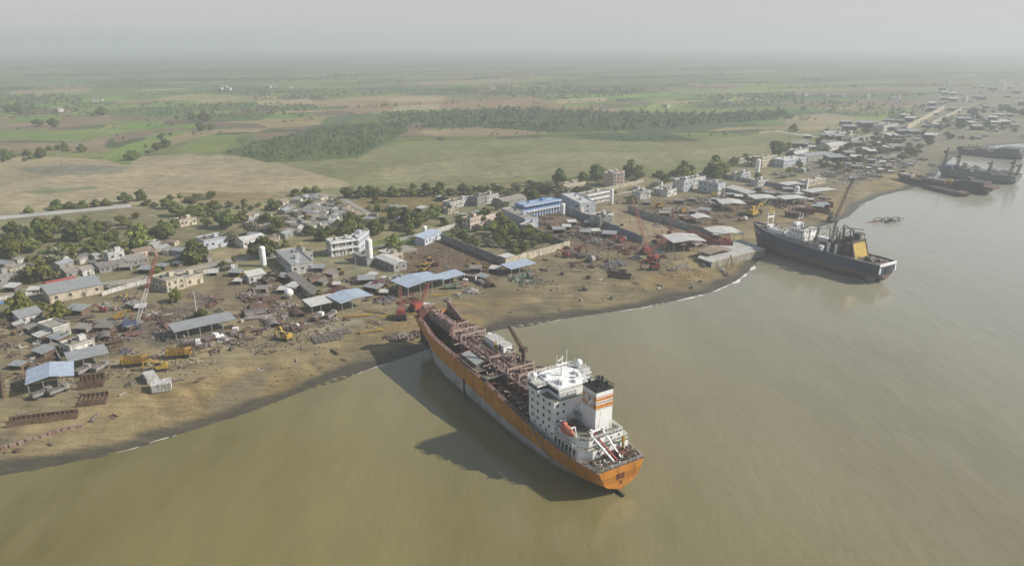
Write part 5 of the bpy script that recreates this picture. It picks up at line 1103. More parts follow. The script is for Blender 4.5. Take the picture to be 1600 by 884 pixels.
B(590, 402, 612, 409, 8, 3.2, 'cream', 'pale flat roof store behind the white roofed warehouse', cat='store', roofm='palesheet', win=4)
B(664, 384, 690, 372, 7, 4, 'wash_shade', 'blue grey roofed tank house at the corner of the orchard wall', cat='house', roof='shed', roofm='bluesheet', win=3.4, mark='tank house')
B(622, 397, 652, 391, 12, .9, 'concrete', 'pale concrete loading slab beside the tank house', cat='slab', win=0, door=False, roof='none')
# --- middle yards
B(703, 327, 744, 318, 8, 4.4, 'white', 'long white building with small windows above the orchard', cat='building', win=2.6, sides='l', mark='long white building')
B(700, 335, 716, 332, 6, 3.2, 'cream', 'little cream hut left of the long white building', cat='hut', win=2.5)
B(746, 323, 760, 319, 8, 6.4, 'grey', 'grey two storey house with a dark side wall above the orchard', cat='house', storeys=2, sides='l', win=2.8, mark='grey two storey house')
B(761, 319, 779, 314, 9, 5.6, 'offwhite', 'pale house with balcony next to the grey two storey house', cat='house', storeys=2, win=2.6)
B(787, 324, 822, 317, 12, 4.0, 'grey', 'dark gabled hall with a grey brown roof behind the blue buildings', cat='hall', roof='gable', roofm='thatch', win=0, pitch=2.2, mark='dark gabled hall')
B(735, 358, 754, 352, 7, 6.2, 'peach', 'pinkish two storey gatehouse at the corner of the orchard', cat='gatehouse', storeys=2, sides='l', win=3, mark='pink gatehouse')
B(755, 352, 784, 343, 4, 3.6, 'peach', 'long flat pinkish lean-to running from the pink gatehouse', cat='shed', roofm='palesheet', win=5)
B(784, 340, 820, 357, 10, 6.0, 'wash_shade', 'white and pale blue flat roofed office overlooking the orchard', cat='office', storeys=2, win=6, sides='r', roofm='concrete', mark='pale blue office')
B(822, 362, 835, 357, 5, 3.6, 'white', 'small white cube hut beside the pale blue office', cat='hut', win=0)
B(818, 341, 875, 330, 9, 8.6, 'blue', 'bright blue two storey building with a white arcade and railings', cat='building', storeys=2, win=3.2, sides='l', roofm='bluesheet', mark='bright blue building', extra=arcade)
B(877, 319, 906, 335, 12, 7.4, 'wash_shade', 'big white flat roofed building with a shaded blue side wall', cat='building', storeys=2, win=9, sides='r', roofm='palesheet', mark='big white building')  # side wall's shade painted as a bluish wall colour
B(907, 336, 917, 333, 8, 4.4, 'white', 'small white annexe at the front of the big white building', cat='annexe', win=2.6)
B(917, 321, 954, 313, 10, 7.2, 'offwhite', 'long pale two storey building with a balcony beside the slim white tank', cat='building', storeys=2, win=3.2, roofm='thatch', mark='long pale building', extra=gallery)
B(880, 300, 915, 294, 10, 5, 'cream', 'cream flat roofed house behind the big white building', cat='house', win=3, roofm='concrete')
B(926, 352, 937, 357, 10, 6.2, 'grey', 'grey side block of the two storey yard house by the long blue wall', cat='building', storeys=2, win=5, roofm='concrete')
B(938, 355, 958, 349, 9, 6.6, 'white', 'white two storey yard house by the long blue wall', cat='house', storeys=2, win=2.6, sides='r', mark='white yard house')
B(947, 287, 958, 293, 9, 11.5, 'peach', 'pink side block of the tall apartment house', cat='building', storeys=4, win=3, roofm='palesheet')
B(958, 293, 975, 288, 10, 11.0, 'peach', 'tall pinkish four storey apartment house with balconies', cat='apartment house', storeys=4, win=2.6, roofm='palesheet', mark='pink apartment house')
B(991, 308, 1000, 312, 8, 5.0, 'white', 'white left half of a small twin house below the pink apartment house', cat='house', win=0)
B(1000, 312, 1016, 308, 8, 5.0, 'white', 'bright white flat roofed house with two windows in front of the twin house', cat='house', win=2.6, mark='bright white house')
B(1020, 303, 1042, 307, 8, 4.2, 'offwhite', 'pale low workshop with a dark open side', cat='workshop', win=4, roofm='palesheet')
B(1043, 308, 1057, 304, 7, 4.6, 'white', 'white stepped building joined to the pale low workshop', cat='building', win=2.6)
B(1051, 296, 1068, 300, 10, 8.2, 'wash_shade', 'blue grey shaded wing of a two storey white office block', cat='office', storeys=2, win=4, roofm='palesheet')  # shaded side of the white block, shade put into its colour
B(1068, 300, 1082, 296, 9, 8.6, 'white', 'white two storey office block with a dark stair opening', cat='office', storeys=2, win=2.6, sides='r', mark='white office block')
B(1083, 295, 1101, 291, 9, 8.0, 'white', 'white office tower with a raised roof room', cat='office', storeys=2, win=3)
B(1090, 298, 1121, 304, 9, 8.2, 'wash_shade', 'broad blue grey building with a bright white gable end', cat='building', storeys=2, win=5, sides='r', roofm='concrete', mark='broad blue grey building')
B(1133, 301, 1168, 312, 7, 4.4, 'grey', 'long dark walled store with a pale roof strip', cat='store', roof='shed', roofm='palesheet', win=0, mark='long dark store')
B(1143, 279, 1158, 283, 9, 5.4, 'wash_shade', 'shaded half of the white house with a roof cabin', cat='house', win=4)  # white house's shaded half, coloured bluish for the shade
B(1158, 283, 1172, 279, 8, 6.0, 'white', 'white house with a roof cabin behind the long dark store', cat='house', storeys=2, win=2.6, mark='roof cabin house')
B(1190, 262, 1213, 257, 10, 9.0, 'cream', 'cream unfinished three storey frame building', cat='building', storeys=3, win=3.4, roofm='concrete', mark='unfinished cream building', sides='lr')
B(1155, 256, 1180, 251, 9, 5, 'cream', 'low cream building left of the unfinished frame', cat='building', win=3)
B(1184, 292, 1200, 289, 8, 4.6, 'white', 'white hut with two openings above the crowded yard', cat='hut', win=3)
B(1224, 262, 1260, 257, 14, 6.6, 'wash_shade', 'large pale building with a railed deck roof', cat='building', storeys=2, win=4, sides='l', roofm='palesheet', mark='railed deck building', extra=rail_top)
B(1240, 250, 1262, 246, 8, 9, 'white', 'white roof block rising behind the railed deck building', cat='building', win=4)
B(1262, 254, 1300, 248, 14, 6, 'grey', 'wide grey roofed warehouse right of the railed deck building', cat='warehouse', roof='gable', roofm='sheet', win=0, mark='wide grey warehouse')
B(1296, 236, 1318, 232, 12, 6, 'white', 'white gabled house among trees above the wide grey warehouse', cat='house', roof='gable', roofm='palesheet', win=3)
B(1258, 292, 1290, 286, 7, 4, 'cream', 'low cream building on the bay shore yard', cat='building', win=3, roofm='palesheet')
B(1310, 214, 1332, 211, 10, 5, 'white', 'white building beside the far pale road', cat='building', win=3)
B(1330, 224, 1352, 220, 10, 5, 'cream', 'cream building between dark trees past the far road', cat='building', win=3)
B(1380, 206, 1402, 201, 14, 7, 'offwhite', 'pale block at the top of the far dark thicket', cat='building', win=4)
B(1260, 300, 1262, 299, 2, 9, 'white', 'slim white chimney tower in the crowded yard', cat='tower', win=0, door=False)

def shack_model(m, roofm, w, d, h):
    def make():
        t = empty('shack'); b = MB(); b.bb(-w / 2, w / 2, d - .12, d, -.5, h, 0); b.bb(-w / 2, -w / 2 + .12, 0, d - .12, -.5, h, 0); b.bb(w / 2 - .12, w / 2, 0, d - .12, -.5, h, 0); b.build('wall', m, t)
        r = MB(); r.add([(x, y, z + k) for k in (0, .12) for x, y, z in ((-w / 2 - .5, -.9, h - .25), (w / 2 + .5, -.9, h - .25), (w / 2 + .5, d + .3, h + .45), (-w / 2 - .5, d + .3, h + .45))], [(3, 2, 1, 0), (4, 5, 6, 7), (0, 1, 5, 4), (1, 2, 6, 5), (2, 3, 7, 6), (3, 0, 4, 7)]); r.build('roof', roofm, t)
        for x in (-w / 2 + .1, w / 2 - .1): p = MB(); p.bb(x - .08, x + .08, -.8, -.64, -.5, h - .22); p.build('post', 'wood', t)
        return t
    return Kind(make)
SHACKS = [(shack_model('thatch', 'thatch', 6, 4, 2.7), 'weathered open fronted shack'), (shack_model('brown', 'sheet', 7, 4.5, 2.9), 'grey roofed lean-to shack'), (shack_model('scrapgrey', 'palesheet', 5, 4, 2.6), 'pale roofed shack')]
def place_shacks():
    rnd = random.Random(41); pts = scatter_px([(10, 500), (100, 505), (90, 570), (20, 585)], 7, rnd, 22)
    for poly, n, md in (([(110, 480), (200, 470), (240, 500), (150, 545), (110, 520)], 6, 22), ([(330, 430), (450, 425), (500, 470), (400, 460)], 9, 20), ([(490, 415), (640, 440), (600, 475), (500, 450)], 8, 20), ([(690, 425), (780, 420), (770, 440), (700, 440)], 4, 20), ([(840, 345), (960, 355), (980, 385), (880, 375)], 8, 18), ([(990, 320), (1180, 305), (1120, 345), (1020, 345)], 14, 18), ([(1180, 298), (1300, 290), (1290, 330), (1200, 330)], 14, 15), ([(1290, 262), (1410, 245), (1420, 272), (1320, 285)], 14, 14), ([(600, 320), (830, 300), (900, 290), (720, 345), (620, 350)], 12, 20), ([(180, 425), (330, 400), (320, 410), (190, 436)], 7, 18), ([(0, 455), (150, 440), (150, 448), (0, 468)], 6, 16)): pts += scatter_px(poly, n, rnd, md)
    for u, v in scatter_px([(1230, 226), (1300, 200), (1420, 180), (1470, 140), (1600, 130), (1600, 208), (1500, 212), (1430, 230), (1400, 250), (1280, 262)], 84, rnd, 9): k, dsc = rnd.choice(SHACKS); o = k.put(G(u, v), R(-15) + rnd.uniform(-.5, .5), rnd.uniform(1.0, 2.6)); auto(o, 'hazy ' + dsc.split(' ')[0] + ' shed', 'shed', 'hazy sheds along the far shore')
    for u, v in pts: k, dsc = rnd.choice(SHACKS); o = k.put(G(u, v), R(-15) + rnd.uniform(-.5, .5), rnd.uniform(.7, 1.15)); auto(o, dsc, 'shack', 'shacks scattered through the yards')
place_shacks()
# low huts of the packed village
def hut_model(wall, roofm, w, d, h, gable, seed):
    def make():
        t = empty('hut'); m = MB(); m.bb(-w / 2, w / 2, -d / 2, d / 2, -.6, h, 0); m.build('wall', [wall], t); r = MB()
        if gable: prof = [(-d / 2 - .4, h - .05), (0, h + 1.3), (d / 2 + .4, h - .05), (d / 2 + .4, h + .1), (0, h + 1.47), (-d / 2 - .4, h + .1)]
        else: prof = [(-d / 2 - .4, h - .05), (d / 2 + .4, h + .5), (d / 2 + .4, h + .65), (-d / 2 - .4, h + .1)]
        n = len(prof); vs = [(x, y, z) for x in (-w / 2 - .3, w / 2 + .3) for y, z in prof]
        r.add(vs, [(i, (i + 1) % n, n + (i + 1) % n, n + i) for i in range(n)] + ([(0, 1, 4, 5), (1, 2, 3, 4), (11, 10, 7, 6), (10, 9, 8, 7)] if gable else [(0, 1, 2, 3), (7, 6, 5, 4)])); r.build('roof', [roofm], t)
        if gable: g = MB(); g.add([(x, y, z) for x in (-w / 2 + .02, w / 2 - .02) for y, z in ((-d / 2, h), (0, h + 1.27), (d / 2, h))], [(0, 1, 2), (5, 4, 3)], 0); g.build('gable', [wall], t)
        dd = MB(); dd.bb(-.5, .5, -d / 2 - .05, -d / 2 + .05, -.2, 2.0); dd.build('door', ['wood'], t); return t
    return Kind(make)
HUTS = [(hut_model('offwhite', 'thatch', 7, 5.5, 2.8, True, 1), 'pale gabled hut'), (hut_model('cream', 'tile', 8, 6, 2.8, True, 2), 'clay tiled hut'), (hut_model('grey', 'darkroof', 6.5, 5, 2.7, False, 3), 'dark flat hut'),
        (hut_model('plaster', 'concrete', 6, 5.5, 3.2, False, 4), 'whitewashed flat hut'), (hut_model('grey', 'sheet', 9, 6, 3, True, 5), 'wide grey roofed hut')]
def place_huts():
    rnd = random.Random(77); pts = []
    pts += [(u, v) for u, v in scatter_px([(430, 322), (480, 308), (515, 312), (560, 345), (540, 355), (505, 362), (450, 348)], 74, rnd, 7.5)]
    pts += [(u, v) for u, v in scatter_px([(385, 340), (440, 322), (500, 365), (420, 385), (390, 372)], 28, rnd, 13)]
    pts += [(u, v) for u, v in scatter_px([(0, 415), (90, 395), (230, 380), (300, 372), (310, 395), (200, 415), (60, 430), (0, 438)], 30, rnd, 17)]
    pts += [(520, 318), (528, 323), (537, 328), (546, 333), (556, 338), (566, 342), (575, 347), (585, 338)]
    pts += scatter_px([(1220, 232), (1330, 212), (1420, 236), (1460, 262), (1400, 262), (1300, 262)], 34, rnd, 12)
    pts += scatter_px([(930, 300), (1000, 285), (1140, 270), (1200, 268), (1100, 284), (960, 306)], 10, rnd, 16)
    pts += scatter_px([(1180, 275), (1260, 262), (1420, 246), (1440, 262), (1330, 272), (1250, 285)], 26, rnd, 13)
    pts += scatter_px([(1230, 214), (1300, 196), (1400, 190), (1590, 150), (1599, 215), (1430, 222), (1320, 225)], 60, rnd, 11)
    pts += scatter_px([(1430, 190), (1500, 178), (1590, 190), (1598, 212), (1520, 204), (1450, 202)], 30, rnd, 10)
    for u, v in pts:
        if any(abs(u - x) < 9 and -9 < v - y < 4 for x, y in ()): continue
        k, dsc = rnd.choice(HUTS); p = G(u, v); o = k.put(p, R(-18) + rnd.uniform(-.25, .25) + rnd.choice([0, 0, math.pi / 2]), rnd.uniform(.68, 1.02)); auto(o, dsc, 'hut', 'low huts of the village')
    # pale specks of far settlements
    far = [(20, 176), (85, 174), (92, 175), (150, 160), (158, 158), (345, 140), (352, 139), (358, 141), (420, 138), (430, 137), (455, 138), (740, 106), (748, 104), (756, 105), (764, 104), (772, 104), (915, 98), (922, 97), (930, 98), (940, 97), (770, 140), (765, 117), (1245, 148), (1258, 150), (1270, 150), (1282, 148), (1292, 150), (1305, 152), (1318, 152), (1345, 153),
           (1352, 152), (1395, 158), (1405, 160), (1440, 122), (1472, 146), (1480, 144), (1488, 143), (1482, 131), (1490, 133), (1510, 158), (1516, 160), (1470, 164), (1476, 162), (1560, 128), (1580, 140), (1588, 132), (1130, 163), (1140, 163), (1190, 160), (1040, 168), (505, 118), (300, 106), (330, 104), (60, 102), (640, 118), (1130, 104)]
    for u, v in far: k, dsc = HUTS[3] if rnd.random() < .7 else HUTS[0]; p = P(u, v, 2.4); o = k.put(p, rnd.uniform(-.5, .5), rnd.uniform(1.1, 2.0)); auto(o, 'distant ' + ('whitewashed house' if k is HUTS[3][0] else 'pale gabled house'), 'house', 'far houses out on the plain')
place_huts()
# ================================================================== OPEN SHEDS, WALLS, TANKS
def shelter(uL, vL, uR, vR, depth, h, roofm, label, rise=1.2, ridge='depth', mark=None, over=.6, posts=4, wall_back=None, cat='shed'):
    "open-sided steel shelter: sheet roof on posts with trusses"
    a, b, w, rz = frame_of(uL, vL, uR, vR, depth); t = empty('open_shelter', (a + b) / 2, rz); tag(t, label, cat, mark=mark); W2 = w / 2; r = MB(); T = .14
    if ridge == 'depth': prof = [(-W2 - over, h), (0, h + rise), (W2 + over, h), (W2 + over, h + T), (0, h + rise + T), (-W2 - over, h + T)]; r.profile(prof, -over, depth + over)
    elif ridge == 'width':
        prof = [(-over, h), (depth / 2, h + rise), (depth + over, h), (depth + over, h + T), (depth / 2, h + rise + T), (-over, h + T)]; n = 6
        vs = [(x, y, z) for x in (-W2 - over, W2 + over) for y, z in prof]; r.add(vs, [(i, (i + 1) % n, n + (i + 1) % n, n + i) for i in range(n)] + [(0, 1, 4, 5), (1, 2, 3, 4), (11, 10, 7, 6), (10, 9, 8, 7)])
    else:
        r.add([(x, y, z + k) for k in (0, T) for x, y, z in ((-W2 - over, -over, h), (W2 + over, -over, h), (W2 + over, depth + over, h + rise), (-W2 - over, depth + over, h + rise))], [(3, 2, 1, 0), (4, 5, 6, 7), (0, 1, 5, 4), (1, 2, 6, 5), (2, 3, 7, 6), (3, 0, 4, 7)])
    r.build('roof', roofm, t); first = None
    for i in range(posts):
        for y in (.1, depth - .1):
            x = -W2 + .15 + (w - .3) * i / (posts - 1)
            if first is None: p = MB(); p.bb(-.13, .13, -.13, .13, -.8, h + .02); first = p.build('post', 'grey', t); o = first
            else: o = first.copy(); COL.objects.link(o)
            o.parent = t; o.location = (x, y, 0)
    tr = MB()
    for y in (.1, depth - .1): tr.beam((-W2, y, h - .22), (W2, y, h - .22), .22)
    for x in (-W2 + .15, W2 - .15): tr.beam((x, .1, h - .24), (x, depth - .1, h - .24), .2)
    tr.build('roof_frame', 'brown', t)
    if wall_back: wb = MB(); wb.bb(-W2, W2, depth + .12, depth + .3, -.5, h - .3); wb.build('back_wall', wall_back, t)
    return t
shelter(47, 621, 117, 606, 13, 5.2, 'bluesheet', 'pale blue gabled open shelter near the water at lower left', 1.5, mark='pale blue gabled shelter', wall_back=None)
shelter(113, 582, 171, 568, 8, 4.6, 'sheet', 'grey sheet shelter with trucks parked beneath it', .7, 'flat', mark='truck shelter')
shelter(276, 533, 368, 513, 9, 4.4, 'sheet', 'long narrow grey roofed shelter in the middle of the left yard', .5, 'flat', posts=6, mark='long grey shelter')
shelter(488, 493, 530, 484, 9, 4.6, 'palesheet', 'grey lean-to roof joined to the left side of a blue roof', .6, 'flat', mark='grey lean-to')
shelter(535, 491, 582, 478, 13, 5.4, 'bluesheet', 'blue sheet roofed shelter beside the grey lean-to, yellow beams in front', .9, mark='blue roof with yellow beams')
shelter(638, 466, 694, 452, 14, 5.8, 'bluesheet', 'large blue gable roof above the red crane by the orange bow', 1.0, mark='large blue roof')
shelter(692, 450, 726, 441, 8, 4.4, 'bluesheet', 'narrow blue grey roof right of the large blue roof', .5, 'flat', mark='narrow blue roof')
shelter(799, 432, 836, 423, 8, 4.2, 'bluesheet', 'small blue grey roof with green machines in front, below the orchard wall', .6, 'flat', mark='green machine shelter')
shelter(787, 413, 803, 409, 5, 3.6, 'palesheet', 'tiny pale canopy at the corner of the orchard wall', .3, 'flat', posts=2)
shelter(1052, 395, 1101, 393, 17, 6.4, 'palesheet', 'pale cream roof shelter behind the concrete slipway', 1.0, mark='pale slipway shelter')
shelter(1118, 381, 1160, 380, 17, 6.2, 'palesheet', 'pale roof shelter nearest to the blue ship, red machine in front', .9, mark='pale shelter by the blue ship')
shelter(1128, 331, 1164, 331, 16, 5.6, 'palesheet', 'pale curved roof shelter in the yard behind the blue ship', .9, mark='curved pale roof')
shelter(1088, 351, 1110, 350, 10, 4.4, 'palesheet', 'low grey white roof at the foot of the grey yard wall', .6, mark='low white roof')
shelter(1180, 322, 1214, 321, 14, 5.4, 'palesheet', 'flat pale roof beyond the goalpost mast', .6, mark='roof beyond the goalpost')
shelter(1226, 322, 1262, 320, 12, 5.0, 'palesheet', 'flat pale roof right of the roof beyond the goalpost', .5)
shelter(1268, 310, 1306, 306, 10, 5.0, 'palesheet', 'long pale roof on brown posts near the bay', .5, mark='long pale roof by the bay')
shelter(1230, 298, 1254, 295, 10, 4.5, 'palesheet', 'flat pale roof at the back of the crowded yard', .5)
shelter(-4, 492, 10, 487, 8, 4.5, 'blue', 'blue tarpaulin canopy at the photo\'s left edge', .5, 'flat', posts=2, cat='canopy')
shelter(1108, 408, 1141, 402, 9, 4.6, 'tile', 'small brown tiled shelter standing on the concrete slipway', .8, mark='tiled slipway shelter')

def yard_wall(px, h, m, label, mark=None, th=.35, name='boundary_wall'):
    pts = [G(u, v) for u, v in px]; o = pts[0].copy(); b = MB(); rnd = random.Random(int(px[0][0]))
    for p, q in zip(pts, pts[1:]):
        n = max(1, round((q - p).length / 5)); d = (q - p).normalized(); s = Vector((-d.y, d.x, 0))
        for i in range(n):
            A = p.lerp(q, i / n) - o; C = p.lerp(q, (i + 1) / n) - o; hh = h * rnd.uniform(.92, 1.04); vs = []
            for e in (A, C):
                for k in (-th / 2, th / 2): vs += [(e.x + s.x * k, e.y + s.y * k, e.z - .8), (e.x + s.x * k, e.y + s.y * k, e.z + hh)]
            b.add(vs, [(0, 1, 5, 4), (2, 6, 7, 3), (1, 3, 7, 5), (0, 4, 6, 2), (0, 2, 3, 1), (4, 5, 7, 6)]); b.box((A.x, A.y, A.z + hh / 2), (.6, .6, hh + .3), math.atan2(d.y, d.x))
    w = b.build(name, m); w.location = o; tag(w, label, 'wall', mark=mark); return w
M['wallshade'] = mat('shaded_grey_wall', (.2, .225, .28), .85, var=.25, scale=.3, stain=(.16, .15, .14), amount=.35)  # dark blue grey: the shade on this wall's face put into its colour
yard_wall([(690, 376), (720, 388), (755, 402), (790, 416)], 4.6, 'grey', 'dark left wall of the overgrown orchard compound', 'dark orchard wall')
yard_wall([(790, 416), (824, 405), (852, 397), (890, 386)], 4.2, 'cream', 'pale broken front wall of the overgrown orchard compound', 'pale orchard wall')
yard_wall([(835, 366), (862, 376), (884, 386)], 3.6, 'grey', 'short dark right wall of the overgrown orchard compound')
yard_wall([(675, 366), (705, 358), (732, 350)], 3.2, 'offwhite', 'pale back wall of the orchard compound along the lane')
yard_wall([(884, 332), (920, 346), (960, 362), (1004, 380)], 4.6, 'wallshade', 'long blue grey wall dividing the two middle yards', 'long blue wall')
yard_wall([(982, 330), (1020, 344), (1060, 355), (1112, 369)], 4.4, 'grey', 'long grey wall along the dark scrap yard behind the red boom', 'grey yard wall')
yard_wall([(1128, 277), (1160, 284), (1225, 294), (1250, 298)], 3.6, 'grey', 'dark compound wall above the crowded yard', 'dark compound wall')
yard_wall([(938, 300), (975, 292), (1005, 285)], 3, 'cream', 'cream wall along the lane below the pink apartment house')
yard_wall([(1110, 298), (1150, 300), (1200, 305), (1240, 312)], 2.6, 'tile', 'pinkish wall of stacked steel across the crowded yard')
yard_wall([(0, 470), (60, 458)], 1.8, 'offwhite', 'low white wall beside the left end of the village street')
yard_wall([(160, 462), (200, 450), (240, 440)], 2.2, 'offwhite', 'white wall along the street between the hall and the lattice mast', 'white street wall')
yard_wall([(318, 428), (352, 421), (372, 418)], 2.0, 'offwhite', 'low white wall along the street right of the cream yard office')
yard_wall([(1416, 204), (1475, 171)], 8, 'cream', 'long pale left wall of the far slipway'); yard_wall([(1455, 196), (1502, 174)], 6, 'cream', 'shorter pale right wall of the far slipway')
yard_wall([(76, 530), (100, 575)], 2.2, 'grey', 'dark wall running down the left yard to the pale blue shelter')
yard_wall([(2, 590), (6, 622)], 2.4, 'rust', 'rusty steel fence at the far left of the beach')

def tank(u, v, r, h, label, mark=None, m='white'):
    p = G(u, v); t = empty('storage_tank', p); tag(t, label, 'tank', mark=mark); b = MB(); b.tube((0, 0, .9), (0, 0, h - r * .5), r, 20); b.build('shell', m, t, False)
    b = MB(); b.dome((0, 0, h - r * .5), r, r * .5, n=20, k=5); b.build('dome', m, t, True)
    b = MB(); b.tube((0, 0, -.5), (0, 0, .9), r * .85, 16); b.build('base', 'concrete', t)
    b = MB(); 
    for s in (-.25, .25): b.beam((s, -r - .22, 0), (s, -r - .22, h), .08)
    for k in range(int(h / .6)): b.beam((-.25, -r - .22, k * .6), (.25, -r - .22, k * .6), .06)
    b.build('ladder', 'grey', t); return t
tank(412, 416, 1.7, 11.5, 'tall slim white tank in front of the big dark tree', 'tall slim tank')
tank(578, 412, 1.9, 14.5, 'tallest white tank, right of the white gallery block', 'big white tank')
tank(664, 372, 1.4, 8, 'short white tank behind the blue grey tank house')
tank(879, 336, 1.7, 8.6, 'stout white tank at the end of the bright blue building')
tank(955, 320, 1.5, 12.5, 'slim white tank at the end of the long pale building')
tank(1183, 271, 2.2, 13.5, 'white tower tank beside the unfinished cream frame')
tank(1128, 322, 1.0, 14, 'slender pale column standing in the yard left of the curved pale roof', None, 'grey'); tank(1244, 306, 1.9, 8, 'white tank rising among the crowded yard roofs')
tank(1566, 142, 3, 20, 'hazy pale water tower far off at upper right'); tank(1508, 162, 2.4, 15, 'hazy pale tower left of the far right water tower'); tank(1355, 156, 2.4, 13, 'hazy white tower far beyond the village by the long sheds'); tank(1404, 159, 2.4, 12, 'hazy white tower second right of the far long sheds')
p = G(452, 466); t = empty('sphere_tank', p); tag(t, 'round white sphere tank on legs in the scrap yard', 'tank', mark='white sphere')
b = MB(); b.dome((0, 0, 2.9), 2.2, n=20, k=12, full=True); b.build('sphere', 'white', t, True); b = MB(); b.tube((0, 0, -.4), (0, 0, 1.0), 1.3, 12); b.build('base', 'grey', t)
p = G(1140, 315); 
# --- concrete slipway beside the blue ship
def slipway():
    pts = [P(1090, 402, 4.6), P(1112, 410, 4.6), P(1196, 389, 4.6), P(1158, 374, 4.6), P(1110, 384, 4.6)]; o = pts[0].copy(); o.z = 0
    t = empty('concrete_slipway', o); tag(t, 'raised pale concrete slipway platform at the bow of the blue ship', 'slipway', mark='concrete slipway')
    b = MB(); b.prism([(p.x - o.x, p.y - o.y) for p in pts], -1.5, 4.6, 0, 1); b.build('platform', ['concrete', 'offwhite'], t)
    b = MB(); A, C = pts[1] - o, pts[2] - o
    b.beam((A.x, A.y, 4.8), (C.x, C.y, 4.8), .5); b.build('kerb', 'cream', t)
    A, C = pts[0] - o, pts[1] - o; b = MB(); d = (C - A); n = Vector((d.y, -d.x, 0)).normalized()
    if n.y > 0: n = -n
    q0, q1 = A + d * .12 + n * .03, A + d * .9 + n * .03; b.add([(q0.x, q0.y, -1), (q1.x, q1.y, -1), (q1.x, q1.y, 3.8), (q0.x, q0.y, 3.8), ], [(0, 1, 2, 3), (3, 2, 1, 0)]); b.build('end_gate', 'scrapblue', t)
slipway()

# ================================================================== MACHINES
def crawler(b, m, l=4.4, g=1.35):
    for y in (-g, g):
        b.profile([(-l / 2, .35), (-l / 2 + .35, 0), (l / 2 - .35, 0), (l / 2, .35), (l / 2, .75), (l / 2 - .35, 1.05), (-l / 2 + .35, 1.05), (-l / 2, .75)], y - .33, y + .33, m)
def excavator_model(m):
    def make():
        t = empty('excavator')
        for y in (-1.35, 1.35): b = MB(); b.profile([(-2.2, .35), (-1.85, 0), (1.85, 0), (2.2, .35), (2.2, .75), (1.85, 1.05), (-1.85, 1.05), (-2.2, .75)], y - .33, y + .33); b.build('track', 'black', t)
        b = MB(); b.bb(-2.4, 1.7, -1.45, 1.45, 1.15, 2.5, 0); b.bb(-2.3, -.6, -1.4, 1.4, 2.5, 3.1, 0); b.tube((0, 0, .5), (0, 0, 1.15), .9, 12, 1); b.bb(-1.9, -1.6, .5, .9, 3.1, 3.9, 1); b.build('body', [m, 'black'], t)
        b = MB(); b.bb(.1, 1.75, .15, 1.4, 2.5, 3.9, 0); b.bb(.06, 1.8, .3, 1.46, 2.75, 3.7, 1); b.bb(.0, 1.85, .1, 1.5, 3.9, 4.05, 0); b.build('cab', [m, 'glass'], t)
        b = MB(); b.beam((1.5, -.4, 2.1), (3.4, -.4, 5.0), .55, 0, .7); b.beam((3.3, -.4, 4.95), (5.9, -.4, 4.3), .5, 0, .6); b.beam((1.7, -.4, 2.0), (3.0, -.4, 3.9), .22, 1); b.build('boom', [m, 'black'], t)
        b = MB(); b.beam((5.8, -.4, 4.5), (6.4, -.4, 1.5), .42, 0, .5); b.beam((4.2, -.4, 5.2), (5.9, -.4, 4.9), .2, 1); b.build('arm', [m, 'black'], t)
        b = MB(); b.profile([(5.4, .5), (6.5, .2), (6.9, 1.3), (6.3, 1.6), (5.5, 1.2)], -1.0, .2); b.build('bucket', 'brown', t); return t
    return Kind(make)
def loader_model(m):
    def make():
        t = empty('loader'); first = None
        for x in (-1.4, 1.5):
            for y in (-1.1, 1.1):
                if first is None: b = MB(); b.tube((0, -.3, 0), (0, .3, 0), .8, 14, 0); b.tube((0, -.33, 0), (0, .33, 0), .4, 10, 1); first = b.build('wheel', ['rubber', m], t); o = first
                else: o = first.copy(); COL.objects.link(o); o.parent = t
                o.location = (x, y, .8)
        b = MB(); b.bb(-2.4, .2, -.95, .95, .9, 2.1, 0); b.bb(.2, 1.9, -.7, .7, .9, 1.6, 0); b.build('body', [m], t)
        b = MB(); b.bb(-.9, .5, -.75, .75, 2.1, 3.3, 1); b.bb(-1, .6, -.85, .85, 3.3, 3.45, 0); b.build('cab', [m, 'glass'], t)
        b = MB(); b.beam((.6, -.6, 1.9), (3.0, -.6, .9), .26); b.beam((.6, .6, 1.9), (3.0, .6, .9), .26); b.bb(2.4, 2.7, -.6, .6, .9, 1.15); b.build('lift_arm', m, t)
        b = MB(); b.profile([(2.8, .1), (3.9, .1), (3.2, .5), (3.1, 1.3), (2.8, 1.3)], -1.3, 1.3); b.build('bucket', 'brown', t); return t
    return Kind(make)
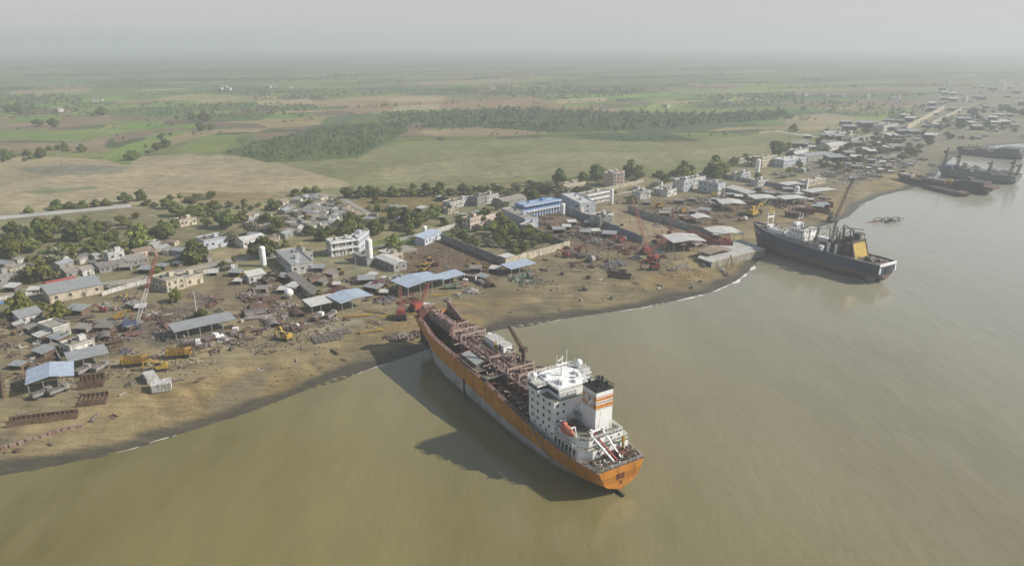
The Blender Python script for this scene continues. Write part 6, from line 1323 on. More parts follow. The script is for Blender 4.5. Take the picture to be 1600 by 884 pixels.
def dumper_model():
    "yellow bodied tipper, as stands on the beach"
    t = empty('dump_truck'); first = None
    for x in (-2.6, -1.1, 2.6):
        for y in (-1.15, 1.15):
            if first is None: b = MB(); b.tube((0, -.3, 0), (0, .3, 0), .75, 12, 0); first = b.build('wheel', ['rubber'], t); o = first
            else: o = first.copy(); COL.objects.link(o); o.parent = t
            o.location = (x, y, .75)
    b = MB(); b.bb(-3.6, 3.6, -.6, .6, .8, 1.2); b.build('chassis', 'black', t)
    b = MB(); b.bb(1.9, 3.9, -1.3, 1.3, 1.2, 3.2, 0); b.bb(2.3, 3.95, -1.2, 1.2, 2.2, 2.95, 1); b.build('cab', ['yellow', 'glass'], t)
    b = MB(); b.prism([(-4, -1.45), (1.6, -1.45), (1.6, 1.45), (-4, 1.45)], 1.35, 1.6, 0)
    for x0, x1, y0, y1 in ((-4, 1.6, -1.45, -1.3), (-4, 1.6, 1.3, 1.45), (1.45, 1.6, -1.3, 1.3), (-4, -3.85, -1.3, 1.3)): b.bb(x0, x1, y0, y1, 1.6, 3.0, 0)
    for x in np.arange(-3.6, 1.5, 1.0):
        for y in (-1.5, 1.5): b.beam((x, y, 1.4), (x, y, 3.0), .16, 0)
    b.bb(-3.8, 1.4, -1.28, 1.28, 1.6, 2.2, 1); b.build('cargo_bed', ['yellow', 'brown'], t); return t
def truck_model(cabm, bedm):
    def make():
        t = empty('truck'); first = None
        for x in (-2.4, 2.3):
            for y in (-1, 1):
                if first is None: b = MB(); b.tube((0, -.25, 0), (0, .25, 0), .55, 12); first = b.build('wheel', ['rubber'], t); o = first
                else: o = first.copy(); COL.objects.link(o); o.parent = t
                o.location = (x, y, .55)
        b = MB(); b.bb(-3.4, 3.3, -.5, .5, .6, .95); b.build('chassis', 'black', t)
        b = MB(); b.bb(1.6, 3.4, -1.1, 1.1, .95, 2.7, 0); b.bb(2.4, 3.45, -1.0, 1.0, 1.8, 2.5, 1); b.build('cab', [cabm, 'glass'], t)
        b = MB(); b.bb(-3.5, 1.4, -1.2, 1.2, 1.0, 1.2, 0)
        for y in (-1.2, 1.1): b.bb(-3.5, 1.4, y, y + .1, 1.2, 2.0, 0)
        b.bb(-3.4, 1.3, -1.08, 1.08, 1.2, 2.3, 1); b.build('cargo_bed', [bedm, 'scrapgrey'], t); return t
    return Kind(make)
def crane_model(cabm, boomm, L, ang, boom2=None, split=None, name='crawler_crane', th=.2):
    def make():
        t = empty(name)
        for y in (-1.9, 1.9): b = MB(); b.profile([(-3, .5), (-2.5, 0), (2.5, 0), (3, .5), (3, .9), (2.5, 1.3), (-2.5, 1.3), (-3, .9)], y - .45, y + .45); b.build('track', 'black', t)
        b = MB(); b.tube((0, 0, .6), (0, 0, 1.5), 1.3, 14, 1); b.bb(-3.6, 1.8, -1.7, 1.7, 1.5, 3.9, 0); b.bb(-4.3, -3.5, -1.7, 1.7, 1.5, 3.2, 1); b.bb(-3.2, -1, -1.5, 1.5, 3.9, 4.5, 0); b.build('body', [cabm, 'black'], t)
        b = MB(); b.bb(1.0, 2.6, .5, 1.75, 1.5, 3.7, 0); b.bb(1.2, 2.66, .6, 1.82, 2.4, 3.4, 1); b.build('cab', [cabm, 'glass'], t)
        base = Vector((1.6, -.2, 2.0)); tip = base + Vector((math.cos(ang), 0, math.sin(ang))) * L
        b = MB(); b.lattice(base, tip, 1.5, .9, int(L / 2.0), th, split, (0, 1)); b.build('lattice_boom', [boomm, boom2 or boomm], t)
        b = MB(); g = Vector((-2.4, 0, 6.4)); 
        for y in (-.8, .8): b.beam((-3.2, y, 4.4), (g.x, y, g.z), .22); b.beam((-.4, y, 3.9), (g.x, y, g.z), .18)
        b.bb(g.x - .15, g.x + .15, -.9, .9, g.z - .12, g.z + .12); b.build('gantry', cabm, t)
        b = MB(); b.beam(g + Vector((0, .5, 0)), tip, .09); b.beam(g - Vector((0, .5, 0)), tip, .09); b.build('pendant_cable', 'black', t)
        b = MB(); e = tip + Vector((.5, 0, 0)); z = max(tip.z * .45, tip.z - 14); b.beam(e, (e.x, 0, z), .1, 0); b.beam(tip, e, .3, 0); b.bb(e.x - .3, e.x + .3, -.25, .25, z - 1, z, 1); b.build('hook_block', ['black', 'yellow'], t); return t
    return Kind(make)
EXC = {c: excavator_model(m) for c, m in (('yellow', 'yellow'), ('red', 'red'), ('ochre', 'ochre'))}
LOAD = loader_model('yellow'); DUMP = Kind(dumper_model)
TRK = {'grey': truck_model('grey', 'grey'), 'white': truck_model('white', 'brown'), 'green': truck_model('scrapgreen', 'scrapgreen')}
def put(kind, u, v, rz, label, cat, group=None, sc=1.0, mark=None):
    o = kind.put(G(u, v), R(rz), sc); tag(o, label, cat, group, mark=mark); return o
# lattice cranes and derricks
def aim(u, v, tu, tv, L):
    "length and elevation of a boom that stands at (u,v) and points across the picture towards (tu,tv)"
    a = G(u, v); a.z += 2; best = None
    d = (P(tu, tv, 20) - P(u, v, 20)); 
    return a
put(crane_model('bluemetal', 'boomwhite', 33, R(68), 'boomred', .5), 208, 515, 30, 'blue bodied crane with a tall white and red lattice boom', 'crane', mark='tall lattice mast')
put(crane_model('red', 'boomred', 36, R(63), None, None, 'crawler_crane', .13), 1019, 410, 128, 'red crawler crane with a very long red boom leaning left', 'crane', mark='long red boom')
put(crane_model('red', 'boomred', 12, R(58)), 627, 498, 100, 'red crawler crane standing on the beach wall by the orange bow', 'crane', sc=1.05, mark='red beach crane')
put(crane_model('red', 'boomred', 12, R(50)), 652, 486, 60, 'red crane with raised boom in front of the large blue roof', 'crane')
put(crane_model('boomdark', 'boomdark', 31, R(66)), 1301, 347, 25, 'dark crane with a tall dark boom on the bay shore', 'crane', mark='dark bay crane')
put(crane_model('red', 'boomred', 14, R(26)), 1128, 388, 175, 'bright red crane with a low boom beside the pale slipway shelter', 'crane', sc=1.35, mark='bright red slipway crane')
put(crane_model('red', 'boomred', 15, R(20)), 1075, 372, 165, 'red crane lying low among red scrap at the foot of the grey yard wall', 'crane')
put(crane_model('red', 'boomred', 12, R(35)), 1012, 397, 20, 'smaller red and white crane cab just behind the long red boom', 'crane', sc=.95)
put(crane_model('red', 'boomred', 18, R(62)), 1046, 369, 70, 'slim red boom crane in the dark yard left of the pale slipway shelter', 'crane', sc=.8)
# yellow and red plant
put(DUMP, 213, 571, 14, 'yellow dump truck, left of the two by the white container', 'truck', 'yellow dump trucks on the beach', 1.2, 'left yellow dump truck')
put(DUMP, 281, 558, 12, 'yellow dump truck, right of the two, standing alone on bare sand', 'truck', 'yellow dump trucks on the beach', 1.15, 'right yellow dump truck')
put(EXC['ochre'], 252, 578, 200, 'ochre excavator between the two yellow dump trucks', 'excavator', sc=.95)
put(EXC['ochre'], 447, 531, 150, 'dark ochre excavator casting a long shadow on the upper beach', 'excavator', sc=1.0)
put(EXC['yellow'], 186, 499, 30, 'small yellow excavator beside the long steel stacks', 'excavator', sc=.85)
put(EXC['red'], 161, 487, 190, 'red excavator in the scrap below the long low hall', 'excavator', sc=.7)
put(LOAD, 672, 416, 40, 'yellow loader, upper of two on the dark brown lot', 'loader', 'yellow loaders on the brown lot', 1.5)
put(LOAD, 663, 425, 70, 'yellow loader, lower of two on the dark brown lot', 'loader', 'yellow loaders on the brown lot', 1.35, 'yellow loaders')
put(EXC['yellow'], 742, 417, 170, 'yellow excavator beside a long yellow frame under the orchard wall', 'excavator', sc=.8)
put(EXC['red'], 574, 455, 10, 'red excavator on top of the dark red scrap by the blue roof', 'excavator', sc=.9)
put(EXC['red'], 883, 402, 160, 'dark red excavator at the end of the pale orchard wall', 'excavator', sc=.85)
put(EXC['red'], 902, 394, 350, 'orange red excavator reaching over pipes past the pale orchard wall', 'excavator', sc=.9)
put(EXC['red'], 970, 378, 200, 'red excavator in the scrap near the long blue wall', 'excavator', sc=1.0)
put(EXC['red'], 1022, 421, 185, 'red excavator on the shore in front of the long red boom', 'excavator', sc=1.15)
put(EXC['yellow'], 1030, 325, 200, 'yellow excavator in the dark yard below the bright white house', 'excavator', sc=1.05)
put(EXC['yellow'], 1067, 333, 30, 'yellow excavator in the middle of the yard before the white office block', 'excavator', sc=.95)
put(EXC['ochre'], 1116, 307, 10, 'ochre excavator in front of the broad blue grey building', 'excavator', sc=.95)
put(EXC['yellow'], 1134, 313, 120, 'yellow excavator left of the long dark store', 'excavator', sc=.85)
put(EXC['ochre'], 1176, 338, 40, 'big ochre excavator close to the goalpost mast of the blue ship', 'excavator', sc=1.7)
put(EXC['yellow'], 1094, 361, 45, 'little yellow excavator under the end of the grey yard wall', 'excavator', sc=.6)
put(LOAD, 530, 429, 190, 'yellow loader on the yard of the white gallery block', 'loader', sc=1.2)
put(LOAD, 380, 436, 20, 'little yellow loader by the bare lot above the scrap yard', 'loader', sc=1.0)
for i, (u, v, a, c, l) in enumerate([(130, 583, 80, 'grey', 'grey truck, left one under the truck shelter'), (157, 578, 80, 'grey', 'grey truck, right one under the truck shelter'), (497, 499, 70, 'white', 'white cabbed truck under the grey lean-to'), (517, 496, 70, 'grey', 'grey truck under the grey lean-to by the blue roof'),
                                      (812, 436, 20, 'green', 'green truck in front of the green machine shelter'), (828, 433, 100, 'green', 'green truck at the right end of the green machine shelter'), (706, 451, 15, 'green', 'green truck left under the narrow blue roof'), (724, 446, 70, 'white', 'white cabbed truck right of the narrow blue roof'),
                                      (66, 619, 60, 'grey', 'dark truck, left one under the pale blue gabled shelter'), (92, 614, 60, 'grey', 'dark truck, right one under the pale blue gabled shelter'), (600, 442, 100, 'white', 'dusty truck loaded with scrap on the gallery block yard'), (160, 452, 15, 'grey', 'grey truck driving on the street past the hall'), (357, 422, 20, 'white', 'white truck parked on the street past the cream yard office'),
                                      (300, 541, 15, 'white', 'white cabbed truck, left one in front of the long grey shelter'), (330, 533, 60, 'white', 'white cabbed truck, middle one in front of the long grey shelter'), (367, 524, 100, 'white', 'white cabbed truck at the right end of the long grey shelter'), (1160, 345, 30, 'white', 'white cabbed truck on the sand by the bow of the blue ship')]):
    put(TRK[c], u, v, a, l, 'truck', 'trucks in the yards')

# container block, stone block frames, boats, tubs
def container(u, v, l, rz, label, m='white', sc=1.0):
    p = G(u, v); t = empty('container', p, R(rz), sc); tag(t, label, 'container'); b = MB(); b.bb(-l / 2, l / 2, -1.25, 1.25, .15, 2.75)
    for x in np.arange(-l / 2 + .4, l / 2, .55):
        for y in (-1.27, 1.27): b.beam((x, y, .2), (x, y, 2.7), .12)
    b.build('box', m, t); b = MB(); b.bb(l / 2 + .01, l / 2 + .06, -1.1, 1.1, .3, 2.6); b.beam((l / 2 + .1, -.1, .3), (l / 2 + .1, -.1, 2.6), .07); b.build('door', 'offwhite', t)
    b = MB(); b.bb(-l / 2 - .05, l / 2 + .05, -1.3, 1.3, 2.76, 2.86); b.build('roof', m, t)
container(253, 608, 6.5, 24, 'white container at the top of the beach, front arm of the L', 'offwhite', (1, 2.0, 1.05)); container(236, 594, 7.5, -52, 'white container set across the back of the front container', 'offwhite', (1, 1.5, .85))
container(734, 438, 7, -20, 'brown box body lying on bare ground below the yellow frame', 'scrapgrey')
container(270, 436, 6, 10, 'small white box cabin behind the cream yard office', 'white')
container(1112, 377, 8, 10, 'rusty box right behind the pale slipway shelter', 'rust')
container(1240, 340, 9, -30, 'dark rust box on the sand beside the dark bay crane', 'rust', 1.3); container(1258, 333, 9, -20, 'red rust box among scrap left of the dark bay crane', 'redrust', 1.4)

def trough(u, v, l, w, rz, label, m='rust', h=2.2, cat='steel section'):
    "cut hull section: floor with standing sides"
    p = G(u, v); t = empty('hull_section', p, R(rz)); tag(t, label, cat); b = MB(); b.bb(-l / 2, l / 2, -w / 2, w / 2, -.3, .25, 0); b.bb(-l / 2, l / 2, -w / 2, -w / 2 + .2, .25, h, 0); b.bb(-l / 2, l / 2, w / 2 - .2, w / 2, .25, h, 0)
    b.build('plating', m, t); r = MB()
    for x in np.arange(-l / 2 + .5, l / 2, 1.4): r.bb(x - .08, x + .08, -w / 2 + .2, w / 2 - .2, .25, .7); r.bb(x - .08, x + .08, w / 2 - .5, w / 2 - .2, .7, h)
    r.bb(-l / 2 + .2, l / 2 - .2, -.1, .1, .25, .6); r.build('frames', 'brown', t)
trough(68, 657, 20, 3.2, 17, 'long rusty steel trough on the beach below the pale blue shelter', 'brown'); trough(145, 626, 9, 7, 18, 'square rusty steel tray on the beach right of the pale blue shelter', 'brown', 1.6); trough(144, 601, 8, 6.5, 22, 'brown steel bin in front of the truck shelter', 'rust', 3.0)
trough(968, 433, 12, 5, -16, 'dark red flat hull section on the middle shore', 'rust', 1.8); trough(965, 426, 10, 4, -16, 'rusty hull section just behind the dark red flat one', 'rust', 1.6)
trough(766, 418, 14, 4.5, -30, 'long yellow framed barge section under the orchard wall', 'ochre', 1.2); trough(1062, 388, 11, 4, -15, 'dark red steel section in front of the grey yard wall', 'redrust', 1.6); trough(1288, 322, 12, 5, -20, 'dark red hull block below the long pale roof by the bay', 'redrust', 3.2); trough(1284, 331, 11, 5, -15, 'rusty block beside the foot of the dark bay crane', 'rust', 2.4)
for i, (u, v, l, w) in enumerate(((512, 529, 11, 7), (536, 520, 6, 5))):
    p = G(u, v); t = empty('steel_grid', p, R(28)); tag(t, ('wide' if i == 0 else 'small') + ' steel grid frame lying on the beach below the blue roof', 'grid frame'); b = MB()
    for k in range(6): b.bb(-l / 2 + l * k / 5 - .12, -l / 2 + l * k / 5 + .12, -w / 2, w / 2, .2, .75)
    for k in range(4): y = -w / 2 + w * k / 3; b.bb(-l / 2 - .4, l / 2 + .4, y - .15, y + .15, .76, 1.2)
    b.build('beams', 'scrapgrey', t)
def bars(u, v, l, n, rz, label, m):
    p = G(u, v); o_ = MB(); rnd = random.Random(int(u))
    for k in range(n): x = rnd.uniform(-1, 1); y = (k - n / 2) * .5; o_.beam((-l / 2 + x, y, .2 + rnd.random() * .5), (l / 2 + x, y + rnd.uniform(-.4, .4), .2 + rnd.random() * .5), .32)
    o = o_.build('beam_stack', m); o.location = p; o.rotation_euler = (0, 0, R(rz)); tag(o, label, 'stack'); return o
bars(558, 494, 13, 3, 15, 'yellow beams laid along the front of the blue roof', 'ochre'); bars(650, 490, 34, 3, 15, 'long yellow brown beams along the beach wall beside the red crane', 'ochre'); bars(580, 518, 10, 3, 14, 'yellow brown beams at the left end of the beach wall', 'ochre'); bars(410, 487, 14, 12, 8, 'pale bundle of long steel bars in the middle of the scrap yard', 'scrapwhite'); bars(405, 496, 12, 10, 12, 'second bundle of pale bars, nearer the beach', 'scrapwhite')
bars(120, 496, 16, 7, 8, 'grey steel bars stacked beneath the trees by the long hall', 'scrapgrey'); bars(158, 502, 18, 8, 10, 'long pale steel strips beside the yellow excavator', 'scrapwhite'); bars(915, 399, 15, 6, -25, 'grey steel pipes in a long row past the orchard wall', 'scrapgrey'); bars(700, 460, 14, 3, 16, 'yellow beams in front of the large blue roof', 'ochre')
# drums lying on their sides, a speed boat and a round tub
def drum(u, v, r, l, rz, label, m):
    p = G(u, v); t = empty('steel_drum', p, R(rz)); tag(t, label, 'drum'); b = MB(); b.tube((-l / 2, 0, r * .85), (l / 2, 0, r * .85), r, 14); b.build('shell', m, t); b = MB(); b.tube((-l / 2 - .08, 0, r * .85), (-l / 2, 0, r * .85), r * 1.06, 14); b.tube((l / 2, 0, r * .85), (l / 2 + .08, 0, r * .85), r * 1.06, 14); b.beam((-l / 2 - .1, 0, r * .85), (l / 2 + .1, 0, r * .85), r * .5); b.build('flange', 'grey', t)
drum(464, 513, 1.2, 1.2, 80, 'white ringed drum in the grey scrap near the ochre excavator', 'white'); drum(925, 409, 1.9, 2.4, 35, 'large pale ring end lying by the row of pipes', 'scrapwhite'); drum(402, 457, 1.2, 3.2, 20, 'white and red drum in the scrap yard left of the sphere', 'scrapwhite'); drum(345, 528, .9, 2.5, 40, 'white drum under the end of the long grey shelter', 'white')
p = G(668, 478); t = empty('lifeboat', p, R(10)); tag(t, 'white lifeboat set down on the beach wall right of the red crane', 'boat'); b = MB(); n, K = 10, 8; vs = []
for i in range(n + 1):
    u_ = i / n; w_ = 1.3 * max(.05, 1 - abs(2 * u_ - 1) ** 2.6)
    for k in range(K): q = math.pi + math.pi * k / (K - 1); vs.append((-3.5 + 7 * u_, w_ * math.cos(q), 1.4 + w_ * math.sin(q)))
b.add(vs, [(i * K + k, i * K + k + 1, (i + 1) * K + k + 1, (i + 1) * K + k) for i in range(n) for k in range(K - 1)]); b.build('hull', 'white', t, True); b = MB(); 
for x in (-1.8, -.4, 1, 2.2): b.bb(x - .15, x + .15, -1.0, 1.0, 1.25, 1.35)
b.build('thwart', 'wood', t)
# lamp poles and masts
def pole(u, v, h, label, m='boomwhite'):
    p = G(u, v); t = empty('light_pole', p); tag(t, label, 'pole'); b = MB(); b.tube((0, 0, -.5), (0, 0, h), .22, 8, 0, .13); b.build('post', m, t); b = MB(); b.beam((-.8, 0, h), (.8, 0, h), .14); b.bb(-1, -.5, -.2, .2, h, h + .4); b.bb(.5, 1, -.2, .2, h, h + .4); b.build('lamp_head', 'grey', t)
pole(307, 487, 11, 'white lamp pole beside the small green tree over the long grey shelter'); pole(697, 417, 9, 'thin lamp pole on the brown lot behind the blue roofs', 'grey'); pole(750, 395, 8, 'thin lamp pole inside the orchard', 'grey'); pole(556, 420, 8, 'lamp pole on the open yard before the gallery block', 'grey'); pole(1060, 340, 9, 'thin lamp pole above the grey yard wall', 'grey'); pole(570, 368, 10, 'lamp pole by the street trees behind the gallery block', 'grey'); pole(965, 352, 10, 'lamp pole right of the white yard house', 'grey')
# sea tripod at the slipway
p = G(1140, 418); t = empty('tripod_hoist', p); tag(t, 'timber tripod hoist standing at the foot of the concrete slipway', 'hoist'); b = MB()
for q in ((-2.4, 0), (2.2, .8), (.4, -2.0)): b.beam((q[0], q[1], -.6), (0, 0, 7.5), .25)
b.build('leg', 'wood', t)

# ================================================================== SCRAP
def heap_model(mats, seed, w=10, n=90, h=2.2, big=2.2):
    def make():
        rnd = random.Random(seed); b = MB(); K = 14
        vs = [(0, 0, h * .6)] + [(math.cos(6.283 * i / K) * w / 2 * rnd.uniform(.6, .9), math.sin(6.283 * i / K) * w / 2 * rnd.uniform(.6, .9), -.2) for i in range(K)]; b.add(vs, [(0, 1 + i, 1 + (i + 1) % K) for i in range(K)], 0)
        for _ in range(n):
            a = rnd.uniform(0, 6.283); q = rnd.random() ** .7; r = w / 2 * q; c = (r * math.cos(a), r * math.sin(a), h * (1 - q) * rnd.uniform(.5, 1) + .2); m = rnd.randrange(len(mats)); k = rnd.random()
            if k < .5: b.box(c, (rnd.uniform(.5, big), rnd.uniform(.4, big * .7), rnd.uniform(.08, .8)), rnd.uniform(0, 3), m, (rnd.uniform(-.7, .7), rnd.uniform(-.7, .7)))
            elif k < .85: d = Vector((rnd.uniform(-1, 1), rnd.uniform(-1, 1), rnd.uniform(-.2, .5))) * big; b.beam(c, Vector(c) + d, rnd.uniform(.1, .3), m)
            else: b.tube(c, Vector(c) + Vector((rnd.uniform(-1, 1), rnd.uniform(-1, 1), rnd.uniform(0, .5))) * big * .8, rnd.uniform(.2, .55), 8, m)
        return b.build('scrap_heap', mats)
    return Kind(make)
M['redrust2'] = mat('red_lead_scrap', (.13, .06, .05), .85, var=.45, scale=.5, stain=(.25, .17, .14), amount=.35, inst=.3)
HEAPS = dict(rust=[heap_model(['brown', 'rust', 'scrapgrey'], s) for s in (1, 2)], red=[heap_model(['redrust2', 'rust', 'brown', 'red'], 3)], grey=[heap_model(['scrapgrey', 'brown', 'scrapwhite'], s) for s in (4, 5)], pink=[heap_model(['scrapgrey', 'rust', 'brown', 'pinkrust'], 6)],
             white=[heap_model(['scrapwhite', 'scrapgrey', 'offwhite'], 7)], blue=[heap_model(['scrapblue', 'scrapgrey', 'brown'], 8)], green=[heap_model(['scrapgreen', 'scrapgrey', 'scrapwhite'], 9)], yellow=[heap_model(['ochre', 'brown', 'scrapgrey'], 10)])
HW = dict(rust='rusty brown scrap heap', red='dark red scrap heap', grey='grey scrap heap', pink='pinkish scrap heap', white='pale scrap heap', blue='bluish grey scrap heap', green='green machinery heap', yellow='ochre scrap heap')
HL = """10,505,26,rust;12,540,22,rust;20,556,16,rust;34,590,18,rust;58,560,24,grey;66,572,24,rust;78,520,18,rust;45,518,20,grey;88,545,16,grey;60,535,16,white;90,578,20,grey;28,610,14,rust
128,488,22,grey;140,505,24,rust;155,512,22,grey;172,528,24,rust;150,525,22,rust;165,478,22,white;206,470,26,pink;192,466,22,yellow;180,484,18,grey;225,500,20,red;238,492,20,grey;218,520,16,blue;196,549,18,blue;206,552,14,grey;250,497,22,rust;262,505,22,pink;230,480,20,rust;322,466,20,grey;338,470,20,rust;304,462,16,grey;330,478,18,red;345,485,18,grey;298,498,18,grey;350,498,14,rust
150,585,18,grey;240,560,12,rust;228,585,12,rust;205,600,16,grey;262,560,12,yellow
290,535,22,grey;305,545,20,rust;322,540,26,grey;338,548,22,rust;352,532,24,white;365,536,24,rust;375,526,18,grey;360,512,18,rust;380,538,16,grey;393,530,14,rust;372,495,20,rust
385,462,24,grey;400,455,20,pink;395,470,24,rust;412,465,22,grey;420,474,24,rust;432,468,22,grey;438,480,22,grey;388,484,22,grey;405,478,20,white;425,488,22,rust;442,492,20,grey;456,488,16,rust;400,445,18,rust;418,450,18,grey;460,478,14,white
422,508,22,rust;418,513,14,grey;456,511,22,grey;468,515,20,rust;476,508,14,grey;430,530,14,rust;484,502,14,rust;505,504,18,grey;520,500,16,grey;540,500,12,rust
470,444,18,red;486,440,18,grey;500,436,18,rust;515,444,20,red;530,452,22,red;545,456,24,red;560,458,24,red;520,457,18,red;510,432,14,white;496,424,16,white;485,430,18,grey;540,438,16,grey;556,436,18,rust;475,460,14,grey
600,438,16,rust;612,440,18,grey;622,434,20,white;635,440,16,rust;612,456,14,pink;620,462,16,red;632,472,18,red;646,468,18,red;590,472,14,grey;606,474,18,grey;592,505,14,grey;628,444,14,grey;580,449,12,white;640,460,14,red;608,468,20,blue
605,527,14,rust;628,525,26,grey;640,528,24,rust;618,530,18,grey;650,522,20,rust
700,470,14,white;715,462,18,white;735,456,20,white;745,459,16,grey;716,448,16,green;752,440,10,rust;780,423,14,grey;760,426,12,yellow
680,394,16,grey;668,402,14,rust;650,396,14,grey;695,398,12,yellow
806,438,20,green;818,441,22,green;832,440,16,green;842,436,14,grey;796,432,10,white
790,362,10,red;802,362,10,rust;848,351,22,rust;838,346,14,white;860,352,12,pink;874,358,18,pink;880,370,20,pink;893,366,20,pink;905,370,20,rust;918,374,22,pink;930,378,22,grey;942,382,20,pink;950,376,18,rust;912,362,18,grey;925,366,18,pink;938,370,18,grey;952,366,16,rust;900,356,16,grey;886,352,16,rust;965,388,14,red;975,393,16,red;960,372,16,red;880,388,18,red;888,398,14,grey;894,396,20,grey;908,402,18,grey;936,406,12,rust;872,382,16,grey;845,342,16,rust;862,342,16,pink
955,416,22,blue;968,414,20,blue;946,418,16,grey;960,424,18,grey;995,404,16,blue;985,404,12,rust;1002,394,14,red;1030,395,16,blue;1036,402,14,red;978,426,10,white
1010,330,10,grey;1022,336,12,pink;1044,330,14,pink;1056,326,14,white;1070,325,14,white;1080,320,14,rust;1092,318,18,rust;1104,316,18,white;1118,322,14,rust;1110,330,10,white;1050,340,10,pink;1042,350,10,white;1062,348,12,grey;1080,340,10,rust;1026,352,12,grey;1120,312,16,rust;1100,326,10,grey;1150,320,14,pink;1168,326,14,grey;1160,336,14,rust;1185,330,16,rust;1074,314,12,grey;1088,310,14,pink;1140,340,12,rust
1040,378,16,red;1052,380,18,red;1064,378,16,red;1032,372,12,red;1080,380,16,red;1092,384,14,red;1054,370,14,red;1096,372,14,red;1112,382,18,red;1124,386,20,red;1104,390,14,rust;1168,388,14,rust;1178,391,14,grey;1156,385,14,rust;1098,416,14,rust;1106,412,10,rust;1060,418,14,white;1050,422,14,grey;1130,425,12,grey;1136,430,14,grey;1126,421,12,white;1072,416,12,white;980,397,14,red;990,388,14,red
1200,300,14,pink;1215,303,14,pink;1190,304,14,pink;1230,305,16,pink;1206,310,12,white;1220,314,14,rust;1240,312,14,pink;1252,316,16,rust;1262,326,18,red;1272,328,18,red;1280,318,18,red;1256,336,16,rust;1246,328,16,grey;1234,332,14,grey;1290,312,14,rust;1216,324,14,rust;1204,318,12,grey;1296,335,14,rust;1172,312,12,pink;1186,314,12,grey;1262,302,14,rust
1310,272,16,grey;1325,268,16,rust;1340,264,14,rust;1352,270,16,grey;1365,276,18,grey;1376,270,14,pink;1330,276,16,white;1345,280,16,rust;1388,268,14,rust;1300,276,14,rust;1318,282,12,grey;1395,262,14,white;1405,258,16,white;1418,255,16,blue;1430,256,16,white;1440,250,14,grey;1380,254,18,red;1370,248,18,pink;1392,250,16,red;1408,246,14,grey;1360,262,18,red"""
def place_heaps():
    rnd = random.Random(5)
    for line in HL.split('\n'):
        for e in line.split(';'):
            u, v, w, k = e.split(','); p = G(float(u), float(v)); sc = float(w) / px_m(p) / 10 * 1.15
            o = rnd.choice(HEAPS[k]).put(p, rnd.uniform(0, 6.28), (sc * rnd.uniform(.9, 1.3), sc * rnd.uniform(.7, 1.0), sc * rnd.uniform(.7, 1.15))); auto(o, HW[k], 'scrap heap', 'scrap heaps in the yards')
place_heaps()
# single pieces of steel lying apart on the bare ground
def piece_models():
    out = []
    for m, w in (('rust', 'rusty'), ('scrapgrey', 'grey'), ('scrapwhite', 'pale'), ('brown', 'brown')):
        def plate(m=m): b = MB(); b.box((0, 0, .25), (3.2, 1.8, .12), 0, 0, (.12, .08)); b.box((.3, .5, .5), (2.6, .12, .5)); return b.build('steel_plate', m)
        def pipe(m=m): b = MB(); b.tube((-2.4, 0, .45), (2.4, 0, .45), .45, 10); b.tube((2.4, 0, .45), (2.6, 0, .45), .6, 10); return b.build('steel_pipe', m)
        def block(m=m): b = MB(); b.box((0, 0, .7), (2.2, 1.6, 1.4)); b.box((.2, .1, 1.6), (1.1, .8, .5)); b.tube((-1.1, .2, .8), (-1.7, .2, .8), .35, 9); return b.build('machine_part', m)
        out += [(Kind(plate), w + ' steel plate', 'steel plate'), (Kind(pipe), w + ' steel pipe', 'pipe'), (Kind(block), w + ' machine part', 'machine part')]
    return out
def place_pieces():
    rnd = random.Random(13); pm = piece_models()
    zones = [([(5, 500), (80, 510), (95, 570), (30, 600), (5, 580)], 14), ([(110, 500), (280, 480), (270, 540), (180, 555)], 24), ([(270, 500), (400, 480), (420, 540), (300, 560)], 20), ([(380, 445), (470, 470), (480, 520), (400, 520)], 24), ([(470, 430), (620, 440), (620, 470), (520, 470)], 18), ([(640, 400), (780, 420), (760, 450), (650, 440)], 14),
             ([(850, 390), (990, 400), (960, 440), (840, 440)], 16), ([(890, 345), (1000, 380), (960, 395), (880, 370)], 18), ([(1000, 325), (1180, 320), (1120, 355), (1030, 345)], 30), ([(1020, 370), (1120, 372), (1100, 395), (1030, 390)], 12), ([(1180, 300), (1290, 305), (1280, 340), (1190, 330)], 24), ([(1300, 260), (1400, 258), (1400, 285), (1320, 288)], 14), ([(20, 640), (300, 590), (560, 530), (560, 560), (300, 640), (20, 710)], 12), ([(780, 470), (1100, 430), (1090, 455), (800, 498)], 10), ([(960, 315), (1100, 360), (1010, 370), (900, 335)], 14)]
    for poly, n in zones:
        for u, v in scatter_px(poly, n, rnd, 5):
            k, dsc, cat = rnd.choice(pm); o = k.put(G(u, v), rnd.uniform(0, 6.28), rnd.uniform(.5, 1.15)); auto(o, dsc, cat, 'single steel pieces lying in the yards')
place_pieces()
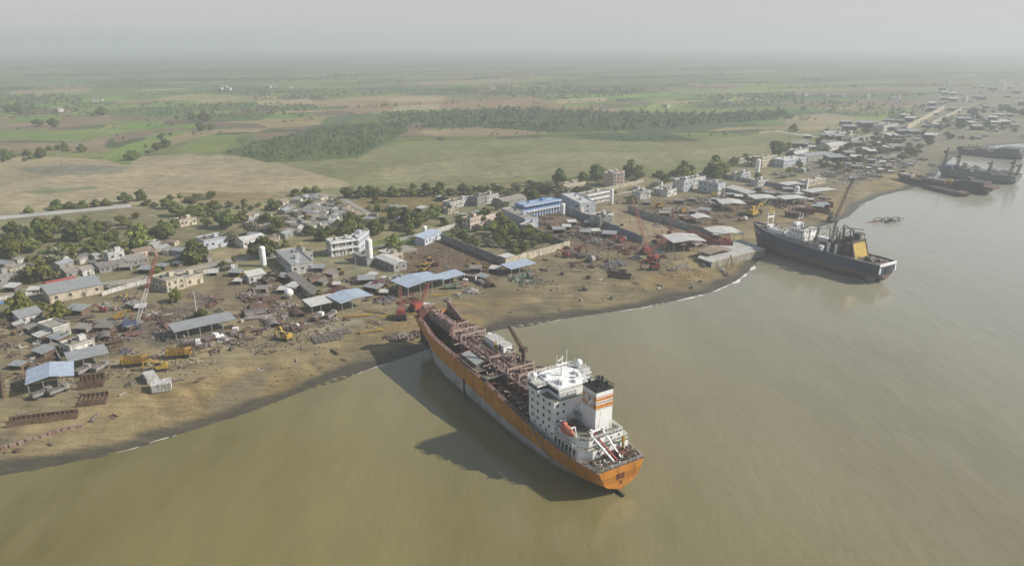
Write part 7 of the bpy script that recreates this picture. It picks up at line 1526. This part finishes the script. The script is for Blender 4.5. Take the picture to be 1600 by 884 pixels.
def section_models():
    out = []
    for s, (m, w) in enumerate((('rust', 'rusty'), ('brown', 'brown'), ('scrapgrey', 'grey'), ('redrust2', 'dark red'))):
        def curved(m=m):
            b = MB(); n = 8; vs = []
            for x in (-4.5, 4.5):
                for i in range(n + 1): q = math.pi * .9 * i / n; vs.append((x, 3.2 * math.cos(q), 3.0 * math.sin(q) * .8 + .1))
            b.add(vs, [(i, i + 1, n + 2 + i, n + 1 + i) for i in range(n)])
            for x in np.arange(-4.2, 4.4, 1.4):
                for i in range(n): q0, q1 = math.pi * .9 * i / n, math.pi * .9 * (i + 1) / n; b.beam((x, 3.05 * math.cos(q0), 2.9 * math.sin(q0) * .8 + .1), (x, 3.05 * math.cos(q1), 2.9 * math.sin(q1) * .8 + .1), .2)
            return b.build('cut_hull_section', m)
        def stack(m=m):
            b = MB(); r = random.Random(4)
            for k in range(7): b.box((r.uniform(-.4, .4), r.uniform(-.3, .3), .15 + k * .2), (6 + r.uniform(-1, 1), 2.6 + r.uniform(-.5, .5), .12), r.uniform(-.08, .08))
            b.bb(-2, -1.8, -1.2, 1.2, -.2, 1.5); b.bb(1.8, 2, -1.2, 1.2, -.2, 1.5); return b.build('plate_stack', m)
        out += [(Kind(curved), w + ' cut hull section', 'hull section'), (Kind(stack), w + ' plate stack', 'plate stack')]
    return out
def place_sections():
    rnd = random.Random(17); pm = section_models()
    for poly, n in (([(10, 505), (90, 515), (90, 560), (20, 590)], 5), ([(120, 505), (280, 490), (250, 540), (190, 550)], 8), ([(385, 455), (465, 475), (470, 515), (395, 520)], 9), ([(480, 435), (610, 440), (615, 470), (500, 462)], 8), ([(660, 440), (780, 430), (760, 462), (690, 470)], 4), ([(850, 350), (980, 375), (990, 395), (880, 372)], 11), ([(890, 395), (1000, 400), (980, 430), (900, 415)], 6), ([(1010, 330), (1120, 322), (1100, 350), (1030, 348)], 8), ([(1030, 370), (1110, 374), (1090, 392), (1030, 392)], 5), ([(1190, 305), (1290, 308), (1280, 338), (1200, 328)], 11), ([(1310, 265), (1400, 255), (1400, 280), (1330, 285)], 10)):
        for u, v in scatter_px(poly, n, rnd, 9): k, dsc, cat = rnd.choice(pm); o = k.put(G(u, v), rnd.choice([.5, .6, .7, 2.1, 2.2]) + rnd.uniform(-.2, .2), rnd.uniform(.6, 1.05)); auto(o, dsc, cat, 'cut steel sections in the yards')
place_sections()
def litter():
    "uncountable small scrap and stones over yards and beach"
    r2 = np.random.default_rng(3); b = MB(); rnd = random.Random(9)
    zones = [([(0, 500), (280, 470), (480, 440), (640, 440), (600, 520), (400, 560), (0, 620)], 1500, 1.0), ([(640, 400), (900, 340), (1000, 380), (1180, 380), (1100, 430), (800, 470), (640, 480)], 1100, 1.0), ([(980, 320), (1180, 300), (1310, 290), (1290, 345), (1180, 350), (1050, 355)], 1000, 1.1), ([(0, 620), (400, 560), (600, 520), (1100, 430), (1160, 430), (800, 495), (560, 560), (0, 715)], 420, .7), ([(1240, 262), (1420, 240), (1440, 270), (1340, 300)], 350, 1.4)]
    for poly, n, s in zones:
        w = [(P(u, v, 2.4).x, P(u, v, 2.4).y) for u, v in poly]; xs = [q[0] for q in w]; ys = [q[1] for q in w]
        x = r2.uniform(min(xs), max(xs), n * 4); y = r2.uniform(min(ys), max(ys), n * 4); m = inside(x, y, w) & (vnoise(x, y, 16, 71) + .3 * vnoise(x, y, 5, 72) > .74); x = x[m][:n]; y = y[m][:n]; z = height(x, y)
        for a, c, h in zip(x, y, z):
            k = rnd.random(); q = rnd.randrange(5)
            if k < .7: b.box((a, c, h + .1), (rnd.uniform(.3, 1.3) * s, rnd.uniform(.2, .9) * s, rnd.uniform(.15, .7) * s), rnd.uniform(0, 3), q, (rnd.uniform(-.3, .3), rnd.uniform(-.3, .3)))
            else: d = Vector((rnd.uniform(-1, 1), rnd.uniform(-1, 1), rnd.uniform(0, .2))) * 2 * s; b.beam((a, c, h + .2), Vector((a, c, h + .2)) + d, .2, q)
    o = b.build('scrap_litter', ['brown', 'scrapgrey', 'brown', 'rust', 'boulder']); o['kind'] = 'stuff'; o['label'] = 'small scrap and stones strewn over yards and beach'
litter()
# ridge of pushed-up spoil and wave-cut rubble along the beach wall
def beach_wall():
    b = MB(); px = [(560, 522), (600, 514), (640, 505), (668, 497)]; pts = [G(u, v) for u, v in px]; o = pts[0].copy()
    for p, q in zip(pts, pts[1:]):
        n = max(1, int((q - p).length / 3))
        for i in range(n): c = p.lerp(q, (i + .5) / n) - o; d = q - p; b.box((c.x, c.y, c.z - .4), (2.9, 1.3, 2.6), math.atan2(d.y, d.x) + random.uniform(-.04, .04))
    w = b.build('beach_wall', 'ochrewall'); w.location = o; tag(w, 'yellow brown block wall along the beach left of the orange ship', 'wall', mark='beach wall')
    b = MB(); px = [(0, 702), (40, 690), (85, 676), (130, 664)]; pts = [G(u, v) for u, v in px]; o = pts[0].copy()
    for p, q in zip(pts, pts[1:]):
        n = max(1, int((q - p).length / 1.8))
        for i in range(n): c = p.lerp(q, (i + .5) / n) - o; d = q - p; b.box((c.x, c.y, c.z + .1), (1.75, random.uniform(.8, 1.4), random.uniform(.8, 1.8)), math.atan2(d.y, d.x) + random.uniform(-.1, .1))
    w = b.build('block_wall', 'pinkrust'); w.location = o; tag(w, 'low pinkish block wall along the beach at lower left', 'wall', mark='pinkish block wall')
M['ochrewall'] = mat('ochre_blocks', (.3, .21, .1), .9, var=.4, scale=.4, inst=.2)
beach_wall()

# ================================================================== LABELS OF THE REPEATS
def finish_labels():
    marks = MARKS; byl = {}
    ORD = ['', 'second ', 'third ', 'fourth ', 'fifth ', 'sixth ', 'seventh ', 'eighth ', 'ninth ', 'tenth ', 'eleventh ', 'twelfth ', 'thirteenth ', 'fourteenth ', 'fifteenth ', 'sixteenth ', 'seventeenth ', 'eighteenth ', 'nineteenth ', 'twentieth ']
    for o, d, cat, grp in AUTO:
        p = Vector(o.location); o['category'] = cat
        if p.y > 1000:      # far away: by place in the photograph
            x = p.x / p.y; side = 'far left' if x < -.45 else 'left of centre' if x < -.12 else 'centre' if x < .12 else 'right of centre' if x < .45 else 'far right'
            byl.setdefault(f'{d} on the hazy plain, {side}', []).append((o, p.length, None)); continue
        c = sorted(((p - q).length, ph, q) for ph, q in marks if (p - q).length > 1)[:1][0]
        v = p - c[2]; px = Vector((c[2].x, c[2].y)).normalized(); w = px.x * v.x + px.y * v.y; s = px.y * v.x - px.x * v.y
        rel = ('right of' if s > 0 else 'left of') if abs(s) > abs(w) else ('behind' if w > 0 else 'in front of')
        byl.setdefault(f'{d} {rel} the {c[1]}', []).append((o, c[0], c[1]))
    for lab, lst in byl.items():
        lst.sort(key=lambda q: q[1])
        for i, (o, dist, ph) in enumerate(lst):
            if len(lst) == 1: o['label'] = lab
            elif ph is None: o['label'] = lab + (', nearest to the camera' if i == 0 else ', ' + (ORD[i] if i < 20 else '') + ('nearest' if i < 20 else 'farther off'))
            else: o['label'] = lab + (', ' + ORD[i] + 'closest' if i < 20 else ', farther off')
finish_labels()
